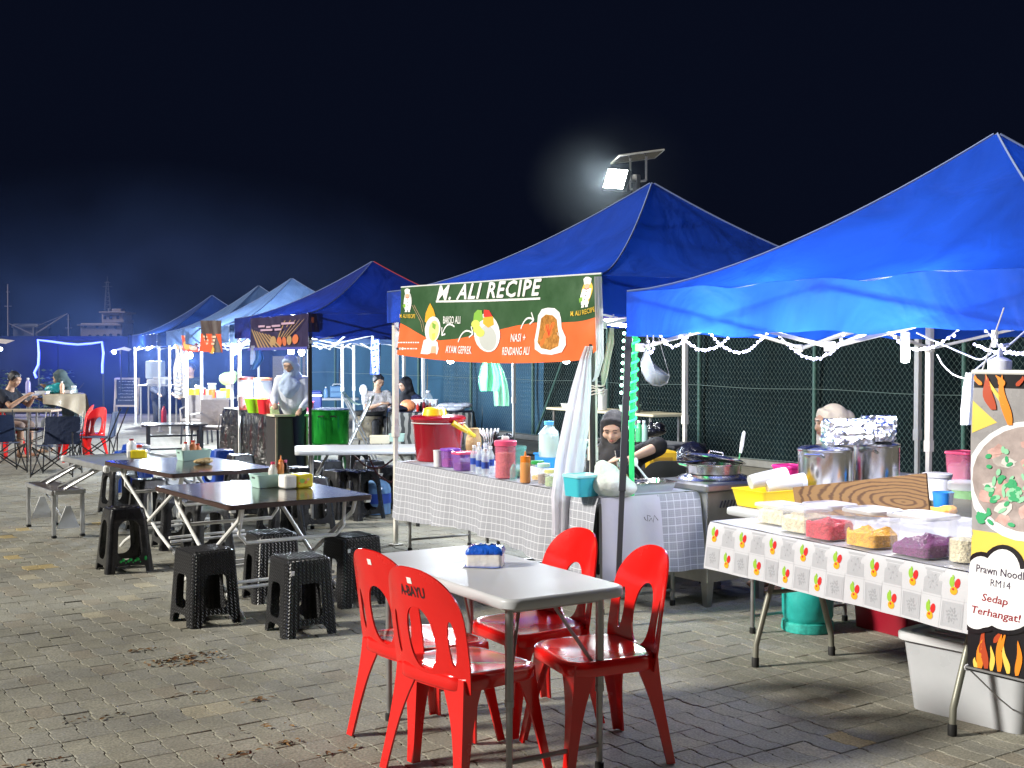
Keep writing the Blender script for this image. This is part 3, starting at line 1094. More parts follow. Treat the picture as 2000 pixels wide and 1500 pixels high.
sd.energy = 520; sd.spot_size = R(125); sd.spot_blend = .5; sd.color = (.93, .98, 1.0); sd.shadow_soft_size = .14
so = bpy.data.objects.new("flood_beam", sd); COL.objects.link(so)
so.parent = fm
so.location = T @ Vector((0, -.08, 0))
so.rotation_euler = Vector((-.55, -.75, -.42)).to_track_quat('-Z', 'Y').to_euler()

# ------------------------------------------------------------------ white string lights along the front of the bright tent
LINE_D = -U                        # from A1 towards the near corner
front_in = A1 + V * 0.06
CORD_W = mat("white_cord", (.6, .6, .65), .5)
LED_W = mat("lit_led_white", (1, 1, 1), .4, emit=((.62, .62, 1.0), 7))
sl = thing("string_lights", "white LED string lights looped along the bright blue valance", "string lights", (front_in.x, front_in.y, 0))
def on_front(px, py): return onplane(px, py, front_in, LINE_D) - Vector((front_in.x, front_in.y, 0))
def swag(a, m_, e, back=0.0):
    cordb, ledb = MB(), MB()
    a, m_, e = on_front(*a), on_front(*m_), on_front(*e)
    ctrl = m_ * 2 - (a + e) / 2
    n = max(8, int((e - a).length / .022))
    pts = []
    for k in range(n + 1):
        t = k / n
        pts.append(a * (1 - t) ** 2 + ctrl * 2 * t * (1 - t) + e * t * t + V * back)
    cordb.tube(pts, .0035, 4)
    for k, q in enumerate(pts):
        o_ = Vector((rnd.gauss(0, .003), rnd.gauss(0, .003), rnd.gauss(0, .003)))
        ledb.sphere(q + o_, .0076, 6, 4)
    cordb.build("cord", CORD_W, sl)
    tag(ledb.build("bulbs", LED_W, sl), kind="stuff")
for a, m_, e in (((1263, 650), (1272, 690), (1276, 652)), ((1285, 650), (1315, 677), (1348, 650)), ((1324, 650), (1377, 683), (1434, 648)),
                 ((1385, 648), (1442, 688), (1498, 650)), ((1515, 646), (1592, 701), (1653, 644)), ((1735, 644), (1795, 683), (1871, 644)),
                 ((1927, 644), (1985, 690), (2050, 640)), ((1363, 612), (1375, 634), (1386, 648)), ((1262, 631), (1272, 638), (1284, 650))):
    swag(a, m_, e)
swag((1690, 672), (1750, 690), (1870, 690), .9)
for px, w_ in ((1380, 8), (1590, 8), (1800, 8)):
    q = on_front(px, 672)
    point(sl, q + V * .0 - U.orthogonal() * 0 + Vector((0, 0, -.03)), w_, (.82, .84, 1.0), .12)
point(sl, on_front(1430, 628) + V * .30, 17, (.85, .9, 1), .1)
point(sl, on_front(1720, 624) + V * .30, 17, (.85, .9, 1), .1)

# black pole at the corner of the bright tent, wrapped in green rope light
gp_top, gp_bot = W(1228, 652, 7.5), G(1204, 1222)
bp_ = thing("corner_post", "dark grey slanting post at the bright tent's corner", "post", gp_bot)
b = MB(); d_ = gp_top - gp_bot
b.tube([(0, 0, .01), d_ * .52], .022, 4, sq=True); b.tube([d_ * .46, d_], .028, 4, sq=True); b.build("post", mat("dark_steel", (.05, .05, .055), .4, .3), bp_)
b = MB(); b.box((0, 0, .006), (.1, .1, .01), .002); b.build("foot", BLACK_METAL, bp_)
GREEN_LIT = mat("lit_green_rope", (.05, .6, .2), .4, emit=((.03, 1.0, .22), 1.7))
GREEN_TUBE = mat("green_rope_sleeve", (.02, .30, .10), .4, emit=((.02, .8, .2), .35))
gt, gbm = W(1241, 655, 7.75), W(1234, 835, 7.75)
gr = thing("green_rope_light", "green rope light coiled round a thin pole by the bright tent", "rope light", (gbm.x, gbm.y, gbm.z))
b = MB(); dd = gt - gbm
b.tube([(0, 0, -1.0), (0, 0, 0), dd, dd + Vector((0, 0, .2))], .017, 8); b.build("core", GREEN_TUBE, gr)
b = MB(); pts = []
for k in range(141):
    t = k / 140
    a = t * 2 * math.pi * 9.5
    pts.append(dd * t + Vector((.024 * math.cos(a), .024 * math.sin(a), 0)))
b.tube(pts, .008, 6); b.build("coil", GREEN_LIT, gr)
b = MB()
for k in range(9):
    q = W(1219 - k * .7, 651 + k * 14.5, 7.75) - gbm
    b.sphere(q, .011, 8, 5)
tag(b.build("beads", mat("lit_pale_green", (.4, 1, .7), .4, emit=((.45, 1, .75), 6)), gr), kind="stuff")
point(gr, dd * .6 + Vector((.0, -.06, 0)), 2.2, (.1, 1, .3), .15)
point(gr, dd * .1 + Vector((.0, -.06, 0)), 1.6, (.1, 1, .3), .15)

# blue rope-light frame far left
BLUE_LIT = mat("lit_blue_rope", (.3, .4, 1), .4, emit=((.06, .09, 1.0), 4.5))
by = 32.6
bl = thing("glowing_frame", "goalpost shaped frame outlined in glowing blue rope light", "rope light", W(138, 735, by))
bl.location.z = 0
o0 = Vector((bl.location.x, by, 0))
b = MB(); pl_ = [W(px, py, by) - o0 for px, py in ((71, 738), (67, 728), (75, 712), (76, 690), (74, 664), (100, 667), (128, 671), (152, 673), (178, 671), (199, 668), (202, 690), (200, 712), (200, 729))]
b.tube(pl_, .03, 6); b.build("rope", BLUE_LIT, bl)
b = MB()
for px in (74, 200):
    q = W(px, 668, by) - o0
    b.tube([(q.x, .04, 0), (q.x, .04, q.z)], .025, 6)
b.tube([W(74, 666, by) - o0 + Vector((0, .04, 0)), W(200, 668, by) - o0 + Vector((0, .04, 0))], .025, 6)
b.build("frame", BLACK_METAL, bl)
for px, py in ((75, 705), (76, 672), (115, 668), (160, 672), (200, 672), (201, 705)):
    point(bl, W(px, py, by) - o0 + Vector((0, .30, 0)), 26, (.03, .06, 1.0), .2)
# small lit awning right of it
aw = thing("lit_awning", "small white lit awning right of the glowing frame", "awning", W(232, 686, 33.0))
b = MB(); b.grid([[(-.22, .1, .02), (.12, .1, .12), (.32, .1, .06)], [(-.22, -.1, -.02), (.1, -.1, .04), (.3, -.1, 0)]]); b.build("cloth", WHITE_PLASTIC, aw)
b = MB(); b.sphere((-.12, -.02, -.02), .06, 10, 6); b.build("bulb", BULB, aw)
b = MB(); b.tube([(.05, .0, .06), (.05, 0, -1.6)], .02, 6); b.build("post", BLACK_METAL, aw)
# ================================================================== FURNITURE
def se(x, y, cx, cy, a, b, n=2.0):
    """signed-distance-like superellipse, in metres"""
    k = (np.abs((x - cx) / a) ** n + np.abs((y - cy) / b) ** n) ** (1 / n)
    return (k - 1) * min(a, b)

def rbox(x, y, cx, cy, hx, hy, r):
    qx = np.abs(x - cx) - hx + r
    qy = np.abs(y - cy) - hy + r
    return np.minimum(np.maximum(qx, qy), 0) + np.hypot(np.maximum(qx, 0), np.maximum(qy, 0)) - r

# ---- red stacking chairs -------------------------------------------------
RED = mat("red_plastic", (0.64, 0.010, 0.008), 0.20, coat=.5, var=(4, .07))
STICK = mat("white_sticker", (.75, .75, .72), .5)
INK = mat("black_ink", (.012, .012, .014), .6)
def chair_back_map(x, s):
    return (x * (1 - .10 * max(0, s)), -.195 - .20 * s - .12 * max(0, s - .1) ** 2 + 0.95 * x * x * (.6 + .4 * min(1, s / .3)), .415 + s)
def red_chair(label, loc, rz, group="red plastic chairs round the front table"):
    t = thing("plastic_chair", label, "chair", loc, rz, group)
    def f(x, y):
        d = np.where(y > .19, se(x, y, 0, .19, .232, .235, 2.5), np.maximum(np.abs(x) - .232 + .10 * np.maximum(0, .06 - y), -.045 - y))
        d = np.maximum(d, -se(x, y, 0, .145, .082, .125, 2.2))
        for s in (-1, 1):
            xx = x - s * (.166 + (y - .15) * .03)
            d = np.maximum(d, -se(xx, y, 0, .145, .0175, .088, 2.0))
        return d
    b = MB()
    b.sdf(f, -.24, .24, -.05, .43, 60, 60, lambda x, s: chair_back_map(x, s), .007)
    back = b.build("backrest", RED, t, sharp=50)
    # seat: dished pan rolling over into a skirt
    b = MB()
    rings = []
    o = [(x * (1 - .04 * (y < 0)), y) for x, y in rrect(.455, .41, .10, 6)]
    for k, z in ((.03, .428), (.25, .429), (.5, .432), (.72, .4365), (.86, .441), (.94, .4425), (.985, .439), (1.0, .430), (1.01, .412), (1.012, .385)):
        rings.append([(x * k, y * k + .01, z - (.012 * max(0, (y * k)) / .2 if z > .42 else 0)) for x, y in o])
    for k, z in ((1.0, .385), (.985, .41), (.97, .428), (.6, .424), (.02, .42)):
        rings.append([(x * k, y * k + .01, z - .004) for x, y in o])
    b.loft(rings, True, True)
    b.build("seat", RED, t, sharp=60)
    for sx_, sy_ in ((-1, 1), (1, 1), (-1, -1), (1, -1)):
        b = MB()
        rings = []
        for k in range(9):
            q = k / 8
            z = .425 * (1 - q) + .004 * q
            cx_ = sx_ * (.192 + .046 * q ** 1.3)
            cy_ = sy_ * (.165 + .055 * q ** 1.3) + .01 - (.015 if sy_ < 0 else 0)
            w_ = .088 * (1 - q) ** 3 + .058 - .016 * q
            w2_ = .06 * (1 - q) ** 3 + .05 - .014 * q
            th = .010
            # angle section, open to the inside
            ring = [(0, 0), (-w_, 0), (-w_, -th), (-th * 1.6, -th), (-th, -th * 1.6), (-th, -w2_), (0, -w2_)]
            rr = [(cx_ + sx_ * (x + .012), cy_ + sy_ * (y + .012), z) for x, y in ring]
            rings.append(rr if sx_ * sy_ < 0 else rr[::-1])
        b.loft(rings, True, True, 0, True)
        b.build("leg", RED, t, sharp=45)
    def nrm_off(x, s):
        p = Vector(chair_back_map(x, s)); e = .002
        return p, (Vector(chair_back_map(x + e, s)) - p).cross(Vector(chair_back_map(x, s + e)) - p).normalized()
    b = MB()
    pts = []
    for (x, s) in ((-.014, .362), (.014, .362), (.014, .386), (-.014, .386)):
        q, n = nrm_off(x, s)
        pts.append(q + n * .0015)
    b.add(pts, [(0, 1, 2, 3)])
    b.build("sticker", STICK, back)
    return t, back, nrm_off

c0, back0, nrm0 = red_chair("red plastic chair with black lettering on its back", (0, 0, 0), 0)
b = MB()
def back_print(x, s):
    q, n = nrm0(x, s)
    return tuple(q + n * .0014)
put_text(b, "A-BAYU", 0.0, .312, .058, back_print, fit=.150, bold=.0012)
b.build("lettering", INK, back0)
chairs_spec = [
    ((-.185, 4.83), (.74, .68), None),
    ((-.375, 5.235), (.77, .64), "red plastic chair on the near long side, farther from the camera"),
    ((.085, 5.53), (-.88, -.50), "red plastic chair across the table, nearer the tablecloth stall"),
    ((.345, 5.04), (-.92, -.36), "red plastic chair at the table's right corner, facing left"),
]
for k, (q, fd, lab) in enumerate(chairs_spec):
    q = Vector((*q, 0))
    a = math.atan2(fd[1], fd[0]) - math.pi / 2
    if lab is None:
        c0.location = q; c0.rotation_euler.z = a
    else:
        cc = dup(c0, q, a, lab)
        for ch in list(cc.children):
            for g in list(ch.children):
                if g.name.startswith("lettering"):
                    bpy.data.objects.remove(g, do_unlink=True)

# ---- white folding tables ------------------------------------------------
WT = mat("white_tabletop", (0.43, 0.44, 0.46), 0.42, var=(3, .07), bump=(220, .06, .002))
def table_top(mb, L, Wd, h=.74, r=.06, th=.042):
    o = rrect(L, Wd, r, 6)
    rings = []
    for k, z in ((.0, h - th), (.006, h - th), (.0, h - th + .006), (.0, h - .012), (.003, h - .004), (.010, h), ):
        rings.append([(x - math.copysign(k, x), y - math.copysign(k, y), z) for x, y in o])
    mb.loft(rings[1:], True, True, 0, True)

def straight_leg(parent, x, y, h, m=GREY_METAL, tele=True):
    b = MB()
    b.tube([(x, y, h * .44), (x, y, h - .03)], .0165, 10)
    b.tube([(x, y, .015), (x, y, h * .46)], .0130, 10)
    b.lathe([(.0185, h * .44 - .012), (.0185, h * .44 + .012)], 10, 0, Matrix.Translation((x, y, 0)))
    l = b.build("leg", m, parent)
    b = MB(); b.lathe([(.019, 0), (.019, .03), (.013, .035)], 10, 0, Matrix.Translation((x, y, 0))); b.build("rubber_foot", RUBBER, l)

def white_table(label, c, ang, L=1.22, Wd=.61, h=.74, inset=(.10, .07), legs="straight", leg_m=GREY_METAL):
    t = thing("folding_table", label, "table", (c.x, c.y, 0), ang)
    b = MB(); table_top(b, L, Wd, h); b.build("tabletop", WT, t, sharp=50)
    x, y = L / 2 - inset[0], Wd / 2 - inset[1]
    if legs == "straight":
        for sx_ in (-1, 1):
            for sy_ in (-1, 1):
                straight_leg(t, sx_ * x, sy_ * y, h, leg_m)
            for z_, r_ in ((.10, .010), (h - .06, .012)):
                b = MB(); b.tube([(sx_ * x, -y, z_), (sx_ * x, y, z_)], r_, 8); b.build("crossbar", leg_m, t)
            b = MB()
            b.tube([(sx_ * x, 0 + .0, h - .06), (sx_ * x, 0.0, h - .07)], .012, 6)
            for s in (-1, 1):
                b.tube([(sx_ * x, s * y, h * .52), (sx_ * (x - .16), s * .06, h - .05)], .008, 6)
            b.build("brace", leg_m, t)
    else:
        for sx_ in (-1, 1):
            for sy_ in (-1, 1):
                b = MB()
                yy = sy_ * (y - .02)
                b.tube([(sx_ * (x - .02), yy * .55, h - .05), (sx_ * (x - .01), yy * .62, h * .62), (sx_ * x, yy * .72, h * .52), (sx_ * x, yy * 1.02, h * .22), (sx_ * x, yy * 1.08, h * .16), (sx_ * x, yy * 1.1, .02)], .016, 10)
                l = b.build("leg", leg_m, t)
                b = MB(); b.lathe([(.02, 0), (.02, .045), (.016, .05)], 10, 0, Matrix.Translation((sx_ * x, yy * 1.1, 0))); b.build("rubber_foot", RUBBER, l)
            b = MB()
            b.tube([(sx_ * x, -y * .72, h * .52), (sx_ * x, y * .72, h * .52)], .012, 8)
            b.tube([(sx_ * x, 0, h * .52), (sx_ * (x - .32), 0, h - .05)], .011, 8)
            b.build("brace", leg_m, t)
    return t

near, left_, right_ = G(986, 1171, .74), G(711, 1081, .74), G(1235, 1147, .74)
dl = (left_ - near).normalized()
tab_c = near + (left_ - near) * .5 + (right_ - near) * .5
front_table = white_table("white folding table in front with a tissue pack on it", Vector((tab_c.x, tab_c.y, 0)), math.atan2(dl.y, dl.x), (left_ - near).length * 1.0, max(.56, (right_ - near).length))

# ---- black stools --------------------------------------------------------
def weave_material():
    m = bpy.data.materials.new("woven_black_plastic")
    m.use_nodes = True
    nt = m.node_tree
    b = nt.nodes["Principled BSDF"]
    b.inputs["Base Color"].default_value = (.024, .024, .027, 1)
    b.inputs["Roughness"].default_value = .36
    uv = nt.nodes.new("ShaderNodeUVMap")
    sep = nt.nodes.new("ShaderNodeSeparateXYZ")
    nt.links.new(uv.outputs[0], sep.inputs[0])
    def M(op, a, b_=None, c=None):
        n = nt.nodes.new("ShaderNodeMath"); n.operation = op
        for i, v in enumerate((a, b_, c)):
            if v is None: continue
            if isinstance(v, (int, float)): n.inputs[i].default_value = v
            else: nt.links.new(v, n.inputs[i])
        return n.outputs[0]
    col = M('MULTIPLY', sep.outputs[0], 1 / .030)
    tri = M('PINGPONG', col, .5)
    row = M('ADD', M('MULTIPLY', sep.outputs[1], 1 / .020), M('MULTIPLY', tri, 1.6))
    rid = M('PINGPONG', row, .5)
    edge = M('MULTIPLY', tri, 1.0)
    h = M('MULTIPLY', M('SMOOTH_MIN', M('MULTIPLY', rid, 2.0), M('MULTIPLY', M('SUBTRACT', .5, M('ABSOLUTE', M('SUBTRACT', tri, .25))), 2.2), .3), 1.0)
    bp = nt.nodes.new("ShaderNodeBump"); bp.inputs["Strength"].default_value = 1.0; bp.inputs["Distance"].default_value = .012
    nt.links.new(h, bp.inputs["Height"]); nt.links.new(bp.outputs[0], b.inputs["Normal"])
    return m
WEAVE = weave_material()
SMOOTHB = mat("smooth_black_plastic", (.016, .016, .018), .26, coat=.25, var=(7, .15))
BLUEP = mat("blue_plastic", (.012, .055, .33), .3, var=(6, .1))

def stool_shell(woven, H=.435, top=.285, bot=.34, r=.035):
    if not woven: H, top, bot = .47, .27, .365
    """one wrapped sheet: four walls with openings cut in them"""
    side = 1.0
    b = MB()
    NX, NY = 4 * 22, 34
    def f(x, y):
        u = (x % 1.0) - .5                       # across one wall
        w_ = bot + (top - bot) * y / H
        X = u * w_
        if woven:
            d = -rbox(X, y, 0, H * .47, w_ * .235, H * .235, .035)
            d = np.maximum(d, -rbox(X, y, 0, -.02, w_ * .30, .085, .045))
        else:
            arch = np.maximum(np.abs(X) - w_ * .30, np.abs(y - (H * .40)) - H * .24)
            d = -np.minimum(rbox(X, y, 0, H * .52, w_ * .29, H * .31, .07), 9)
            d = np.maximum(d, -rbox(X, y, 0, -.02, w_ * .33, .075, .02))
        return np.maximum(d, np.maximum(-y - .0, y - H))
    def mp(x, y):
        k = int(math.floor(x)) % 4
        u = x - math.floor(x)
        w_ = bot + (top - bot) * (y / H) ** (1.0 if woven else .9)
        if not woven:
            w_ *= 1 - .06 * max(0, y / H - .85) / .15
        h2 = w_ / 2
        L = w_ - 2 * r
        s = u * w_ - h2
        # walls with rounded corners
        if abs(s) <= h2 - r * .8:
            px_, py_ = s * (h2 - r) / (h2 - r * .8), -h2
        else:
            q = (abs(s) - (h2 - r * .8)) / (r * .8) * (math.pi / 4)
            px_ = math.copysign(h2 - r + r * math.sin(q), s)
            py_ = -h2 + r - r * math.cos(q)
        a = k * math.pi / 2
        return (px_ * math.cos(a) - py_ * math.sin(a), px_ * math.sin(a) + py_ * math.cos(a), y)
    # the four walls are separate runs that meet at the corners
    b.sdf(f, 0.0, 4.0, 0.0, H, NX, NY, mp, .006)
    # metric UVs for the weave
    b.uv = [((u * bot), v) for u, v in b.uv]
    return b

def stool_top(woven, H=.435, top=.285):
    if not woven: H, top = .47, .27
    b = MB()
    o = rrect(top, top, .035, 4)
    if woven:
        rings = []
        for k, z in ((1.0, H - .012), (1.0, H + .002), (.97, H + .009), (.90, H + .009)):
            rings.append([(x * k, y * k, z) for x, y in o])
        b.loft(rings, True, True, 0, True)
        n = 11
        for i in range(n):
            x = (i - (n - 1) / 2) * top * .87 / n
            b.box((x, 0, H + .012), (top * .87 / n * .52, top * .86, .012), .003)
    else:
        rings = []
        for k, z in ((.955, H - .03), (.95, H - .008), (.90, H + .004), (.80, H + .008), (.72, H + .005), (.1, H + .003)):
            rings.append([(x * k, y * k, z) for x, y in o])
        b.loft(rings, True, True, 0, True)
        b.lathe([(top * .36, H + .004), (top * .36, H + .012), (top * .33, H + .013), (top * .30, H + .010), (.02, H + .009)], 28)
        for a in range(12):
            q = a / 12 * 6.283
            b.sphere((top * .2 * math.cos(q), top * .2 * math.sin(q), H + .010), .012, 6, 4, sc=(1, 1, .35))
    return b

def stool(label, loc, rz, woven, m, group):
    t = thing("stool", label, "stool", loc, rz, group)
    stool_shell(woven).build("legs", m, t, sharp=50).name = "shell"
    stool_top(woven).build("seat", m, t, sharp=40)
    return t
GW = "woven black stools round the dark tables"
GS = "smooth black plastic stools round the dark tables"
def foot(px, py): return G(px, py)
ws = stool("woven black stool at the near left, in front of the folding leg", foot(401, 1212), ROT_V + R(4), True, WEAVE, GW)
dup(ws, foot(587, 1232), ROT_V - R(3), "woven black stool nearest the camera, with a small white tag", GW)
dup(ws, foot(688, 1176), ROT_V + R(2), "woven black stool behind the red chair, right of the others", GW)
dup(ws, foot(531, 1168), ROT_V - R(8), "woven black stool pushed in under the nearer dark table", GW)
ss = stool("smooth black stool with a bright green tie on its lower bar", foot(243, 1112), ROT_V - R(3), False, SMOOTHB, GS)
dup(ss, foot(235, 1000), ROT_V + R(6), "smooth black stool farthest left, beside the aluminium bench", GS)
dup(ss, foot(293, 1035), ROT_V + R(2), "smooth black stool half hidden behind the one with the green tie", GS)
dup(ss, foot(345, 1068), ROT_V - R(5), "smooth black stool beside the white crossed leg", GS)
dup(ss, foot(405, 1092), ROT_V, "smooth black stool behind the near left woven stool", GS)
dup(ss, foot(548, 1056), ROT_V + R(3), "smooth black stool seen through the nearer table's white legs", GS)
dup(ss, foot(640, 985), ROT_V - R(4), "smooth black stool in the dim back row, left one", GS)
dup(ss, foot(706, 1012), ROT_V + R(8), "smooth black stool in the back row with a shiny blue rim", GS)
dup(ss, foot(722, 985), ROT_V, "smooth black stool in the back row against the grey tablecloth", GS)
dup(ss, foot(664, 1010), ROT_V + R(12), "smooth black stool between the two back row ones, turned a little", GS)
dup(ss, foot(610, 1030), ROT_V - R(7), "smooth black stool behind the nearer dark table's far corner", GS)
dup(ss, foot(690, 950), ROT_V + R(3), "smooth black stool under the middle white table's near edge", GS)
dup(ss, foot(480, 1010), ROT_V + R(1), "smooth black stool in the gap between the two dark tables", GS)
dup(ss, foot(575, 1002), ROT_V + R(5), "smooth black stool past the middle of the nearer dark table", GS)
dup(ss, foot(470, 968), ROT_V - R(6), "smooth black stool on the far side of the farther dark table", GS)
dup(ss, foot(752, 1000), ROT_V - R(2), "smooth black stool under the grey cloth's far corner", GS)
TIE = mat("green_tie", (.02, .50, .10), .5)
b = MB()
for k in range(9):
    b.sphere((-.07 + k * .018, -.166, .085 + .012 * math.sin(k * 2.1)), .017, 8, 5, sc=(1, .5, .9))
b.sphere((.115, -.168, .10), .015, 8, 5, sc=(.8, .5, 1.3))
b.build("green_tie", TIE, ss)
# small tags on woven stools
def stool_tag(st, x, z, col, s=.02):
    b = MB(); b.box((x, -.153, z), (s, .003, s * 1.2), .0008)
    b.build("tag", col, st)
stools_w = [o for o in bpy.data.objects if o.name.startswith("stool") and o.get("group") == GW]
stool_tag(stools_w[1], -.11, .375, STICK, .022)
stool_tag(stools_w[2], -.11, .37, STICK, .02)
bs = stool("blue plastic stool in front of the aluminium table", foot(250, 958), ROT_V, False, BLUEP, "blue plastic stools")
dup(bs, foot(430, 955), ROT_V + R(9), "blue plastic stool behind the farther dark table", "blue plastic stools")
dup(bs, foot(265, 940), ROT_V + R(5), "blue plastic stool behind the condiments on the aluminium table", "blue plastic stools")
dup(bs, W(938, 850, 15.5) * 1 - Vector((0, 0, W(938, 850, 15.5).z)), ROT_V, "blue plastic stool standing against the fence under the green bag", "blue plastic stools")

# ---- dark folding tables -------------------------------------------------
def dark_wood():
    m = bpy.data.materials.new("dark_laminate")
    m.use_nodes = True
    nt = m.node_tree
    b = nt.nodes["Principled BSDF"]
    tc = nt.nodes.new("ShaderNodeTexCoord")
    mp = nt.nodes.new("ShaderNodeMapping"); mp.inputs["Scale"].default_value = (26, 1.6, 1)
    n = nt.nodes.new("ShaderNodeTexNoise"); n.inputs["Scale"].default_value = 2.2; n.inputs["Detail"].default_value = 5
    nt.links.new(tc.outputs["Object"], mp.inputs[0]); nt.links.new(mp.outputs[0], n.inputs["Vector"])
    cr = nt.nodes.new("ShaderNodeValToRGB")
    cr.color_ramp.elements[0].position = .35; cr.color_ramp.elements[0].color = (.014, .010, .008, 1)
    cr.color_ramp.elements[1].position = .7; cr.color_ramp.elements[1].color = (.042, .028, .022, 1)
    nt.links.new(n.outputs["Fac"], cr.inputs[0]); nt.links.new(cr.outputs[0], b.inputs["Base Color"])
    mr = nt.nodes.new("ShaderNodeMapRange"); mr.inputs[3].default_value = .13; mr.inputs[4].default_value = .30
    nt.links.new(n.outputs["Fac"], mr.inputs[0]); nt.links.new(mr.outputs[0], b.inputs["Roughness"])
    b.inputs["Specular IOR Level"].default_value = .8
    b.inputs["Coat Weight"].default_value = .6; b.inputs["Coat Roughness"].default_value = .12
    bp = nt.nodes.new("ShaderNodeBump"); bp.inputs["Strength"].default_value = .25; bp.inputs["Distance"].default_value = .002
    nt.links.new(n.outputs["Fac"], bp.inputs["Height"]); nt.links.new(bp.outputs[0], b.inputs["Normal"])
    return m
DARKW = dark_wood()
EDGE = mat("brown_edge_band", (.045, .022, .018), .4)
def dark_table(label, near, ang, L, Wd, h=.735):
    """origin at the near corner: x along the short side, y along the long side"""
    t = thing("folding_table", label, "table", (near.x, near.y, 0), ang, "dark folding tables on white crossed legs")
    o = [(x + Wd / 2, y + L / 2) for x, y in rrect(Wd, L, .03, 4)]
    b = MB(); b.prism(o, h - .028, h, ch=.003); b.build("tabletop", DARKW, t)
    b = MB()
    b.loft([[(Wd / 2 + (x - Wd / 2) * 1.004, L / 2 + (y - L / 2) * 1.004, z) for x, y in o] for z in (h - .032, h - .004)], True, False, 0, False)
    b.build("edge_band", EDGE, t)
    for s, x0 in ((0, .10), (1, Wd - .10)):
        xs = x0 + (.022 if s == 0 else -.022)
        b = MB()
        b.tube([(x0, .05, h - .03), (x0, .09, h * .85), (x0, L * .62, h * .28), (x0, L * .86, .07), (x0, L * .93, .013)], .0135, 8)
        b.build("leg", WHITE_METAL, t)
        b = MB()
        b.tube([(xs, L - .05, h - .03), (xs, L - .10, h * .84), (xs, L * .38, h * .28), (xs, L * .10, .05), (xs, L * .05, .013)], .0135, 8)
        b.build("leg", WHITE_METAL, t)
    for y, z, i_ in ((L * .72, .19, .10), (L * .74, .22, .10), (L * .24, .20, .12), (L * .22, .17, .12)):
        b = MB(); b.tube([(i_, y, z), (Wd - i_, y, z)], .011, 8); b.build("crossbar", WHITE_METAL, t)
    b = MB()
    b.tube([(.14, L - .12, h - .03), (.13, L - .14, h * .72), (.18, L - .15, h * .64), (Wd - .18, L - .15, h * .64), (Wd - .13, L - .14, h * .72), (Wd - .14, L - .12, h - .03)], .0125, 8)
    b.build("rail", WHITE_METAL, t)
    b = MB()
    b.tube([(.14, .12, h - .03), (.13, .16, h * .72), (.18, .17, h * .64), (Wd - .18, .17, h * .64), (Wd - .13, .16, h * .72), (Wd - .14, .12, h - .03)], .0125, 8)
    b.build("rail", WHITE_METAL, t)
    for q in ((.03, .02), (.03, L - .02), (Wd - .03, .02), (Wd - .03, L - .02)):
        b = MB(); b.box((q[0], q[1], h - .04), (.035, .03, .02), .003); b.build("corner_clip", WHITE_METAL, t)
    return t
nA = G(447, 987, .735); rA = G(728, 966, .735); lA = G(355, 946, .735)
da = rA - nA
TA = dark_table("nearer dark folding table with a mint basket and yellow tissue pack", nA, math.atan2(da.y, da.x), (lA - nA).length, da.length)
nB = G(335, 926, .735); rB = G(541, 913, .735); lB = G(230, 899, .735)
db = rB - nB
TB = dark_table("farther dark folding table with a mint basket of sauces", nB, math.atan2(db.y, db.x), (lB - nB).length, db.length)

# ---- aluminium picnic table with attached bench --------------------------
ALU = mat("brushed_aluminium", (.55, .56, .57), .38, .85, var=(15, .1))
ALU_TOP = mat("grey_table_panel", (.16, .18, .20), .42, var=(5, .2))
BROWN_TOP = mat("brown_bench_panel", (.06, .045, .04), .45)
n_ = G(208, 912, .68); lft = G(157, 887, .68); rgt = G(345, 888, .68)
dx_ = (lft - n_)
ang = math.atan2(U.y, U.x) - math.pi / 2
pt = thing("picnic_table", "folding aluminium picnic table with its bench seats attached", "table", (n_.x, n_.y, 0), ang)
TL_, TW_ = 1.30, .80
b = MB(); b.box((TW_ / 2, TL_ / 2, .665), (TW_ - .02, TL_ - .02, .02), .004); b.build("tabletop", ALU_TOP, pt)
for x in (.0, TW_):
    b = MB(); b.box((x, TL_ / 2, .66), (.03, TL_ - .05, .05), .006); b.build("rim", ALU, pt)
for y in (0, TL_):
    b = MB(); b.box((TW_ / 2, y, .66), (TW_ - .05, .03, .05), .006); b.build("rim", ALU, pt)
    for x in (.0, TW_):
        b = MB(); b.box((x, y, .66), (.052, .052, .062), .012); b.build("corner_cap", WHITE_PLASTIC, pt)
for s, x0, y0 in ((-1, -.12, .72), (1, TW_ + .15, .45)):
    b = MB(); b.box((x0, y0 + .46, .41), (.26, .86, .016), .004); sb = b.build("bench_seat", BROWN_TOP, pt)
    for x in (-.14, .14):
        b = MB(); b.box((x0 + x, y0 + .46, .405), (.025, .92, .04), .005); b.build("rim", ALU, sb)
    for y in (0, .92):
        b = MB(); b.box((x0, y0 + y, .405), (.253, .025, .04), .005); b.build("rim", ALU, sb)
    for y in (.02, .90):
        for x in (-.125, .125):
            b = MB(); b.box((x0 + x, y0 + y, .203), (.034, .034, .366), .005); l = b.build("leg", ALU, pt)
            b = MB(); b.box((x0 + x, y0 + y, .01), (.042, .042, .02), .004); b.build("rubber_foot", RUBBER, l)
        b = MB(); b.prism([(-.1, 0), (.1, 0), (.02, .2), (-.02, .2)], -.006, .006, 0, Matrix.Translation((x0, y0 + y, .08)) @ Matrix.Rotation(R(90), 4, 'X')); b.build("gusset", WHITE_PLASTIC, pt)
    for y in (.12, .72):
        b = MB(); b.tube([(x0, y0 + y, .42), (x0 - s * .30, y0 + y - .25, .64)], .015, 8); b.build("strut", ALU, pt)
        b = MB(); b.tube([(x0 + s * .03, y0 + y + .10, .43), (x0 - s * .34, y0 + y - .08, .64)], .013, 8); b.build("strut", ALU, pt)
    b = MB(); b.tube([(x0, y0 + .05, .10), (x0, y0 + .88, .36)], .008, 6); b.build("brace", ALU, pt)

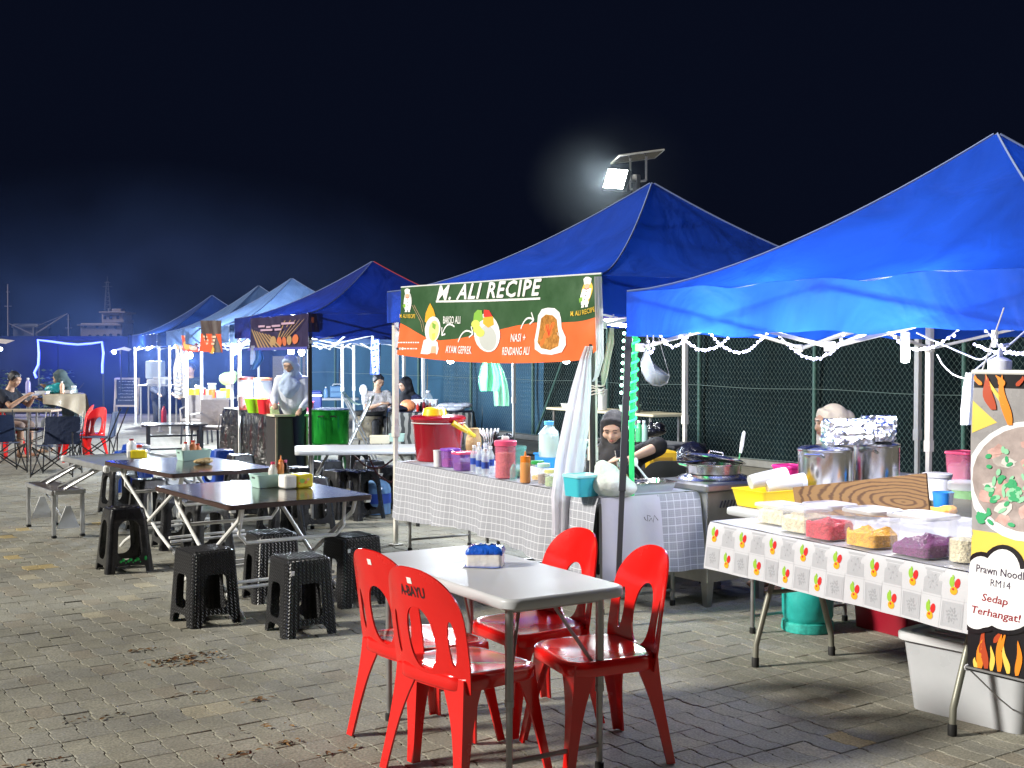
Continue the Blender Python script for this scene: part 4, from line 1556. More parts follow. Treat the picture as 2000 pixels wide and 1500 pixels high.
# ---- low black table out in the lane --------------------------------------
c_ = G(330, 892)
lt = thing("low_table", "low black table standing alone in the lane", "table", (c_.x, c_.y + .3, 0), R(18))
b = MB(); b.box((0, 0, .50), (1.02, .62, .03), .005); b.build("tabletop", mat("worn_black_top", (.05, .045, .04), .18, var=(2.5, .3), coat=.4), lt)
for sx_ in (-1, 1):
    for sy_ in (-1, 1):
        b = MB(); b.box((sx_ * .40, sy_ * .23, .245), (.055, .05, .48), .006); b.build("leg", BLACK_METAL, lt)
    b = MB(); b.box((sx_ * .40, 0, .12), (.035, .44, .035), .004); b.build("crossbar", BLACK_METAL, lt)
b = MB(); b.box((0, .23, .3), (.78, .03, .03), .004); b.box((0, -.23, .12), (.78, .03, .03), .004); b.build("crossbar", BLACK_METAL, lt)

# ---- white folding table in the middle distance ---------------------------
a_, e_ = G(640, 881, .74), G(862, 878, .74)
d_ = e_ - a_
wt2 = white_table("white folding table behind the dark ones, one end behind the tent pole", (a_ + e_) / 2 + Vector((-d_.y, d_.x, 0)).normalized() * .36 - Vector((.18, 0, 0)), math.atan2(d_.y, d_.x), d_.length + .25, .74, .74, (.16, .10))
# ================================================================== STALL TABLES, CLOTHS AND WARES
def clear_plastic(name, col, a=.34, rough=.18):
    return mat(name, col, rough, alpha=a, spec=.6)
CLEAR = clear_plastic("clear_plastic", (.80, .84, .86), .16)
FROST = clear_plastic("frosted_plastic", (.70, .72, .77), .08, .25)
PINKC = clear_plastic("pink_clear_plastic", (.85, .22, .36), .32)
PURPC = clear_plastic("purple_clear_plastic", (.36, .16, .58), .38)
TEALC = clear_plastic("teal_clear_plastic", (.25, .66, .62), .28)
PINK = mat("pink_plastic", (.80, .09, .20), .35)
MAGENTA = mat("magenta_plastic", (.70, .02, .22), .35)
PURPLE = mat("purple_plastic", (.22, .06, .45), .35)
YELLOW = mat("yellow_plastic", (.80, .55, .015), .35)
MINT = mat("mint_plastic", (.42, .62, .56), .4, var=(8, .05))
TEAL = mat("teal_plastic", (.05, .45, .55), .35)
GREENP = mat("green_plastic", (.03, .32, .07), .35)
LIME = mat("lime_plastic", (.32, .72, .015), .3)
ORANGE = mat("orange_sauce", (.75, .20, .015), .35)
REDS = mat("red_sauce", (.50, .03, .015), .35)
CARD = mat("cardboard", (.36, .25, .14), .8, var=(12, .15))
FOODM = {}
def food(name, col, col2=None):
    return mat("food_" + name, col, .55, bump=(75, .9, .02), var=(40, .45))
F_RED = food("red_ice_jelly", (.62, .015, .045)); F_YEL = food("yellow_corn", (.85, .42, .0)); F_PUR = food("purple_onion", (.16, .006, .13))
F_BRN = food("brown_sambal", (.20, .07, .03)); F_CRM = food("cream_noodles", (.70, .62, .42)); F_ORG = food("orange_crackers", (.72, .34, .18))
F_GRN = food("green_slices", (.42, .55, .22))

def bowl_shape(mb, o0, o1, h, th=.004, flare=1.0, mi=0, z0=0.0):
    """open vessel between the outlines o0 (foot) and o1 (rim)"""
    rings = []
    for k in range(6):
        t = k / 5
        rings.append([(a[0] + (b_[0] - a[0]) * t ** flare, a[1] + (b_[1] - a[1]) * t ** flare, z0 + h * t) for a, b_ in zip(o0, o1)])
    rim = [(x * 1.03, y * 1.03, z0 + h) for x, y in o1]
    rim2 = [(x * 1.03, y * 1.03, z0 + h + .004) for x, y in o1]
    inn = [(x * .97, y * .97, z0 + h + .004) for x, y in o1]
    rings += [rim, rim2, inn]
    for k in (4, 2, 0):
        t = k / 5
        rings.append([((a[0] + (b_[0] - a[0]) * t ** flare) * .965, (a[1] + (b_[1] - a[1]) * t ** flare) * .965, z0 + max(th, h * t)) for a, b_ in zip(o0, o1)])
    mb.loft(rings, True, True, mi, True)

def heap(mb, o, h0, h1, mi=0, tilt=(0, 0), seed=1):
    rg = random.Random(seed)
    ph = [rg.random() * 6.28 for _ in range(4)]
    wob = lambda x, y: .010 * math.sin(x * 42 + ph[0]) * math.sin(y * 37 + ph[1]) + .006 * math.sin(x * 95 + ph[2]) + .006 * math.sin(y * 88 + ph[3])
    big = max(abs(p[0]) for p in o) > .07
    rings = [[(x, y, .006) for x, y in o], [(x, y, max(.012, h0 * .93 + tilt[0] * x + tilt[1] * y + (wob(x, y) if big else 0))) for x, y in o]]
    for k in (.93, .8, .6, .4, .2):
        rings.append([(x * k, y * k, max(.014, h0 + (h1 - h0) * 1.6 * (1 - k) + tilt[0] * x * k + tilt[1] * y * k + (wob(x * k, y * k) if big else 0) + rg.gauss(0, .003))) for x, y in o])
    mb.loft(rings, True, True, mi, True)

def tub(label, c, w, d, h, m, rz=ROT_V, lid=None, fill=None, fh=.5, r=.03, taper=.88, group=None, cat="food tub", name="food_tub", tilt=(0, 0), lid_in=False):
    t = thing(name, label, cat, c, rz, group)
    o1 = rrect(w, d, r, 5); o0 = rrect(w * taper, d * taper, r * .9, 5)
    b = MB(); bowl_shape(b, o0, o1, h); b.build("body", m, t, sharp=50)
    if fill:
        q = .93
        of = [(a[0] + (c_[0] - a[0]) * fh * .5, a[1] + (c_[1] - a[1]) * fh * .5) for a, c_ in zip(o0, o1)]
        b = MB(); heap(b, [(x * q, y * q) for x, y in of], h * fh, h * fh * 1.12, 0, tilt, hash(label) % 99); b.build("contents", fill, t)
    if lid:
        b = MB()
        o = rrect(w * 1.05, d * 1.05, r * 1.1, 5)
        rings = [[(x, y, h - .006) for x, y in o], [(x * 1.01, y * 1.01, h + .004) for x, y in o], [(x * .98, y * .98, h + .011) for x, y in o],
                 [(x * .88, y * .88, h + .011) for x, y in o], [(x * .86, y * .86, h + .006) for x, y in o]]
        b.loft(rings, False, True, 0, True); b.build("lid", lid, t, sharp=40)
    return t

def jar(label, c, r, h, m, lid, fill=None, fh=.7, cat="jar", name="jar", group=None, lid_h=.02, neck=1.0):
    t = thing(name, label, cat, c, 0, group)
    b = MB(); b.lathe([(r * .9, 0), (r, .008), (r, h * .82), (r * neck, h * .93), (r * neck, h), (r * neck * .93, h), (r * .93, h * .8), (r * .93, .006)], 22); b.build("body", m, t)
    if fill:
        b = MB(); b.lathe([(r * .9, .007), (r * .92, h * fh), (r * .5, h * fh + .006), (.001, h * fh + .01)], 18); b.build("contents", fill, t)
    b = MB(); b.lathe([(r * neck * 1.06, h - lid_h * .5), (r * neck * 1.08, h + lid_h * .5), (r * neck * 1.0, h + lid_h * .7), (.001, h + lid_h * .75)], 22); b.build("lid", lid, t)
    return t

def bottle(label, c, r, h, m, cap, fill=None, fh=.8, nozzle=False, label_m=None, group=None, name="bottle", cat="bottle"):
    t = thing(name, label, cat, c, 0, group)
    b = MB(); b.lathe([(r * .86, 0), (r, .006), (r, h * .62), (r * .9, h * .72), (r * .42, h * .86), (r * .38, h * .92)], 18); b.build("body", m, t)
    if fill:
        b = MB(); b.lathe([(r * .88, .004), (r * .94, h * .6 * fh), (.001, h * .6 * fh + .002)], 16); b.build("contents", fill, t)
    if label_m:
        b = MB(); b.lathe([(r * 1.012, h * .28), (r * 1.012, h * .52)], 18, cap0=False, cap1=False); b.build("wrapper", label_m, t)
    b = MB()
    if nozzle: b.lathe([(r * .6, h * .84), (r * .6, h * .89), (r * .22, h * .92), (r * .10, h * 1.06), (.001, h * 1.07)], 14)
    else: b.lathe([(r * .46, h * .9), (r * .48, h * 1.0), (.001, h * 1.005)], 14)
    b.build("cap", cap, t)
    return t

def drape(label, P0, a, b_, La, Lb, h, hang_front, hang_side, m, side_m=None, seed=1, name="tablecloth", group=None, sides=("f", "r", "l"), back=0.0):
    """cloth laid on a table top: P0 corner, a along the front edge, b_ into the depth.  one sheet with UVs in metres"""
    t = thing(name, label, "tablecloth", (P0.x, P0.y, 0), math.atan2(a.y, a.x), group)
    sgn = 1 if (a.x * b_.y - a.y * b_.x) > 0 else -1
    rg = random.Random(seed)
    ph = [rg.random() * 6 for _ in range(8)]
    # top
    P_, uv = [], []
    for j in range(9):
        y = Lb * j / 8
        P_.append([(La * i / 40, sgn * y, h + .0035 + .0015 * math.sin(i * .9 + j)) for i in range(41)])
        uv.append([(La * i / 40, y) for i in range(41)])
    b = MB(); b.grid(P_, uv=uv)
    b.build("top", m, t)
    def skirt(name_, p, q, L, hang, mm, phs, flare=.05, uv0=0.0):
        p, q = Vector(p), Vector(q)
        d = (q - p).normalized()
        n = Vector((d.y, -d.x, 0)) * (1 if sgn > 0 else -1)
        P_, uv = [], []
        n_i = max(24, int(L / .035))
        for j in range(13):
            f = j / 12
            row, ur = [], []
            for i in range(n_i + 1):
                s = i / n_i
                w_ = (.020 * math.sin(s * L * 9 + phs) + .014 * math.sin(s * L * 17 + phs * 2) + .008 * math.sin(s * L * 31 + f * 2)) * f ** .8
                edge = .012 * (1 - math.exp(-f * 14))
                hz = hang(s) if callable(hang) else hang
                pt = p + (q - p) * s + n * (edge + flare * f * .6 + w_ + .004)
                row.append((pt.x, pt.y, h + .0035 - (hz * f if f > 0 else 0) - (0.004 if f == 0 else 0)))
                ur.append((uv0 + s * L, -hz * f))
            P_.append(row); uv.append(ur)
        bb = MB(); bb.grid(P_, uv=uv, flip=True)
        return bb.build(name_, mm, t, sharp=80)
    if "f" in sides: skirt("front_drop", (0, 0, 0), (La, 0, 0), La, hang_front, m, ph[0])
    if "r" in sides: skirt("side_drop", (La, 0, 0), (La, sgn * Lb, 0), Lb, hang_side, side_m or m, ph[1])
    if "l" in sides: skirt("side_drop", (0, sgn * Lb, 0), (0, 0, 0), Lb, hang_side, side_m or m, ph[2])
    return t, skirt

def checked_material(name, base, line, pitch=.062):
    m = bpy.data.materials.new(name)
    m.use_nodes = True
    nt = m.node_tree; b = nt.nodes["Principled BSDF"]
    b.inputs["Roughness"].default_value = .75
    uv = nt.nodes.new("ShaderNodeUVMap"); sep = nt.nodes.new("ShaderNodeSeparateXYZ"); nt.links.new(uv.outputs[0], sep.inputs[0])
    def M(op, a, b_=None):
        n = nt.nodes.new("ShaderNodeMath"); n.operation = op
        for i, v in enumerate((a, b_)):
            if v is None: continue
            if isinstance(v, (int, float)): n.inputs[i].default_value = v
            else: nt.links.new(v, n.inputs[i])
        return n.outputs[0]
    def ln(o, w_): return M('LESS_THAN', M('PINGPONG', M('DIVIDE', o, pitch), .5), w_)
    f = M('MAXIMUM', ln(sep.outputs[0], .045), ln(sep.outputs[1], .05))
    weave = M('MULTIPLY', M('ADD', M('LESS_THAN', M('PINGPONG', M('DIVIDE', sep.outputs[0], .012), .5), .25), M('LESS_THAN', M('PINGPONG', M('DIVIDE', sep.outputs[1], .012), .5), .25)), .12)
    f2 = M('MINIMUM', M('ADD', f, weave), 1.0)
    mx = nt.nodes.new("ShaderNodeMix"); mx.data_type = 'RGBA'
    nt.links.new(f2, mx.inputs[0])
    mx.inputs[6].default_value = (*base, 1); mx.inputs[7].default_value = (*line, 1)
    nt.links.new(mx.outputs[2], b.inputs["Base Color"])
    t = nt.nodes.new("ShaderNodeBsdfTranslucent"); nt.links.new(mx.outputs[2], t.inputs[0])
    ms = nt.nodes.new("ShaderNodeMixShader"); ms.inputs[0].default_value = .18
    nt.links.new(b.outputs[0], ms.inputs[1]); nt.links.new(t.outputs[0], ms.inputs[2]); nt.links.new(ms.outputs[0], nt.nodes["Material Output"].inputs[0])
    return m
CHECK = checked_material("grey_checked_cotton", (.33, .34, .39), (.66, .67, .72), .052)
PLAINC = mat("plain_pale_cloth", (.52, .51, .58), .7, transl=.2, bump=(18, .3))

# ---------------------------------------------------------------- recipe stall
QT = Vector((.54, 7.62, 0)); uT = Vector((-.5, .866, 0)); vT = Vector((.866, .5, 0))
LT, DT, HT = 3.0, .72, .75
angT = math.atan2(uT.y, uT.x)
for k in range(2):
    cc = QT + uT * (LT * (.25 + .5 * k)) + vT * DT / 2
    tt_ = white_table(("white table under the near half of the checked cloth", "white table under the far half of the checked cloth")[k], cc, angT, LT / 2 - .01, DT - .02, HT, (.08, .07))
    tt_["group"] = "tables under the grey checked cloth"
cl, skirt = drape("grey checked cotton cloth hanging down the long side of the recipe stall", QT, uT, vT, LT, DT, HT, lambda s: .49 - .06 * math.sin(s * 2.6) + .02 * math.sin(s * 9), .46, CHECK, CHECK, seed=4, sides=("f", "r"))
cl2, skirt2 = drape("pale plain cloth with a checked end hanging over the stall table's near end", QT - uT * .012 - Vector((0, 0, 0)), uT, vT, .85, DT + .04, HT + .002, .03, .48, PLAINC, PLAINC, seed=6, sides=())
skirt2("side_drop", (-.004, -(DT) * .62, 0), (-.004, 0, 0), DT * .62, .52, PLAINC, 1.4, .06)
skirt2("checked_drop", (-.006, -(DT + .05), 0), (-.006, -(DT) * .60, 0), DT * .45, .50, CHECK, 2.2, .09)
# a small signature scrawled on the plain cloth
b = MB()
def sig_map(x, y):
    return (-.052, -(.36 - x), HT - .16 + y)
for pts in ([(-.05, .0), (-.02, .035), (-.01, -.01), (.005, .02), (.02, .0)], [(.01, .03), (.035, .04), (.03, .0), (.05, .012), (.06, .03)]):
    put_stroke(b, pts, .005, sig_map)
b.build("scrawl", INK, cl2)

ZT = HT + .006
def onT(px, py): return G(px, py, ZT)
# red cooler jug
jg = thing("cooler_jug", "big red cooler jug with a yellow cap and yellow handle", "cooler jug", onT(856, 899))
b = MB(); b.lathe([(.175, 0), (.182, .01), (.218, .335), (.222, .34)], 32); b.build("body", mat("deep_red_plastic", (.36, .008, .02), .22, coat=.4), jg)
b = MB(); b.lathe([(.224, .335), (.232, .345), (.232, .362), (.21, .374), (.06, .384), (.001, .385)], 32); b.build("lid", mat("deep_red_plastic", (.36, .008, .02), .22), jg)
b = MB(); b.tube([(.2245 * math.cos(a), .2245 * math.sin(a), .318) for a in np.linspace(0, 6.2832, 33)[:-1]], .004, 6, closed=True); b.build("white_band", WHITE_PLASTIC, jg)
b = MB(); b.lathe([(.105, .376), (.10, .40), (.092, .43), (.07, .442), (.001, .445)], 24, 0, Matrix.Translation((-.03, 0, 0))); b.build("cap", YELLOW, jg)
b = MB()
b.tube([(.13, -.20, .325), (.24, -.17, .255), (.30, -.02, .205), (.27, .10, .22), (.15, .185, .325)], [.024, .018, .016, .016, .022], 8); b.build("handle", YELLOW, jg)

tub("small white tub at the foot of the red jug", onT(857, 911), .085, .085, .125, WHITE_PLASTIC, r=.04, group="tubs on the checked cloth")
tub("purple clear tub of red sauce, left of the pink lidded one", onT(880, 912), .13, .13, .135, PURPC, lid=PURPLE, fill=REDS, fh=.45, group="tubs on the checked cloth")
tub("clear violet tub with a pink lid and brown sambal", onT(907, 918), .165, .14, .13, PURPC, lid=PINK, fill=F_BRN, fh=.4, group="tubs on the checked cloth")
LBL = mat("blue_wrapper", (.03, .08, .42), .4)
WAT = clear_plastic("bottled_water", (.72, .80, .85), .38, .08)
for k, (px, py) in enumerate(((926, 921), (937, 926), (948, 930), (935, 914), (947, 918), (958, 924))):
    bottle("small water bottle with a blue wrapper, %s of its cluster" % ("at the left front", "second along the front", "at the right front", "at the left back", "in the middle back", "at the right back")[k], onT(px, py), .029, .20, WAT, WHITE_PLASTIC, label_m=LBL, group="water bottles on the checked cloth")
tc = jar("tall pink canister of orange crackers with a pink lid", onT(987, 934), .075, .25, PINKC, PINK, fill=F_ORG, fh=.72, cat="canister", name="canister", lid_h=.03)
b = MB(); b.box((0, .01, .285), (.055, .03, .035), .01); b.build("lid_handle", WHITE_PLASTIC, tc)
jar("clear teal canister behind the orange sauce bottle", onT(1011, 931), .062, .21, TEALC, TEALC, cat="canister", name="canister", fill=F_GRN, fh=.2)
bottle("orange squeeze bottle of chilli sauce with a pointed nozzle", onT(1026, 943), .037, .205, clear_plastic("sauce_bottle", (.80, .42, .16), .6), ORANGE, fill=ORANGE, fh=1.5, nozzle=True)
jar("glass jar with a dark green lid behind the mint lidded one", onT(1050, 938), .044, .125, CLEAR, GREENP, fill=F_YEL, fh=.25)
jar("glass jar with a mint lid", onT(1062, 946), .042, .13, CLEAR, MINT, fill=F_BRN, fh=.5)
jar("glass jar with a pale yellow lid at the curtain's edge", onT(1077, 951), .045, .105, CLEAR, mat("pale_yellow_lid", (.65, .62, .25), .4), fill=F_GRN, fh=.6)
bottle("small clear dropper bottle by the teal canister", onT(1003, 938), .026, .12, TEALC, TEALC, nozzle=True)
wb = bottle("large water flask with a sky blue screw cap", onT(1072, 893), .088, .31, clear_plastic("flask_water", (.62, .80, .78), .45, .1), mat("sky_blue_cap", (.10, .42, .72), .4), fill=clear_plastic("flask_fill", (.70, .80, .70), .5), fh=1.0, cat="flask", name="water_flask")
# paper bag, cutlery, dark bag behind the wares
pb_ = thing("paper_bag", "crumpled brown paper bag standing behind the water bottles", "bag", onT(925, 887))
b = MB(); b.lathe([(.055, 0), (.072, .06), (.068, .14), (.05, .19), (.062, .23)], 14, cap1=False); b.build("body", mat("brown_paper", (.30, .19, .09), .8, bump=(30, .8)), pb_)
cu = thing("cutlery_holder", "clear beaker with white plastic cutlery fanning out", "cutlery", onT(955, 893))
b = MB(); bowl_shape(b, circ(.045, 16), circ(.052, 16), .12); b.build("beaker", CLEAR, cu)
for k in range(6):
    a = -0.9 + k * .36
    b = MB(); b.tube([(.01 * k - .03, 0, .01), (.03 * math.sin(a) + .01 * k - .02, .01 * math.cos(k), .17), (.09 * math.sin(a), .02 * math.cos(k), .215), (.105 * math.sin(a), .02 * math.cos(k), .25)], [.004, .005, .014, .006], 6)
    b.build("spoon", mat("cutlery_white", (.75, .76, .78), .35), cu)
blob("carrier_bag", [('e', (0, 0, .09), (.085, .06, .09)), ('e', (.06, 0, .16), (.06, .04, .06)), ('e', (-.04, 0, .17), (.03, .03, .07))], mat("black_bag", (.012, .012, .014), .25, bump=(14, 1.0, .03)), None, .012, 3, loc=onT(978, 895))
tag(bpy.data.objects["carrier_bag"], "small black carrier bag slumped behind the pink canister", "bag")
tub("flat turquoise tub right of the curtain", onT(1136, 968), .19, .17, .125, TEAL, lid=mat("pale_turquoise_lid", (.30, .65, .70), .4), r=.025)
o = blob("rice_sack", [('e', (0, 0, .075), (.13, .11, .085)), ('e', (-.02, .02, .13), (.085, .08, .075)), ('e', (.09, -.01, .05), (.08, .08, .055)), ('e', (-.05, .02, .175), (.05, .045, .05))],
     mat("white_sack", (.66, .67, .63), .5, bump=(9, .9, .05), transl=.2), None, .014, 3, loc=onT(1192, 968))
tag(o, "soft white plastic sack slumped between the two front poles", "sack")
# steel tray with ladles
st_ = thing("steel_tray", "steel serving tray holding dark tongs and spoons", "tray", onT(1262, 958), ROT_V + R(-8))
b = MB(); bowl_shape(b, rrect(.30, .20, .03), rrect(.34, .24, .03), .06); b.build("tray", STEEL, st_)
b = MB(); b.box((-.08, .03, .065), (.15, .12, .02), .006); b.build("lid_flap", STEEL, st_)
for k, (x0, x1, y) in enumerate(((-.12, -.19, .02), (-.03, -.12, .05), (.02, -.06, .03))):
    b = MB(); b.tube([(x0 + .05, y, .03), (x0, y, .08), (x1, y, .17)], [.012, .008, .007], 6); b.sphere((x1, y, .185), .022, 8, 6, sc=(.8, .4, 1.4)); b.build("spoon", (STEEL, BLACK_PLASTIC, WHITE_PLASTIC)[k], st_)

# white containers and a dark tub on the back part of the table, half behind the curtain
jar("pale green canister half hidden between the curtain and black pole", onT(1143, 912), .06, .2, TEALC, MINT, cat="canister", name="canister")
jar("short clear canister beside the black pole", onT(1132, 925), .05, .13, CLEAR, TEALC, cat="canister", name="canister")

# ---------------------------------------------------------------- steel kiosk between the stalls
kc = G(1381, 1187)
kk = thing("steel_cooker", "stainless steel cooking cabinet with vents and a lidded pan on top", "cooker", kc, ROT_V)
dull = mat("dull_stainless", (.40, .40, .38), .33, .95, var=(5, .25), bump=(3, .15, .02))
b = MB()
b.loft([[(.0, .0, .16), (.54, .0, .16), (.54, .46, .16), (.0, .46, .16)], [(.0, .0, .745), (.54, 0, .745), (.54, .46, .745), (0, .46, .745)]], True, True, 0, False)
b.build("cabinet", dull, kk)
b = MB(); b.box((.27, .23, .775), (.60, .52, .055), .012); b.build("worktop", dull, kk)
for x, y in ((.03, .03), (.51, .03), (.03, .43), (.51, .43)):
    b = MB(); b.loft([[(x - .03, y - .03, .16), (x + .03, y - .03, .16), (x + .03, y + .03, .16), (x - .03, y + .03, .16)], [(x - .02, y - .02, 0), (x + .02, y - .02, 0), (x + .02, y + .02, 0), (x - .02, y + .02, 0)]][::-1], True, True, 0, False); b.build("leg", dull, kk)
for k in range(11):
    b = MB(); b.box((.12 + k * .03, -.003, .665), (.010, .006, .05), .001, T=Matrix.Translation((.12 + k * .03, -.002, .66)) @ Matrix.Rotation(R(25), 4, 'Y') @ Matrix.Translation((-(.12 + k * .03), .002, -.66))); b.build("vent", INK, kk)
for k in range(9):
    b = MB(); b.box((-.003, .10 + k * .03, .66), (.006, .010, .045), .001); b.build("vent", INK, kk)
b = MB(); b.tube([(-.002, -.002, .16), (-.002, -.002, .745)], .006, 6); b.build("corner_strip", STEEL, kk)
pn = thing("lidded_pan", "wide steel pan with its lid askew on the steel cooker", "pan", kc + V * .30 + U * .25 + Vector((0, 0, .803)))
b = MB(); b.lathe([(.25, 0), (.23, .018), (.19, .03), (.185, .034)], 30); b.build("burner_ring", STEEL, pn)
b = MB(); b.lathe([(.16, .034), (.185, .04), (.19, .095), (.197, .10), (.197, .105), (.18, .10)], 32, cap1=False); b.build("pan", STEEL, pn)
TL = Matrix.Translation((0.01, 0, .125)) @ Matrix.Rotation(R(9), 4, 'Y') @ Matrix.Rotation(R(-7), 4, 'X')
b = MB(); b.lathe([(.205, 0), (.205, .006), (.18, .02), (.10, .03), (.001, .034)], 32, 0, TL); b.build("lid", STEEL, pn)
b = MB(); b.tube([TL @ Vector(q) for q in ((-.05, 0, .03), (-.045, 0, .055), (.045, 0, .055), (.05, 0, .03))], .008, 7); b.tube([(-.19, .05, .09), (-.235, .03, .10), (-.235, -.03, .10), (-.19, -.05, .09)], .008, 7); b.build("handle", STEEL, pn)
ldl = thing("ladle", "white handled ladle standing up in the steel pan", "ladle", pn.location + Vector((.165, .02, .06)))
b = MB(); b.tube([(0, 0, 0), (.02, 0, .12)], .006, 6); b.sphere((0, 0, -.005), .03, 8, 6); b.build("shaft", STEEL, ldl)
b = MB(); b.tube([(.02, 0, .11), (.03, 0, .17), (.042, 0, .245), (.045, 0, .26)], [.010, .014, .012, .006], 8); b.build("grip", WHITE_PLASTIC, ldl)

# ---------------------------------------------------------------- noodle stall (right)
P1 = Vector((1.075, 6.62, 0)); uD = Vector((.47, -.883, 0)); vD = Vector((.883, .47, 0))
fruit_table = white_table("white folding table under the fruit print cloth", P1 + uD * .92 + vD * .36, math.atan2(uD.y, uD.x), 1.84, .70, .735, (.26, .09), legs="wish", leg_m=mat("olive_grey_tube", (.24, .24, .20), .4, .4))
FRUITC = mat("white_oilcloth", (.50, .51, .55), .32, coat=.2, bump=(10, .25, .02))
fc, fskirt = drape("white oilcloth printed with fruit squares over the noodle stall table", P1, uD, vD, 1.86, .72, .74, .24, .22, FRUITC, FRUITC, seed=9, sides=())
# the printed front drop is a plain sheet so that the print can lie on it
def drop_map(x, y, off=0.0):
    f = -y / .245
    w_ = (.010 * math.sin(x * 8 + 1) + .006 * math.sin(x * 19 + 2)) * max(0, f) ** .8
    return (x, -(.010 + .022 * f + w_) * 1.0 - off if False else (.0), 0)
def fd(x, y, off=0.0):
    f = max(0.0, -y / .25)
    w_ = (.009 * math.sin(x * 8 + 1) + .005 * math.sin(x * 19 + 2)) * f ** .8
    edge = .012 * (1 - math.exp(-f * 14))
    return (x, -(edge + .02 * f + w_ + .004 + off), .7435 + y - (.003 if f == 0 else 0))
b = MB(); b.grid([[fd(x, y) for x in np.linspace(0, 1.86, 90)] for y in np.linspace(0, -.25, 12)], flip=True); b.build("front_drop", FRUITC, fc)
b = MB(); b.grid([[(-.005 - .02 * f, y, .7435 - .24 * f) for y in np.linspace(0, .72, 8)] for f in np.linspace(0, 1, 6)], flip=False); b.build("side_drop", FRUITC, fc)
PR = [mat("print_grey", (.30, .31, .34), .4), mat("print_red", (.55, .02, .02), .4), mat("print_green", (.25, .45, .04), .4), mat("print_orange", (.75, .33, .01), .4), mat("print_line", (.40, .41, .45), .4), mat("print_pale", (.36, .37, .40), .4), mat("print_wash", (.385, .395, .43), .35)]
b = MB()
S = .1225
off = lambda d: (lambda x, y: fd(x, y, d))
for r_ in range(2):
    for c_ in range(16):
        x0, y0 = c_ * S * .95 + .008, -(r_ * S + .006)
        if x0 + S * .9 > 1.86: continue
        cx, cy = x0 + S * .46, y0 - S * .47
        if (r_ + c_) % 2 == 0:
            put_poly(b, ell(cx - .014, cy + .012, .013, .022, .15), off(.0010), 2)
            put_poly(b, ell(cx + .015, cy + .010, .014, .021, -.2), off(.0014), 1)
            put_poly(b, ell(cx, cy - .022, .019, .017), off(.0018), 3)
            put_poly(b, ell(cx - .010, cy + .034, .005, .009, .5), off(.0020), 2)
            put_poly(b, ell(cx - .003, cy - .016, .006, .005), off(.0022), 1)
        else:
            q = S * .42
            sq = [(cx - q, cy - q), (cx + q, cy - q), (cx + q, cy + q), (cx - q, cy + q)]
            put_poly(b, sq, off(.0006), 6)
            put_stroke(b, sq + sq[:1], .0018, off(.0012), 4)
            q *= .82
            sq = [(cx - q, cy - q), (cx + q, cy - q), (cx + q, cy + q), (cx - q, cy + q)]
            put_stroke(b, sq + sq[:1], .0010, off(.0010), 5)
            for k in range(8):
                a = k * math.pi / 4
                put_poly(b, ell(cx + .017 * math.cos(a), cy + .020 * math.sin(a), .009, .0042, a + .5, 8), off(.0016), 0 if r_ else 4)
                put_poly(b, ell(cx + .028 * math.cos(a + .39), cy + .030 * math.sin(a + .39), .0052, .003, a, 7), off(.0018), 0 if k % 2 else 4)
            put_poly(b, ell(cx, cy, .006, .006, 0, 8), off(.0014), 0)
for c_ in range(1, 16):
    x0 = c_ * S * .95 + .003
    if x0 < 1.85: put_stroke(b, [(x0, -.004), (x0, -.12), (x0, -.246)], .0010, off(.0008), 5)
put_stroke(b, [(x, -S - .002) for x in np.linspace(0.005, 1.855, 40)], .0012, off(.0008), 5)
pr = b.build("fruit_print", PR, fc)

T2c = Vector((1.27, 7.28, 0))
second = white_table("bare white folding table behind the fruit cloth, holding the pots", T2c + uD * .80 + vD * .46, math.atan2(uD.y, uD.x), 1.66, .92, .735, (.16, .10))
ZS = .748
def onF(px, py): return G(px, py, ZS)
WLID = clear_plastic("frosted_lid", (.60, .62, .67), .55, .35)
GT = "food tubs lined up on the fruit cloth"
aF = math.atan2(uD.y, uD.x)
tub("flat cream filled tub with a clear lid, the farther of the pair", onF(1527, 1022), .22, .19, .095, FROST, aF, WLID, F_CRM, .75, .02, .95, GT)
tub("flat cream filled tub with a clear lid, next to the pink filled one", onF(1573, 1038), .20, .19, .115, FROST, aF, WLID, F_CRM, .7, .02, .95, GT)
tub("frosted tub half full of pinkish red jelly", onF(1620, 1051), .205, .20, .16, FROST, aF, WLID, F_RED, .48, .04, .93, GT)
tub("frosted tub half full of bright yellow sweetcorn", onF(1703, 1066), .215, .20, .165, FROST, aF, WLID, F_YEL, .40, .04, .93, GT)
tub("frosted tub of chopped purple onion sliding to one side", onF(1803, 1084), .25, .22, .175, FROST, aF, WLID, F_PUR, .36, .04, .93, GT, tilt=(0, .14))
jar("tall frosted canister of pale batter by the hanging banner", onF(1884, 1098), .068, .33, FROST, WLID, fill=F_CRM, fh=.3, cat="canister", name="canister", lid_h=.03)
yc = thing("yellow_tray", "yellow plastic tray holding packs of paper cups", "tray", G(1497, 988, .74), aF + R(2))
b = MB(); bowl_shape(b, rrect(.25, .26, .02), rrect(.29, .31, .025), .10); b.build("tray", YELLOW, yc)
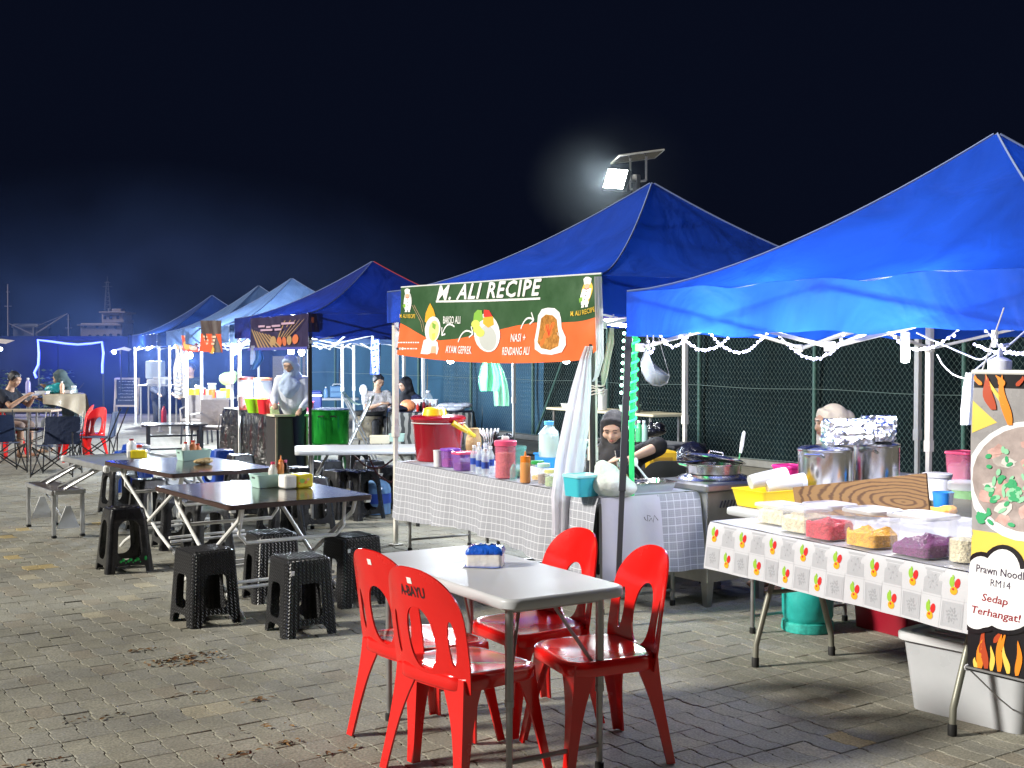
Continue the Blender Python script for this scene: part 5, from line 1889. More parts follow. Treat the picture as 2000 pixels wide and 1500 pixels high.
for k in range(2):
    cp = thing("cup_sleeve", ("wrapped sleeve of paper cups lying in the yellow tray, upper one", "wrapped sleeve of paper cups lying in the yellow tray, right one")[k], "cups", yc.location + Vector((.02 + .10 * k, -.02 - .03 * k, .115 + .03 * (1 - k))), R(12 - 8 * k), "sleeves of cups in the yellow tray")
    b = MB(); b.tube([(-.13, 0, 0), (-.09, 0, .01), (.07, 0, .035)], [.042, .044, .05], 14); b.build("wrapping", mat("cup_wrap", (.60, .61, .62), .25, alpha=.75, bump=(25, .6)), cp)
    b = MB(); b.tube([(.07, 0, .035), (.10, 0, .041)], [.05, .047], 14); b.tube([(.101, 0, .0412), (.103, 0, .0415)], [.036, .03], 14, 1); b.build("cup", [WHITE_PLASTIC, mat("dark_print", (.03, .025, .04), .5)], cp)
jar("round white tub with a clear rim behind the pink filled tub", G(1625, 998, .74), .10, .055, FROST, mat("white_lid_speckled", (.70, .70, .66), .4, var=(60, .3)), cat="food tub", name="food_tub", lid_h=.018, group="round tubs on the bare table")
jar("round frosted tub behind the yellow filled one", G(1682, 1008, .74), .105, .05, FROST, WLID, cat="food tub", name="food_tub", lid_h=.016, group="round tubs on the bare table")

def pot(label, c, r, h):
    t = thing("stock_pot", label, "pot", c, ROT_V + R(20), "steel stock pots behind the board")
    b = MB(); b.lathe([(r * .97, 0), (r, .012), (r, h - .01), (r * 1.035, h - .004), (r * 1.035, h), (r * .98, h), (r * .975, .02)], 40); b.build("body", mat("polished_steel", (.66, .66, .67), .22, 1.0, var=(3, .08)), t)
    b = MB(); b.lathe([(r * 1.0, h), (r * 1.02, h + .006), (r * .9, h + .016), (r * .4, h + .026), (.001, h + .028)], 36); b.build("lid", STEEL, t)
    for s in (-1, 1):
        b = MB(); b.tube([(s * r * .99, -.05, h * .88), (s * (r + .05), -.045, h * .93), (s * (r + .05), .045, h * .93), (s * r * .99, .05, h * .88)], .009, 8); b.build("handle", STEEL, t)
    return t
pc1, pc2 = W(1612, 930, 7.5), W(1712, 930, 7.72)
pc1.z = pc2.z = .74
pot("steel stock pot on the left, behind the wooden board", pc1, .165, .325)
pot("steel stock pot on the right, behind the wooden board", pc2, .14, .335)
FOIL = mat("crumpled_foil", (.80, .81, .83), .16, 1.0, bump=(6, 1.0, .10))
for k, (px, w_, yy, lab) in enumerate(((1655, .30, 1.165, "foil wrapped bundle on the left stock pot"), (1712, .20, 1.17, "second foil bundle, on the right stock pot"))):
    c = W(px, 845, (7.5, 7.66)[k]); c.z = (1.095, 1.105)[k]
    t = thing("foil_bundle", lab, "foil bundle", c, R(8 - 12 * k), "foil wrapped bundles on the pots")
    rings = []
    rg = random.Random(k + 3)
    for j in range(9):
        z = .155 * j / 8
        o = rrect(w_ * (.95 if j in (0, 8) else 1), .16 * (.9 if j in (0, 8) else 1), .03, 6)
        rings.append([(x + rg.gauss(0, .0045) + .012 * j / 8, y + rg.gauss(0, .0045), z + rg.gauss(0, .003)) for x, y in o])
    b = MB(); b.loft(rings, True, True, 0, False); b.build("foil", FOIL, t)
def plank_material():
    m = bpy.data.materials.new("grained_plank")
    m.use_nodes = True
    nt = m.node_tree; b = nt.nodes["Principled BSDF"]
    tc = nt.nodes.new("ShaderNodeTexCoord")
    mp = nt.nodes.new("ShaderNodeMapping"); mp.inputs["Scale"].default_value = (1.5, 1, 5.2); mp.inputs["Location"].default_value = (-.95, 0, -.62)
    w_ = nt.nodes.new("ShaderNodeTexWave"); w_.wave_type = 'RINGS'; w_.rings_direction = 'SPHERICAL'
    w_.inputs["Scale"].default_value = 3.4; w_.inputs["Distortion"].default_value = 5.0; w_.inputs["Detail"].default_value = 3; w_.inputs["Detail Scale"].default_value = 1.2
    nt.links.new(tc.outputs["Object"], mp.inputs[0]); nt.links.new(mp.outputs[0], w_.inputs[0])
    cr = nt.nodes.new("ShaderNodeValToRGB")
    cr.color_ramp.elements[0].position = .05; cr.color_ramp.elements[0].color = (.075, .032, .011, 1)
    cr.color_ramp.elements[1].position = .45; cr.color_ramp.elements[1].color = (.20, .108, .038, 1)
    nt.links.new(w_.outputs["Fac"], cr.inputs[0]); nt.links.new(cr.outputs[0], b.inputs["Base Color"])
    b.inputs["Roughness"].default_value = .5
    return m
q1, q2, q3, q4 = W(1548, 952, 6.95), W(1808, 924, 6.42), W(1816, 1014, 6.40), W(1556, 1004, 6.93)
bd = thing("wooden_board", "brown wooden board with bold grain leaning before the pots", "board", (q4.x, q4.y, q4.z), math.atan2((q3 - q4).y, (q3 - q4).x))
Mi = Matrix.Rotation(-math.atan2((q3 - q4).y, (q3 - q4).x), 4, 'Z') @ Matrix.Translation(-Vector((q4.x, q4.y, q4.z)))
fr = [Mi @ q for q in (q4, q3, q2, q1)]
b = MB(); b.loft([[tuple(p) for p in fr], [(p.x, p.y + .018, p.z) for p in fr]], True, True, 0, False); b.build("plank", plank_material(), bd)

# tubs behind, at the pots' left
zb = .74
tub("salmon pink tub behind the yellow tray", G(1528, 968, zb), .20, .18, .10, mat("salmon_plastic", (.72, .22, .20), .4), aF, r=.02)
tub("magenta lidded tub stacked on the salmon one", G(1528, 968, zb) + Vector((.05, .02, .11)), .18, .15, .075, MAGENTA, aF, lid=MAGENTA, r=.02)
# tubs at the table's near right end
jar("white round bucket with a faded print right of the board", G(1830, 977, zb), .085, .155, WHITE_PLASTIC, mat("grey_lid", (.5, .5, .5), .4), cat="bucket", name="bucket")
tub("blue plastic bowl right of the board", G(1842, 990, zb), .12, .12, .085, mat("mid_blue_plastic", (.02, .18, .50), .35), r=.058)
o = blob("orange_cloth", [('e', (0, 0, .02), (.10, .05, .025)), ('e', (.05, .01, .035), (.05, .04, .02)), ('e', (-.06, 0, .03), (.04, .04, .02))], mat("orange_cotton", (.70, .30, .05), .8, bump=(16, .9, .03)), None, .01, 2, loc=G(1836, 1006, zb))
tag(o, "crumpled orange cloth at the end of the bare table", "cloth")
# table at the back of the stall
bt = white_table("white table with a green edge at the back of the noodle stall", Vector((3.05, 8.62, 0)), ROT_U, 1.8, .6, .75)
b = MB(); b.grid([[(x, .305 + .004 * math.sin(x * 20), z) for x in np.linspace(-.9, .9, 30)] for z in (.745, .68)]); b.build("green_edge_strip", mat("green_print_cloth", (.20, .52, .16), .6, var=(30, .3)), bt)
tub("tall pink canister tub beside the hanging banner", G(1882, 944, .76), .20, .18, .21, PINKC, ROT_V, PINK, fill=WLID, fh=.6, r=.03)

# under the table
gc = G(1577, 1229)
cy = thing("gas_cylinder", "squat turquoise gas cylinder under the fruit cloth table", "gas cylinder", gc)
TQ = mat("turquoise_paint", (.02, .36, .33), .4, var=(9, .2), bump=(20, .2))
b = MB(); b.lathe([(.10, .03), (.135, .055), (.15, .09), (.152, .25), (.135, .30), (.09, .335), (.04, .345)], 32); b.build("tank", TQ, cy)
b = MB(); b.lathe([(.152, 0), (.155, .012), (.150, .055), (.130, .06), (.128, .012)], 30, cap0=False, cap1=False); b.build("foot_ring", mat("chipped_turquoise", (.03, .38, .33), .6, var=(26, .55)), cy)
b = MB(); b.lathe([(.085, .32), (.085, .42), (.08, .425), (.078, .32)], 24, cap0=False, cap1=False); b.build("collar", TQ, cy)
b = MB(); b.lathe([(.02, .34), (.02, .39), (.03, .395), (.03, .41)], 12); b.build("valve", mat("brass", (.45, .32, .12), .35, .9), cy)
rc = G(1752, 1228)
tub("dark red crate on the ground under the fruit cloth table", rc, .42, .34, .30, mat("crimson_plastic", (.24, .008, .02), .35), aF + R(3), r=.03, taper=.92, cat="crate", name="crate", lid=None)
n1, n2 = G(1765, 1382), G(1918, 1421)
dB = (n2 - n1).normalized()
vB = Vector((-dB.y, dB.x, 0)) if -dB.y > 0 else Vector((dB.y, -dB.x, 0))
vB = Vector((-dB.y, dB.x, 0))
cB = n1 + dB * .29 + vB * .22
bn = thing("storage_bin", "translucent grey storage bin with a ridged lid on the ground", "storage bin", (cB.x, cB.y, 0), math.atan2(dB.y, dB.x))
GB = mat("grey_clear_plastic", (.46, .475, .50), .3, alpha=.93, var=(2, .12))
b = MB(); bowl_shape(b, rrect(.54, .40, .05, 5), rrect(.62, .47, .06, 5), .34); b.build("body", GB, bn)
b = MB(); o = rrect(.66, .51, .07, 5)
b.loft([[(x, y, .325) for x, y in o], [(x * 1.005, y * 1.005, .352) for x, y in o], [(x * .98, y * .98, .362) for x, y in o], [(x * .86, y * .84, .362) for x, y in o], [(x * .84, y * .82, .352) for x, y in o]], True, True, 0, True)
for k in range(6): b.box((0, -.13 + k * .052, .356), (.44, .014, .010), .003)
b.build("lid", mat("grey_lid_plastic", (.52, .53, .55), .35), bn, sharp=40)

# ---------------------------------------------------------------- condiments on the eating tables
def basket(label, c, ang, s=1.0, grp="mint baskets of condiments"):
    t = thing("condiment_basket", label, "basket", c, ang, grp)
    b = MB(); bowl_shape(b, rrect(.24 * s, .14 * s, .015), rrect(.27 * s, .165 * s, .02), .085 * s); b.build("basket", MINT, t)
    for x in (-1, 1):
        b = MB(); b.box((x * .129 * s, 0, .068 * s), (.010, .05 * s, .014 * s), .002); b.build("handle_slot", mat("slot_dark", (.06, .08, .08), .6), t)
    return t
ZA = .737
angA = math.atan2(da.y, da.x)
ba = G(535, 951, ZA)
basket("mint basket holding sauce bottles on the nearer dark table", ba + U * .04, angA)
def inb(base, dx, dy): return base + V * dx + U * dy + Vector((0, 0, .006))
bottle("white sauce bottle with a red cap in the nearer basket", inb(ba, .02, .06), .032, .16, clear_plastic("milky_bottle", (.75, .72, .70), .75), mat("pink_red_cap", (.62, .06, .14), .4), fill=F_CRM, fh=.9, group="sauce bottles in the nearer basket")
bottle("orange nozzle sauce bottle in the nearer basket", inb(ba, .075, .05), .028, .19, mat("orange_bottle", (.72, .25, .08), .4), mat("orange_cap", (.75, .22, .04), .4), nozzle=True, group="sauce bottles in the nearer basket")
bottle("dark soy bottle with a pink cap in the nearer basket", inb(ba, .105, .04), .024, .17, mat("soy_bottle", (.02, .012, .01), .15), mat("pink_cap", (.70, .16, .35), .4), group="sauce bottles in the nearer basket")
YT = mat("yellow_print_pack", (.75, .58, .02), .35, var=(16, .2))
def tissue(label, c, ang, m2, s=1.0, split=.42, grp="tissue packs on the tables"):
    t = thing("tissue_pack", label, "tissue pack", c, ang, grp)
    b = MB(); b.box((-.10 * s + .10 * s * split, 0, .045 * s), (.20 * s * split, .105 * s, .085 * s), .009 * s); b.build("paper", mat("tissue_paper", (.74, .72, .68), .8, bump=(30, .4)), t)
    b = MB(); b.box((-.10 * s + .20 * s * split + .10 * s * (1 - split), 0, .045 * s), (.20 * s * (1 - split), .11 * s, .09 * s), .010 * s); w_ = b.build("wrapper", m2, t)
    return t
tp = tissue("yellow and white tissue pack leaning on the nearer mint basket", ba + V * .10 - U * .13 + Vector((0, 0, 0)), angA + R(2), YT, 1.05)
b = MB()
for k, (x, z, r_, mi) in enumerate(((.02, .05, .020, 0), (.045, .04, .014, 1), (.065, .058, .010, 2), (.0, .035, .009, 1))):
    put_poly(b, ell(x, z, r_, r_ * .8), lambda x_, y_: (x_, -.0595, y_), mi)
b.build("print", [mat("pack_green", (.25, .5, .05), .4), mat("pack_orange", (.8, .25, .02), .4), mat("pack_pink", (.75, .4, .35), .4)], tp)
bb_ = G(378, 898, ZA)
basket("mint basket of red capped bottles on the farther dark table", bb_, angA)
for k, (dx, lab, hh) in enumerate(((-.03, "white bottle with a red cap in the farther basket, left one", .15), (.035, "orange sauce bottle with a red cap in the farther basket", .16), (.075, "short chilli bottle at the right in the farther basket", .13))):
    bottle(lab, inb(bb_, dx - .03, .02), .033, hh, (clear_plastic("milky_bottle", (.75, .72, .70), .75), mat("chilli_bottle", (.70, .24, .10), .4), mat("chilli_bottle", (.70, .24, .10), .4))[k], REDS, group="sauce bottles in the farther basket")
o = blob("bag_of_straws", [('e', (0, 0, .022), (.085, .05, .024)), ('e', (.03, 0, .03), (.05, .035, .022))], mat("tan_wrapped_cutlery", (.42, .30, .14), .35, bump=(40, 1.0, .02), var=(30, .5)), None, .008, 2, loc=G(397, 906, ZA), rz=angA)
tag(o, "clear bag of tan wrapped utensils before the farther mint basket", "bag")
zp = .682
pa_ = G(262, 894, zp)
basket_y = tissue("yellow tissue pack on the aluminium table", G(268, 895, zp), R(8), YT, .85, .18)
bottle("white bottle with a dark red cap on the aluminium table", G(257, 890, zp), .045, .16, WHITE_PLASTIC, mat("dark_red_cap", (.35, .03, .04), .4))
jar("small white pot with a red lid beside the yellow tissue pack", G(273, 886, zp), .04, .07, WHITE_PLASTIC, REDS)
jar("pale glass at the far end of the aluminium table", G(286, 889, zp), .035, .08, CLEAR, WHITE_PLASTIC)
wp = tissue("white tissue pack with a blue top on the front table", G(948, 1104, .742), R(-8), WHITE_PLASTIC, .85, .5)
for ch in list(wp.children): bpy.data.objects.remove(ch, do_unlink=True)
PAPER = mat("tissue_paper", (.74, .72, .68), .8)
b = MB(); o = rrect(.155, .10, .012, 3)
b.loft([[(x * k, y * k, z) for x, y in o] for k, z in ((.98, .001), (1, .006), (1, .058), (.97, .062))], True, True, 0, False); b.build("paper", PAPER, wp)
b = MB()
rings = []
for j, (k, z) in enumerate(((1.03, .052), (1.03, .064), (.92, .078), (.6, .088), (.2, .09))):
    rings.append([(x * k + .003 * math.sin(i * 2.3 + j), y * k, z + .003 * math.sin(i * 1.7 + j)) for i, (x, y) in enumerate(o)])
b.loft(rings, False, True, 0, True); w_ = b.build("wrapper", mat("blue_film", (.015, .10, .55), .15, coat=.6, bump=(30, .7, .02)), wp)
b = MB()
for k in range(4):
    put_poly(b, ell(-.035 + k * .024, -.005 + .012 * (k % 2), .010, .016, .4), lambda x, y: (x, y, .0955 - .25 * abs(y) - .0), 0)
b.build("white_print", WHITE_PLASTIC, w_)
b = MB(); b.add([(-.09, -.062, .001), (.05, -.075, .001), (.08, -.05, .002), (-.08, .05, .002)], [(0, 1, 2, 3)]); b.build("loose_film", mat("blue_film", (.015, .10, .55), .15), wp)
tub("small cream box on the white table in the middle distance", G(742, 866, .742), .19, .09, .07, mat("cream_card", (.62, .58, .45), .6), 0, r=.01, taper=1, lid=mat("cream_card", (.62, .58, .45), .6), cat="box", name="tissue_box")
tub("small mint box behind the tent pole on the white table", G(775, 862, .742), .16, .11, .075, MINT, 0, r=.015)

# ---------------------------------------------------------------- cloths and bags hung at the recipe stall
def ribbon(name, label, cat, path, widths, m, seed=1, folds=3, amp=.02, thing_=True):
    """gathered hanging cloth: path of points, width at each, folded across"""
    n = len(path)
    base = Vector(path[-1])
    P_ = []
    for i, (p, w_) in enumerate(zip(path, widths)):
        p = Vector(p)
        row = []
        for k in range(25):
            s = k / 24 - .5
            off = amp * min(1, w_ / .2) * math.sin(s * folds * 6.283 + seed + i * .12) + amp * .4 * math.sin(s * folds * 15 + i * .3)
            row.append(p + V * (s * w_ * .75) - U * (s * w_ * .66) * 1 + Vector((-.5, -.85, 0)) * off - base)
        P_.append(row)
    b = MB(); b.grid(P_)
    t = thing(name, label, cat, base)
    b.build("cloth", m, t, sharp=80)
    return t
SHEER = mat("sheer_lilac_curtain", (.66, .62, .72), .6, alpha=.86, transl=.35)
ribbon("curtain", "sheer lilac curtain gathered under the banner and hanging to the stall cloth", "curtain",
       [W(1150, 676, 8.0), W(1143, 700, 8.0), W(1133, 760, 7.97), W(1122, 830, 7.93), W(1110, 900, 7.9), W(1102, 970, 7.88), W(1099, 1045, 7.88)],
       [.05, .07, .13, .17, .19, .19, .15], SHEER, 1, 3, .018)
ribbon("sheer_tie", "narrow lilac cloth strip hanging beside the white front pole", "cloth",
       [W(1168, 540, 8.0), W(1171, 640, 8.0), W(1172, 700, 8.0), W(1165, 735, 8.0), W(1158, 745, 8.0)], [.05, .055, .05, .03, .01], SHEER, 2, 2, .008)
ribbon("white_rag", "twisted white rag strip tied to the tent frame", "cloth",
       [W(1195, 640, 8.25), W(1192, 670, 8.25), W(1186, 700, 8.25), W(1180, 730, 8.25), W(1178, 752, 8.25)], [.03, .05, .045, .05, .02], mat("cream_rag", (.62, .58, .48), .8), 3, 2, .012)
bk = thing("black_banner_pole", "thin black pole standing just left of the white front pole", "pole", G(1160, 1168))
b = MB(); tp_ = W(1156, 672, 8.1) - bk.location; b.tube([(0, 0, 0), tp_], .019, 8); b.build("pole", BLACK_METAL, bk)
b = MB()
for k in range(4):
    z = 1.38 + k * .018
    f_ = z / tp_.z
    c_ = Vector((tp_.x * f_, tp_.y * f_, z))
    b.tube([c_ + Vector((.05 * math.cos(a) + .03, .04 * math.sin(a), .006 * math.sin(3 * a + k))) for a in np.linspace(0, 6.28, 13)[:-1]], .0035, 5, closed=True)
b.build("string_lashing", mat("pink_string", (.65, .52, .50), .8), bk)
GBAG = mat("mint_thin_plastic", (.12, .50, .28), .35, alpha=.85, transl=.4, bump=(14, .9, .04))
ribbon("green_bag", "mint green plastic bag hanging under the recipe banner", "bag",
       [W(955, 704, 10.6), W(957, 715, 10.6), W(959, 735, 10.6), W(959, 750, 10.6), W(958, 764, 10.6)], [.08, .15, .20, .20, .17], GBAG, 1, 2, .03)
ribbon("green_bag", "longer pale green plastic bag hanging right of the mint one", "bag",
       [W(968, 704, 10.65), W(974, 725, 10.65), W(978, 750, 10.65), W(980, 775, 10.65), W(980, 793, 10.65)], [.05, .10, .13, .14, .13], mat("pale_green_thin_plastic", (.20, .48, .30), .35, alpha=.6, transl=.4, bump=(14, .9, .04)), 2, 2, .02)
nt_ = thing("hanging_net", "grey mesh food cover hanging from the tent frame by the fence", "mesh cover", W(1280, 755, 10.2))
b = MB()
o_ = [(1262, 680), (1265, 700), (1285, 718), (1308, 735), (1303, 748), (1290, 754), (1275, 752), (1262, 742), (1254, 725), (1253, 705)]
pts = [W(px, py, 10.2 + .0) - nt_.location for px, py in o_]
c_ = sum(pts, Vector()) / len(pts)
rings = [pts, [c_ + (p - c_) * .7 + Vector((0, -.10, 0)) for p in pts], [c_ + (p - c_) * .3 + Vector((0, -.15, 0)) for p in pts], [c_ + (p - c_) * .02 + Vector((0, -.16, 0)) for p in pts]]
b.loft(rings, False, True); b.build("mesh", mat("grey_gauze", (.42, .47, .52), .8, alpha=.6), nt_)
b = MB(); b.tube(pts, .006, 5, closed=True); b.tube([pts[3], W(1285, 655, 10.2) - nt_.location], .003, 4); b.tube([pts[0], W(1263, 640, 10.2) - nt_.location], .003, 4); b.build("rim_wire", GREY_METAL, nt_)
# loose wires in the bright tent
for k, (pts, lab) in enumerate((([(1790, 650, 6.9), (1830, 668, 6.9), (1880, 690, 6.6), (1915, 705, 6.4), (1935, 690, 6.3)], "white cable sagging from the bright tent's truss to the banner"),
                                ([(1830, 692, 7.4), (1840, 712, 7.4), (1862, 733, 7.3), (1893, 742, 7.2)], "white cable looping towards the fence post"),
                                ([(1900, 727, 5.9), (1930, 702, 5.9), (1965, 680, 5.9), (2010, 640, 5.9)], "white cable rising over the banner's top corner"))):
    p0 = W(*pts[0])
    t = thing("loose_cable", lab, "cable", p0)
    P3 = [W(*q) - p0 for q in pts]
    sm_ = []
    for i in range(len(P3) - 1):
        for f in (0, .25, .5, .75): sm_.append(P3[i].lerp(P3[i + 1], f))
    sm_.append(P3[-1])
    for _ in range(2): sm_ = [sm_[0]] + [(sm_[i - 1] + sm_[i] * 2 + sm_[i + 1]) / 4 for i in range(1, len(sm_) - 1)] + [sm_[-1]]
    b = MB(); b.tube(sm_, .005, 5); b.build("wire", CORD_W, t)
tw = ribbon("towel", "white towel hanging on the back pole beside the banner", "towel", [W(1896, 728, 7.3), W(1893, 760, 7.3), W(1891, 800, 7.3), W(1889, 830, 7.3)], [.06, .08, .09, .08], mat("white_towel", (.66, .70, .75), .9, bump=(60, .4)), 1, 1, .012)
sw = thing("soap_bottle", "white pump bottle on the banner's top bar", "bottle", W(1953, 726, 5.6))
b = MB(); b.lathe([(.05, 0), (.052, .05), (.03, .062), (.012, .07), (.012, .10)], 14); b.build("body", WHITE_PLASTIC, sw)
b = MB(); b.tube([(0, 0, .1), (0, 0, .12), (.04, 0, .125)], .007, 6); b.build("pump", WHITE_PLASTIC, sw)
# ================================================================== BANNERS
# ---------------------------------------------------------------- recipe banner
outw = -Vector((v2.x, v2.y, 0))
_bp = E2 + outw * .075
bp0 = onplane(783, 562, _bp, u2); bp1 = onplane(1173, 535, _bp, u2)
bdir = Vector((bp1.x - bp0.x, bp1.y - bp0.y, 0)); BL = bdir.length; bdir.normalize()
bout = Vector((bdir.y, -bdir.x, 0))
if bout.y > 0: bout = -bout
BH = .555
ban = thing("banner", "green and orange recipe banner stretched between the tent's front poles", "banner", bp0)
def ban_z(x):
    s = x / BL
    return (bp1.z - bp0.z) * s
def bmap(x, y, off=0.0):
    s = x / BL
    f = -y / BH
    yy = y * (1 + .085 * 4 * s * (1 - s)) * (1 - .12 * max(0, (s - .9) / .1) ** 2)
    n = .014 * math.sin(s * 7 + .6) * f + .010 * math.sin(s * 15 + f * 3) * f + .02 * f * f - .012 * math.exp(-((s - 1) / .06) ** 2) * math.sin(f * 14) + .006 * math.sin(s * 11 - f * 5) + .0045 * math.sin(s * 33 + f * 7) * max(0.0, f) ** .5
    p = bdir * x + bout * (n + off)
    return (p.x, p.y, p.z + ban_z(x) + yy)
def bpx(px, py):
    q = onplane(px, py, (bp0.x, bp0.y), bdir)
    x = (Vector((q.x, q.y, 0)) - Vector((bp0.x, bp0.y, 0))).dot(bdir)
    s = x / BL
    y = (q.z - bp0.z - ban_z(x)) / (1 + .085 * 4 * max(0, s * (1 - s)))
    return (x, y)
wave_px = [(770, 624), (780, 629), (805, 642), (831, 658), (862, 665), (895, 662), (935, 654), (977, 643), (1005, 636), (1046, 630), (1100, 630), (1159, 627), (1180, 626)]
wx = np.array([bpx(*p)[0] for p in wave_px]); wy = np.array([bpx(*p)[1] for p in wave_px])
from_wave = lambda X: np.interp(X, wx, wy)
G_GREEN = mat("banner_green", (.030, .085, .032), .42, var=(5, .2))
G_ORANGE = mat("banner_orange", (.80, .135, .035), .42, var=(4, .1))
G_BACK = mat("banner_back", (.35, .35, .35), .6)
rect = lambda X, Y: np.maximum(np.maximum(-X, X - BL), np.maximum(Y, -BH - Y))
b = MB(); b.sdf(lambda X, Y: np.maximum(rect(X, Y), (from_wave(X) - Y)), -.01, BL + .01, -BH - .005, .005, 110, 26, bmap, 0)
b.build("green_field", G_GREEN, ban)
b = MB(); b.sdf(lambda X, Y: np.maximum(rect(X, Y), (Y - from_wave(X))), -.01, BL + .01, -BH - .005, .005, 110, 26, bmap, 0)
b.build("orange_field", G_ORANGE, ban)
INKS = [mat("print_white", (.80, .80, .78), .45), mat("print_gold", (.75, .48, .05), .45), mat("print_cracker", (.78, .38, .03), .45), mat("print_leaf", (.20, .42, .05), .45),
        mat("print_tomato", (.65, .03, .02), .45), mat("print_rendang", (.40, .17, .03), .45, var=(35, .6)), mat("print_cucumber", (.62, .68, .12), .45), mat("print_shade", (.50, .52, .50), .45),
        mat("print_noodle", (.72, .60, .25), .45), mat("print_chilli", (.70, .16, .03), .45), mat("print_dark", (.03, .04, .05), .45), mat("print_skin", (.62, .40, .26), .45)]
pb = MB()
def o_(d): return lambda x, y: bmap(x, y, d)
def poly_px(pts, mi, d=.004): put_poly(pb, [bpx(*p) for p in pts], o_(d), mi)
def ell_px(cx, cy, rx, ry, mi, d=.004, rot=0, n=22): poly_px(ell(cx, cy, rx, ry, rot, n), mi, d)
def text_px(s, xa, xb, ybase, cap, mi, d=.005, **kw):
    a, c = bpx(xa, ybase), bpx(xb, ybase)
    hh = abs(bpx((xa + xb) / 2, ybase - cap)[1] - bpx((xa + xb) / 2, ybase)[1])
    b_ = MB()
    for q_, (ex, ey) in enumerate(((0, 0), (hh * .04, 0), (-hh * .04, 0), (0, hh * .03), (0, -hh * .03)) if hh > .09 else ((0, 0), (hh * .022, 0))):
        put_text(b_, s, (a[0] + c[0]) / 2 + ex, (a[1] + c[1]) / 2 + ey, hh / .72, o_(d + q_ * .0003), 0, fit=abs(c[0] - a[0]), **kw)
    b_.build("lettering", INKS[mi], ban)
lt_ = MB()
save = pb; pb = lt_
text_px("M. ALI RECIPE", 856, 1060, 581, 31, 0, bold=.0008, shear=.32, spacing=1.12)
a, c = bpx(854, 589), bpx(1057, 583)
put_stroke(pb, [(a[0] + (c[0] - a[0]) * t, a[1] + (c[1] - a[1]) * t) for t in np.linspace(0, 1, 14)], .014, o_(.004), 0)
text_px("BAKSO ALI", 868, 903, 632, 15, 0, bold=.0004)
text_px("AYAM GEPREK", 876, 926, 690, 15, 0, bold=.0004)
text_px("NASI +", 997, 1027, 667, 16, 0, bold=.0004)
text_px("RENDANG ALI", 982, 1036, 693, 16, 0, bold=.0004)
text_px("M. ALI RECIPE", 783, 813, 621, 8, 1, bold=.0002)
text_px("M. ALI RECIPE", 1120, 1165, 616, 10, 1, bold=.0002)
lt_.build("underline", INKS[0], ban)
pb = save
for p, q, bend in (((892, 638), (866, 655), .22), ((899, 668), (928, 652), -.22), ((1016, 642), (1043, 625), -.22)):
    pts = arc(bpx(*p), bpx(*q), -bend)
    put_stroke(pb, pts, .012, o_(.004), 0)
    e_ = Vector((*pts[-1], 0)); d_ = (e_ - Vector((*pts[-3], 0))).normalized(); n_ = Vector((-d_.y, d_.x, 0))
    put_stroke(pb, [tuple((e_ - d_ * .045 + n_ * .04)[:2]), tuple(e_[:2])], .012, o_(.0045), 0)
    put_stroke(pb, [tuple((e_ - d_ * .045 - n_ * .04)[:2]), tuple(e_[:2])], .012, o_(.0045), 0)
# noodle bowl with a cracker
poly_px([(832, 628), (834, 612), (839, 600), (843, 592), (849, 604), (852, 616), (848, 628), (842, 636)], 2)
ell_px(847, 644, 15, 26, 0, .0045, .1)
ell_px(849, 646, 10, 20, 8, .005, .1)
poly_px([(846, 630), (853, 634), (851, 644), (846, 640)], 3, .0055)
poly_px([(845, 652), (852, 650), (851, 664), (846, 662)], 6, .0055)
poly_px([(830, 664), (842, 660), (858, 668), (862, 682), (860, 693), (852, 684), (846, 690), (840, 692), (826, 691), (828, 676)], 0, .0042)
poly_px([(846, 676), (856, 676), (858, 690), (846, 690)], 11, .0048)
for p0 in ((806, 596), (810, 596)):
    put_stroke(pb, [bpx(*p0), bpx(p0[0] + 18, 628), bpx(p0[0] + 22, 648)], .004, o_(.004), 11)
# plate of chicken
ell_px(953, 650, 23, 38, 0, .0045, -.12)
ell_px(955, 660, 15, 25, 7, .005, -.1)
poly_px([(928, 612), (934, 605), (942, 606), (946, 624), (938, 630), (927, 626)], 3, .0055)
poly_px([(946, 605), (956, 606), (963, 618), (952, 622), (946, 618)], 4, .0055)
poly_px([(946, 620), (964, 618), (966, 634), (956, 640), (946, 632)], 2, .006)
for cx, cy in ((932, 633), (936, 643), (942, 650)): ell_px(cx, cy, 8, 8, 6, .0062)
# rendang
poly_px([(1052, 616), (1060, 604), (1072, 601), (1086, 602), (1096, 610), (1100, 622), (1102, 640), (1110, 658), (1110, 674), (1102, 688), (1084, 693), (1062, 691), (1047, 682), (1045, 664), (1049, 640)], 0, .0045)
poly_px([(1058, 622), (1068, 614), (1082, 616), (1091, 624), (1094, 642), (1098, 660), (1096, 676), (1080, 684), (1060, 680), (1051, 668), (1054, 646)], 5, .005)
for cx, cy, r_ in ((1070, 640, 4), (1076, 650, 5), (1068, 655, 4), (1082, 636, 4), (1062, 668, 4)): ell_px(cx, cy, r_, r_ * 2, 9, .0056, .4)
for k in range(3): put_stroke(pb, [bpx(1068 + k * 6, 634), bpx(1075, 656)], .006, o_(.006), 4)
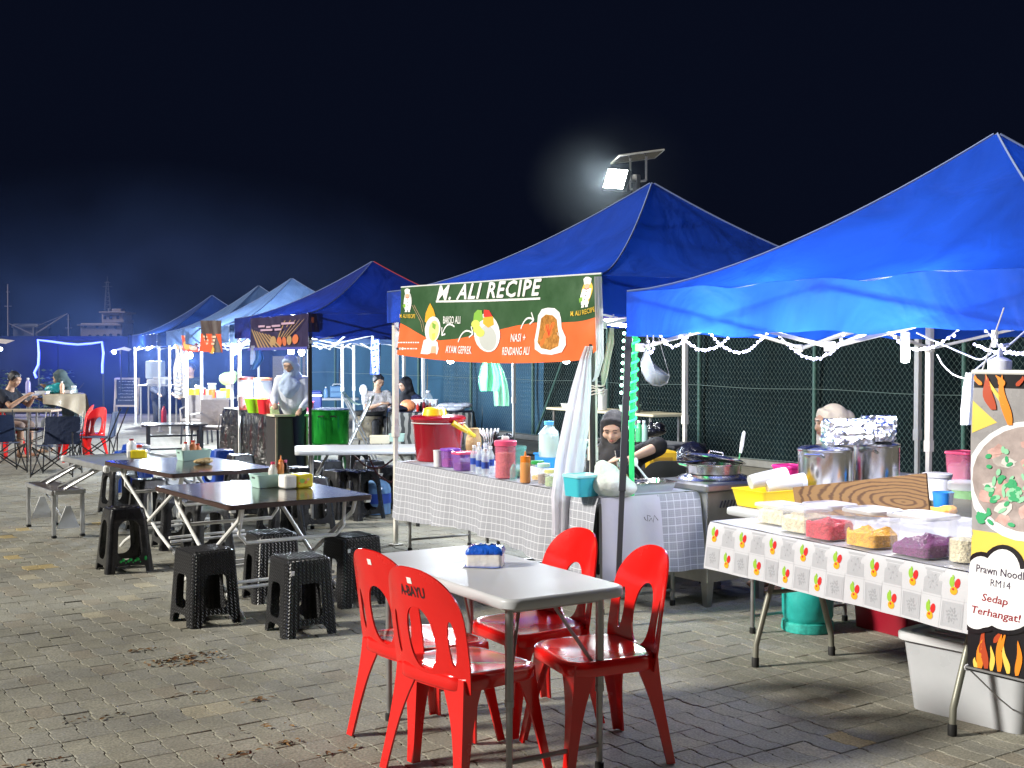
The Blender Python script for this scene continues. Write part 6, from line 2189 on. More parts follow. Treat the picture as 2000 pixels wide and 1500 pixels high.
# the cook's figure at both ends
for cx, top, k in ((797, 566, .82), (1147, 544, 1.1)):
    q = lambda x, y: (cx + x * k, top + y * k)
    ell_px(*q(1, 26), 9.5 * k, 22 * k, 1 if k > 1 else 7, .0036)
    poly_px([q(-6, 6), q(-7, 1), q(-3, -3), q(2, -3), q(7, 0), q(6, 6), q(5, 11), q(-5, 11)], 0, .0044)
    ell_px(*q(0, 14), 4.2 * k, 4.6 * k, 11, .0048)
    poly_px([q(-7, 19), q(0, 17), q(8, 19), q(9, 34), q(7, 48), q(-6, 48), q(-9, 32)], 0, .0046)
    for yy in (24, 31, 38): ell_px(*q(0, yy), 1.1 * k, 1.2 * k, 10, .0052, 0, 6)
    put_stroke(pb, [bpx(*q(-4, 18)), bpx(*q(0, 20)), bpx(*q(4, 18))], .006, o_(.0052), 4)
    poly_px([q(-11, 36), q(-5, 33), q(-4, 40), q(-9, 44)], 3, .005)
    poly_px([q(-5, 48), q(-1, 48), q(-1, 53), q(-6, 53)], 0, .0046); poly_px([q(1, 48), q(6, 48), q(6, 53), q(1, 53)], 0, .0046)
# small contact lines, too small to read
for y_, xs in ((669, (784, 822)), (681, (797, 820))):
    x = xs[0]
    while x < xs[1]:
        w_ = rnd.uniform(2, 5)
        put_stroke(pb, [bpx(x, y_), bpx(min(xs[1], x + w_), y_)], .010, o_(.004), 0)
        x += w_ + 1.2
for k, mi in enumerate((10, 7, 0)): ell_px(784 + k * 5, 681, 2.2, 2.6, mi, .004, 0, 10)
pb.build("print", INKS, ban)
b = MB()
for k in range(15):
    x = BL * (k + .5) / 15
b.tube([bmap(x, .004, -.004) for x in np.linspace(0, BL, 40)], .006, 5); b.build("hem_rope", WHITE_PLASTIC, ban)

# ---------------------------------------------------------------- hanging food banner on the right
fb0 = W(1904, 729, 4.85)
fdir = Vector((LINE_D.x, LINE_D.y, 0)).normalized()
fout = Vector((-fdir.y, fdir.x, 0))
if fout.y > 0: fout = -fout
FW, FH = .74, 1.174
fbn = thing("banner", "tall printed noodle banner hanging at the right edge before the stall", "banner", fb0)
def fmap(x, y, off=0.0):
    f = -y / FH
    n = .010 * math.sin(f * 9 + x * 6) + .008 * math.sin(f * 5 - x * 9)
    p = fdir * (x - .022 * f) + fout * (n + off)
    return (p.x, p.y, y)
def fpx(px, py):
    q = onplane(px, py, (fb0.x, fb0.y), fdir)
    y = q.z - fb0.z
    x = (Vector((q.x, q.y, 0)) - Vector((fb0.x, fb0.y, 0))).dot(fdir) + .022 * (-y / FH)
    return (x, y)
FI = [mat("banner_black", (.010, .009, .012), .35, coat=.3), mat("banner_silver", (.33, .32, .33), .3, coat=.4, var=(5, .3)), mat("banner_yellow", (.74, .56, .10), .4), mat("banner_white", (.78, .79, .82), .38, coat=.3),
      mat("broth", (.36, .30, .29), .4, var=(14, .35)), mat("meat_pink", (.58, .36, .33), .4, var=(25, .35)), mat("meat_grey", (.42, .38, .36), .4, var=(22, .3)), mat("scallion", (.05, .38, .16), .4), mat("scallion_pale", (.28, .60, .38), .4),
      mat("flame_orange", (.80, .24, .02), .4), mat("flame_yellow", (.85, .55, .10), .4), mat("flame_red", (.42, .06, .02), .4), mat("text_dark", (.045, .03, .06), .5), mat("text_wine", (.26, .02, .03), .5), mat("noodle_white", (.62, .60, .58), .4)]
b = MB(); b.grid([[fmap(x, y) for x in np.linspace(0, FW, 12)] for y in np.linspace(0, -FH, 40)], 0, flip=True); b.build("sheet", FI[0], fbn)
fp_ = MB()
def fo(d): return lambda x, y: fmap(x, y, d)
def FE(cx, cy, rx, ry, mi, d=.0022, rot=0, n=28):
    xw = FW - .001
    put_poly(fp_, [(min(xw, max(.001, x)), y) for x, y in (fpx(*p) for p in ell(cx, cy, rx, ry, rot, n))], fo(d), mi)
def FP(pts, mi, d=.0022): put_poly(fp_, [(min(FW - .001, max(.001, x)), y) for x, y in (fpx(*p) for p in pts)], fo(d), mi)
def strip(y0, y1, mi, d):
    """full-width band between the pixel heights at the left edge"""
    a, c = fpx(1902, y0)[1], fpx(1900, y1)[1]
    fp_.grid([[fmap(x, y, d) for x in np.linspace(.001, FW - .001, 10)] for y in np.linspace(a, c, 10)], mi, flip=True)
strip(757, 1060, 1, .0012)
strip(1035, 1130, 2, .0014)
FP([(1904, 782), (1904, 845), (1950, 825)], 2, .0020)
FE(2012, 940, 122, 118, 3, .0026)
FE(2012, 936, 110, 104, 4, .0032)
rg = random.Random(5)
for k in range(34):
    a, r_ = rg.random() * 6.28, rg.random() ** .5
    cx, cy = 2012 + 100 * r_ * math.cos(a), 940 + 92 * r_ * math.sin(a)
    if cx < 1910: continue
    n = 9; rx, ry = rg.uniform(10, 24), rg.uniform(8, 18)
    pts = [(cx + rx * rg.uniform(.6, 1.15) * math.cos(6.283 * i / n), cy + ry * rg.uniform(.6, 1.15) * math.sin(6.283 * i / n)) for i in range(n)]
    FP(pts, (5, 6, 5, 14)[k % 4], .0036 + k * .00005)
for k in range(46):
    cx, cy = rg.gauss(1965, 22), rg.gauss(945, 30)
    if cx < 1912: continue
    l, w_, a = rg.uniform(5, 11), rg.uniform(3, 5.5), rg.random() * 3.14
    FE(cx, cy, l, w_, 7 if rg.random() < .55 else 8, .0060 + k * .00004, a, 8)
for k in range(10): FE(rg.uniform(1908, 1940), rg.gauss(1012, 6), 8, 4, 7, .0062, rg.random() * 3, 8)
# fire round the top bar
def flame(cx, cy, h, w_, mi, d, lean=0.0):
    L_, R_ = [], []
    for k in range(9):
        t = k / 8
        x = cx + lean * h * t + w_ * .5 * math.sin(t * 5 + cx) * t
        hw = w_ * (1 - t) ** .7 * (.35 + .65 * math.sin(min(1, t * 2.2) * math.pi / 2))
        L_.append((x - hw, cy - h * t)); R_.append((x + hw, cy - h * t))
    FP(L_ + R_[::-1], mi, d)
for x, y, h, w_, mi, ln_ in ((1945, 800, 70, 14, 11, -.35), (1975, 830, 100, 12, 9, -.2), (1962, 790, 60, 6, 10, -.6), (2010, 850, 110, 18, 11, .1), (1918, 752, 20, 8, 9, -.6), (1960, 754, 22, 10, 9, -.4), (1990, 754, 20, 8, 11, .5), (2040, 800, 60, 16, 9, .1)):
    flame(x, y, h, w_, mi, .0068, ln_)
# cloud with the offer
for d, gr_, mi in ((.0070, 9, 0), (.0078, 0, 3)):
    for cx, cy, rx, ry in ((1918, 1130, 34, 44), (1962, 1120, 38, 48), (2040, 1160, 60, 60), (1925, 1175, 42, 50), (1975, 1190, 50, 40), (2010, 1160, 70, 50), (1912, 1200, 28, 28), (2080, 1150, 50, 60)):
        FE(cx, cy, rx + gr_, ry + gr_, mi, d + cx * 1e-7)
def FT(s, xa, xb, ya, yb, cap, mi, **kw):
    a, c = fpx(xa, ya), fpx(xb, yb)
    hh = cap / FOCAL_PX * 4.85
    sl_ = (c[1] - a[1]) / (c[0] - a[0])
    vs, fs = text_geo(s, hh / .72, **kw)
    w_ = max(p[0] for p in vs) - min(p[0] for p in vs)
    k = (c[0] - a[0]) / w_
    cx = (a[0] + c[0]) / 2
    tm = MB()
    tm.add([fmap(cx + x * k, (a[1] + c[1]) / 2 + y, .0090) for x, y in vs], fs, 0)
    tm.build("lettering", (FI[12], FI[13])[mi], fbn)
FT("Prawn Noodles", 1909, 2024, 1119, 1131, 15, 0, bold=.0006)
FT("RM14", 1940, 1981, 1145, 1148, 14, 0, bold=.0)
FT("Sedap", 1922, 1976, 1175, 1178, 15, 1, bold=.0006, shear=.18)
FT("Terhangat!", 1901, 2001, 1202, 1208, 15, 1, bold=.0006, shear=.18)
for x, y, h, w_, mi, ln_ in ((1912, 1308, 60, 9, 9, .1), (1925, 1306, 85, 10, 11, -.05), (1935, 1310, 50, 7, 10, .1), (1950, 1312, 80, 9, 9, .1), (1968, 1316, 55, 8, 10, -.1), (1985, 1320, 70, 9, 9, .15), (1915, 1275, 40, 6, 11, .2), (1945, 1255, 30, 8, 11, .6),
                          (1905, 1308, 25, 6, 10, 0), (1958, 1270, 40, 5, 9, .2), (2010, 1322, 60, 9, 11, 0)):
    flame(x, y, h, w_, mi, .0030, ln_)
fp_.build("print", FI, fbn)
b = MB(); b.tube([fmap(-.01, .005), fmap(FW + .01, .005)], .010, 8); b.build("top_bar", WHITE_METAL, fbn)
b = MB(); b.tube([fmap(-.005, -FH), fmap(FW, -FH)], .010, 8); b.build("bottom_bar", BLACK_METAL, fbn)
b = MB()
for x in (.03, FW - .03): b.tube([fmap(x, .008), Vector(fmap(x, .26)) - fout * .12], .003, 5)
b.build("hanging_strings", CORD_W, fbn)
rp = thing("guy_rope", "thin white rope running from the banner's lower corner to the ground", "rope", fb0)
b = MB(); e0 = Vector(fmap(0, -FH)); gg = G(2010, 1412) - fb0
b.tube([e0, e0.lerp(gg, .5) - Vector((0, 0, .01)), gg], .0035, 5); b.tube([e0 + Vector((.012 * math.cos(a), 0, .012 * math.sin(a))) for a in np.linspace(0, 6.28, 9)[:-1]], .003, 5, closed=True); b.build("rope", CORD_W, rp)

# ---------------------------------------------------------------- smaller banners down the row
def panel_banner(label, p0, p1, h, base, prints, seed=1, name="banner", bend=.02, back=None, texts=()):
    d = Vector((p1.x - p0.x, p1.y - p0.y, 0)); L = d.length; d.normalize()
    n = Vector((d.y, -d.x, 0))
    if n.y > 0: n = -n
    t = thing(name, label, "banner", p0)
    dz = p1.z - p0.z
    def mp(x, y, off=0.0):
        s = x / L
        q = d * x + n * (bend * math.sin(s * 6 + seed) * (-y / h) + bend * .5 * math.sin(s * 15 + y * 8) + off)
        return (q.x, q.y, dz * s + y)
    b = MB(); b.grid([[mp(x, y) for x in np.linspace(0, L, 26)] for y in np.linspace(0, -h, 12)], flip=True); b.build("sheet", base, t)
    b = MB()
    ms = []
    for k, (pts, m) in enumerate(prints):
        if m not in ms: ms.append(m)
        b.add([mp(x * L, -y * h, .004 + k * .0008) for x, y in pts], [tuple(range(len(pts)))], ms.index(m))
    if prints: b.build("print", ms, t)
    return t, mp, L
bx = lambda x0, x1, y0, y1: [(x0, y0), (x1, y0), (x1, y1), (x0, y1)]
NAVYP = mat("banner_dark_violet", (.030, .022, .060), .35, coat=.3, var=(6, .3))
LILAC = mat("print_lilac", (.42, .28, .38), .45); SKEW = mat("print_skewer", (.34, .22, .10), .45); MEATB = mat("print_meatball", (.50, .13, .05), .45)
BLUEE = mat("print_blue_edge", (.07, .08, .35), .45)
pr_ = []
for k in range(7):
    pr_.append(([(.02 + k * .05, .35 + .03 * k), (.04 + k * .05, .35 + .03 * k), (.17 + k * .06, .92), (.14 + k * .06, .92)], SKEW))
for k in range(5): pr_.append((ell(.40 + k * .10, .72 + .03 * math.sin(k), .045, .14), MEATB if k % 3 else SKEW))
for k in range(5): pr_.append(([(.62 + k * .08, .15), (.64 + k * .08, .13), (.50 + k * .05, .62), (.48 + k * .05, .62)], SKEW))
for x0, x1, y in ((.18, .28, .24), (.30, .37, .27), (.39, .56, .25), (.58, .78, .20), (.22, .40, .36), (.44, .58, .36)): pr_.append((bx(x0, x1, y, y + .06), LILAC))
pr_.append((bx(0, 1, .92, 1.0), BLUEE))
k3l, k3r = W(489, 622, 17.6), W(604, 613, 15.9)
panel_banner("dark violet snack banner on the navy tent, skewers and meatballs printed", k3l, k3r, .46, NAVYP, pr_, 2)
panel_banner("small dark banner flap turned round the navy tent's corner", W(605, 612, 15.85), W(626, 613, 16.2), .24, NAVYP, [(bx(.1, .4, .2, .5), MEATB), (bx(.5, .8, .5, .7), LILAC)], 4, "banner_flap")
BRN = mat("banner_dark_brown", (.07, .05, .045), .45, var=(5, .3)); ORB = mat("banner_red_orange", (.65, .09, .02), .45); YO = mat("print_amber", (.80, .42, .06), .45); PALE = mat("print_pale_peach", (.75, .50, .35), .45)
pr_ = [(bx(0, 1, .42, 1), ORB), (ell(.55, .92, .22, .14), YO)]
for r_ in range(3):
    for c_ in range(4): pr_.append((bx(.10 + c_ * .18 + .03 * (r_ % 2), .23 + c_ * .18, .48 + r_ * .11, .55 + r_ * .11), PALE))
panel_banner("red and brown banner with pale lettering blocks between the far tents", W(391, 626, 18.75), W(434, 626, 18.2), .475, BRN, pr_, 3, bend=.03)
pr_ = [(bx(0, 1, 0, .25), PALE), (ell(.4, .6, .25, .3), YO), (ell(.75, .7, .2, .2), PALE)]
panel_banner("small orange food banner hanging left of the red and brown one", W(354, 655, 21.6), W(386, 657, 21.1), .27, ORB, pr_, 5)
WP_ = mat("laminated_menu", (.62, .55, .45), .3, coat=.4)
pr_ = [(bx(.1, .9, .02, .14), YO)]
for r_ in range(11): pr_.append((bx(.2, .8, .20 + r_ * .07, .235 + r_ * .07), mat("print_grey", (.30, .31, .34), .4)))
panel_banner("long narrow price list banner hanging on a far tent pole", W(342, 668, 25.0), W(360, 667, 24.6), 1.13, WP_, pr_, 7, bend=.05)
panel_banner("blue cloth banner with white curved marks by the navy tent's back", W(724, 662, 19.5), W(741, 662, 19.3), .56, mat("banner_blue", (.012, .05, .42), .5),
             [([(.3, .04 + k * .16), (.9, .02 + k * .16), (.9, .10 + k * .16), (.5, .10 + k * .16), (.45, .14 + k * .16), (.2, .14 + k * .16)], STICK) for k in range(6)], 8, bend=.01)

# chalkboard

cb = thing("chalkboard_sign", "wooden A-frame chalkboard with white chalk writing", "sign", W(246, 800, 32.9))
cb.location.z = 0
WOOD = mat("pale_pine", (.55, .45, .30), .6, var=(9, .15))
TC = Matrix.Rotation(R(-9), 4, 'X')
b = MB(); b.box((0, 0, .60), (.60, .02, .72), 0, T=TC); b.build("board", mat("slate", (.015, .02, .028), .6, var=(6, .4)), cb)
for x in (-.31, .31):
    b = MB(); b.box((x, -.005, .50), (.05, .035, 1.0), .006, T=TC); b.build("leg", WOOD, cb)
    b = MB(); b.box((x * .9, .14, .48), (.04, .03, .98), .006, T=Matrix.Rotation(R(9), 4, 'X')); b.build("rear_leg", WOOD, cb)
for z in (.98, .24):
    b = MB(); b.box((0, -.004, z), (.60, .032, .05), .006, T=TC); b.build("rail", WOOD, cb)
b = MB()
rg = random.Random(2)
for r_ in range(7):
    x = -.22 + .05 * (r_ % 2)
    while x < .2:
        w_ = rg.uniform(.02, .06)
        put_stroke(b, [(x, .90 - r_ * .085 + rg.gauss(0, .006)), (x + w_ * .5, .905 - r_ * .085 + rg.gauss(0, .008)), (x + w_, .90 - r_ * .085 + rg.gauss(0, .006))], .014 if r_ < 1 else .009, lambda X, Y: tuple(TC @ Vector((X, -.013, Y))))
        x += w_ + rg.uniform(.008, .03)
b.build("chalk_writing", mat("chalk", (.70, .70, .68), .9), cb)
# ================================================================== PEOPLE
SKIN = mat("skin", (.42, .25, .16), .5, var=(30, .06))
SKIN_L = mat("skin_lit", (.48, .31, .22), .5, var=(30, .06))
LIP = mat("lips", (.30, .12, .09), .5)
EYE = mat("eye_dark", (.015, .012, .012), .25)
BROW = mat("brow", (.03, .02, .018), .8)
HAIR = mat("dark_hair", (.012, .010, .010), .45, bump=(90, .8, .01))
def cloth(n, c, **k): return mat("cloth_" + n, c, .85, bump=(11, .7, .02), **k)

def person(label, loc, rz, J, skin, top_m, leg_m=None, head_m=None, head_kind="hijab", vox=.012, sleeve="long", group=None, loose=1.0, hands=True, collar=None):
    """J: joint positions in the figure's own frame (it faces -y). One skin, with clothing and hair as its parts"""
    t = thing("person", label, "person", loc, rz, group)
    H = Vector(J["head"])
    f = Vector(J.get("face", (0, -1, -.2))).normalized()
    up = Vector(J.get("up", (0, 0, 1)))
    r = f.cross(up).normalized()
    up = r.cross(f).normalized()
    neck = Vector(J["neck"]); chest = Vector(J["chest"]); hip = Vector(J["hip"])
    P = []
    hp = lambda a, b_, c: H + r * a + f * b_ + up * c
    P += [('e', tuple(H + up * .018 - f * .012), (.078, .092, .098)), ('c', hp(0, .028, -.03), hp(0, .040, -.075), .060, .042), ('c', hp(0, .084, .012), hp(0, .098, -.022), .010, .016),
          ('c', hp(-.018, .078, -.052), hp(.018, .078, -.052), .013, .013), ('c', hp(-.04, .055, -.018), hp(.04, .055, -.018), .034, .034), ('c', hp(-.04, .066, .032), hp(.04, .066, .032), .024, .024),
          ('c', H - up * .05 - f * .02, neck, .050, .054), ('c', neck, chest, .06, .10)]
    P += [('c', chest + Vector((-.05, 0, 0)), hip, .12, .13), ('c', chest + Vector((.05, 0, 0)), hip, .12, .13)]
    for s, n in ((-1, "l"), (1, "r")):
        if n + "sh" not in J: continue
        sh, el, ha = Vector(J[n + "sh"]), Vector(J[n + "el"]), Vector(J[n + "ha"])
        P += [('c', chest + (sh - chest) * .4, sh, .085, .058), ('c', sh, el, .050, .038), ('c', el, el.lerp(ha, .35), .039, .040), ('c', el.lerp(ha, .35), ha, .040, .025)]
        if hands:
            d = (ha - el).normalized()
            side = d.cross(Vector((0, 0, 1))).normalized() if abs(d.z) < .95 else Vector((1, 0, 0))
            nn = side.cross(d)
            palm = ha + d * .05
            P += [('c', ha, palm, .026, .028), ('c', ha + d * .02 + side * .015, palm + side * .022, .018, .016), ('c', ha + d * .02 - side * .015, palm - side * .022, .018, .016)]
            for k in range(4):
                o = side * (-.030 + .020 * k)
                l = (.030, .038, .040, .034)[k]
                a = palm + d * .015 + o
                m_ = a + d * l * .8 - nn * .012
                P += [('c', a, m_, .0098, .0092), ('c', m_, m_ + d * l * .35 - nn * .025, .0090, .0078)]
            tb = ha + d * .02 + side * (-s * .030)
            P += [('c', tb, tb + d * .030 + side * (-s * .018) - nn * .010, .0125, .011), ('c', tb + d * .030 + side * (-s * .018) - nn * .010, tb + d * .058 + side * (-s * .012) - nn * .022, .010, .008)]
    if "lkn" in J:
        for n in "lr":
            hp_, kn, ft = Vector(J[n + "hip"]), Vector(J[n + "kn"]), Vector(J[n + "ft"])
            fd_ = Vector((0, -1, 0))
            P += [('c', hp_, kn, .082, .058), ('c', kn, kn.lerp(ft, .35), .056, .056), ('c', kn.lerp(ft, .35), ft + Vector((0, 0, .07)), .056, .036), ('c', ft + Vector((0, .03, .035)), ft + fd_ * .16 + Vector((0, 0, .022)), .036, .024)]
    body = blob("body", P, skin, t, vox, 4)
    # face
    b = MB()
    for s in (-1, 1):
        b.sphere((0, 0, 0), 1, 8, 6, 0, Matrix.Translation(hp(s * .031, .0865, .010)) @ Matrix((r.to_4d(), f.to_4d(), up.to_4d(), (0, 0, 0, 1))).transposed().to_3x3().to_4x4(), (.0145, .006, .0030))
    b.build("eyes", EYE, body)
    b = MB()
    for s in (-1, 1):
        b.tube([hp(s * .014, .0945, .030), hp(s * .030, .0935, .036), hp(s * .048, .084, .030)], .0032, 5)
    b.build("eyebrows", BROW, body)
    b = MB()
    b.tube([hp(-.024, .083, -.053), hp(-.008, .0925, -.0495), hp(.008, .0925, -.0495), hp(.024, .083, -.053)], [.003, .0052, .0052, .003], 6)
    b.tube([hp(-.018, .083, -.057), hp(0, .091, -.060), hp(.018, .083, -.057)], [.003, .0062, .003], 6)
    b.build("mouth", LIP, body)
    # head covering
    if head_kind == "hijab":
        Q = [('e', tuple(hp(0, -.038, .030)), (.102, .108, .108)), ('c', hp(-.030, .046, .092), hp(.030, .046, .092), .022, .022)]
        for s in (-1, 1): Q += [('c', hp(s * .030, .046, .092), hp(s * .064, .042, .052), .022, .022), ('c', hp(s * .064, .042, .052), hp(s * .074, .034, .0), .022, .022)]
        for s in (-1, 1):
            Q += [('c', hp(s * .066, .030, .068), hp(s * .078, .022, 0), .028, .024), ('c', hp(s * .078, .022, 0), hp(s * .060, .038, -.075), .026, .030)]
            Q += [('c', hp(s * .060, .038, -.080), chest + Vector((s * .09, -.08, .03)), .040, .07), ('c', hp(s * .05, -.03, -.06), chest + Vector((s * .13, .02, .07)), .07, .075)]
        Q += [('c', hp(-.05, .052, -.108), hp(.05, .052, -.108), .034, .034), ('c', hp(0, .045, -.115), chest + Vector((0, -.10, -.06 * loose)), .055, .10), ('c', hp(0, -.05, -.02), chest + Vector((0, .08, .06)), .09, .10),
              ('c', chest + Vector((-.07, -.10, -.02)), chest + Vector((.07, -.10, -.02)), .07, .07)]
        if J.get("bun"): Q += [('e', tuple(hp(0, -.135, .02)), (.055, .06, .06))]
        blob("hijab", Q, head_m, t, .012, 5)
    else:
        Q = [('e', tuple(hp(0, -.030, .034)), (.090, .098, .098)), ('c', hp(0, .040, .088), hp(0, -.03, .105), .026, .03)]
        for s in (-1, 1): Q += [('c', hp(s * .060, .020, .075), hp(s * .080, -.010, .0), .024, .02)]
        if head_kind == "long": Q += [('c', hp(0, -.08, .0), hp(0, -.11, -.16), .06, .03)]
        blob("hair", Q, head_m or HAIR, t, .012, 4)
        b = MB()
        for s in (-1, 1): b.sphere(hp(s * .084, -.008, -.002), .02, 8, 6, sc=(.45, .7, 1))
        b.build("ears", skin, body)
    # clothing
    Q = [('c', chest + Vector((-.06, .005, -.01)), hip + Vector((-.03, 0, 0)), .142, .152), ('c', chest + Vector((.06, .005, -.01)), hip + Vector((.03, 0, 0)), .142, .152), ('c', neck + (chest - neck) * .55, chest, .088, .125)]
    for n in "lr":
        if n + "sh" not in J: continue
        sh, el, ha = Vector(J[n + "sh"]), Vector(J[n + "el"]), Vector(J[n + "ha"])
        Q += [('c', chest + (sh - chest) * .4, sh, .105, .080)]
        if sleeve == "long": Q += [('c', sh, el, .076, .060 * loose), ('c', el, el.lerp(ha, .78), .060 * loose, .046 * loose)]
        elif sleeve == "elbow": Q += [('c', sh, el + (el - sh).normalized() * .0, .080, .062 * loose)]
        else: Q += [('c', sh, sh.lerp(el, .55), .078, .068)]
    blob("top", Q, top_m, t, .014, 5)
    if "lkn" in J and leg_m:
        Q = [('c', Vector(J["lhip"]), Vector(J["rhip"]), .125, .125)]
        for n in "lr":
            hp_, kn, ft = Vector(J[n + "hip"]), Vector(J[n + "kn"]), Vector(J[n + "ft"])
            Q += [('c', hp_, kn, .105, .076), ('c', kn, kn.lerp(ft, J.get("hem", .82)), .076, .060)]
        blob("trousers", Q, leg_m, t, .014, 5)
    return t

def seated(hx=0, lean=0.0, z=.45, **k):
    J = dict(hip=(0, 0, z + .10), lhip=(-.09, 0, z + .08), rhip=(.09, 0, z + .08), lkn=(-.13, -.42, z + .06), rkn=(.13, -.42, z + .06), lft=(-.13, -.40, .0), rft=(.13, -.40, .0),
             chest=(0, -lean * .8, z + .42), neck=(0, -lean - .01, z + .57), head=(0, -lean - .04, z + .70),
             lsh=(-.175, -lean * .9, z + .50), rsh=(.175, -lean * .9, z + .50))
    J.update(k)
    return J
# --- woman with the phone, recipe stall
o_p = W(1203, 838, 9.25)
wz = Vector((o_p.x, o_p.y + .04, 0))
J = seated(z=.42, lean=.02, head=(-.02, -.06, o_p.z), neck=(-.01, -.01, o_p.z - .13), chest=(0, .02, o_p.z - .29), face=(-.30, -1, -.42),
           lsh=(-.18, .02, o_p.z - .22), rsh=(.18, .02, o_p.z - .20), lel=(-.20, -.16, o_p.z - .36), lha=(-.055, -.30, o_p.z - .235), rel=(.305, -.12, o_p.z - .125), rha=(.075, -.30, o_p.z - .205))
pw = person("seated woman in a charcoal hijab looking down at her phone", wz, 0, J, SKIN_L, cloth("black_blouse", (.010, .010, .011)), cloth("black_trousers", (.012, .012, .013)), cloth("charcoal_hijab", (.030, .030, .032)), vox=.0085, sleeve="elbow", loose=1.25)
ph = thing("phone", "dark phone held in the seated woman's hands", "phone", wz + Vector((.01, -.365, o_p.z - .20)), R(10))
b = MB(); b.box((0, 0, 0), (.075, .010, .15), .003, T=Matrix.Rotation(R(-35), 4, 'X')); b.build("case", BLACK_PLASTIC, ph)
b = MB(); b.box((0, .0056, 0), (.068, .002, .14), .0005, T=Matrix.Rotation(R(-35), 4, 'X')); b.build("screen", mat("dark_glass", (.01, .012, .016), .08), ph)
b = MB(); e_, h_ = Vector(J["lel"]), Vector(J["lha"]); d_ = (h_ - e_).normalized(); s_ = d_.orthogonal().normalized(); n_ = d_.cross(s_); c_ = h_ - d_ * .03
b.tube([c_ + (s_ * math.cos(a) + n_ * math.sin(a)) * .032 for a in np.linspace(0, 6.283, 15)[:-1]], .004, 5, closed=True); b.build("bracelet", BLACK_PLASTIC, pw)
# --- second helper, mostly hidden by the curtain: a forearm and hand on the table
# --- woman in a cream hijab behind the pots
o_p = W(1627, 827, 8.62)
J = seated(z=.48, lean=.03, head=(0, -.03, o_p.z), neck=(0, .0, o_p.z - .13), chest=(0, .02, o_p.z - .30), face=(0, -1, -.12), bun=True,
           lsh=(-.17, .02, o_p.z - .22), rsh=(.17, .02, o_p.z - .22), lel=(-.2, -.10, o_p.z - .48), lha=(-.1, -.30, o_p.z - .42), rel=(.2, -.10, o_p.z - .48), rha=(.1, -.30, o_p.z - .42))
person("woman in a cream hijab seen in profile behind the foil bundles", (o_p.x, o_p.y, 0), R(-80), J, SKIN, cloth("brown_blouse", (.10, .05, .035)), cloth("black_trousers", (.012, .012, .013)), cloth("cream_hijab", (.50, .44, .36)), vox=.011)
# --- standing woman in the navy tent's stall
o_p = W(569, 712, 17.1)
hz = o_p.z
J = dict(hip=(0, .02, hz - .60), lhip=(-.09, .02, hz - .63), rhip=(.09, .02, hz - .63), lkn=(-.10, .0, hz - 1.06), rkn=(.10, 0, hz - 1.06), lft=(-.11, .04, 0), rft=(.11, .04, 0),
         chest=(0, 0, hz - .31), neck=(0, -.02, hz - .14), head=(0, -.07, hz), face=(-.25, -1, -.55), lsh=(-.17, 0, hz - .23), rsh=(.18, 0, hz - .23),
         lel=(-.22, -.10, hz - .48), lha=(-.14, -.30, hz - .55), rel=(.25, -.06, hz - .50), rha=(.20, -.28, hz - .62))
person("standing woman in a pale blue hijab and white blouse bending over the wares", (o_p.x, o_p.y, 0), R(-6), J, SKIN_L, cloth("white_blouse", (.62, .66, .74)), cloth("navy_trousers", (.015, .02, .05)), cloth("pale_blue_hijab", (.40, .50, .66)), vox=.014)
# --- diners on the left
o_p = W(33, 741, 19.6)
J = seated(z=.44, lean=.17, head=(0, -.24, o_p.z), neck=(0, -.17, o_p.z - .13), chest=(0, -.10, o_p.z - .29), face=(0, -1, -.45), lsh=(-.18, -.10, o_p.z - .22), rsh=(.18, -.10, o_p.z - .22),
           lel=(-.24, -.32, o_p.z - .42), lha=(-.06, -.50, o_p.z - .25), rel=(.24, -.32, o_p.z - .42), rha=(.10, -.50, o_p.z - .30), hem=.05)
person("diner with dark hair in a black T-shirt leaning over the far left table", (o_p.x - .25, o_p.y, 0), R(78), J, SKIN, cloth("black_shirt", (.012, .014, .022)), cloth("tan_shorts", (.20, .14, .11)), HAIR, "short", .013, "short")
o_p = W(112, 738, 20.6)
J = seated(z=.44, lean=.16, head=(0, -.22, o_p.z), neck=(0, -.16, o_p.z - .13), chest=(0, -.10, o_p.z - .29), face=(0, -1, -.42), lsh=(-.18, -.10, o_p.z - .22), rsh=(.18, -.10, o_p.z - .22),
           lel=(-.24, -.28, o_p.z - .40), lha=(-.04, -.44, o_p.z - .16), rel=(.24, -.28, o_p.z - .44), rha=(.10, -.48, o_p.z - .36))
person("diner in a dark grey green hooded top facing left, eating", (o_p.x + .26, o_p.y, 0), R(-80), J, SKIN, cloth("grey_green_hoodie", (.05, .075, .075)), cloth("grey_trousers", (.10, .11, .13)), cloth("grey_green_hood", (.05, .075, .075)), vox=.013)
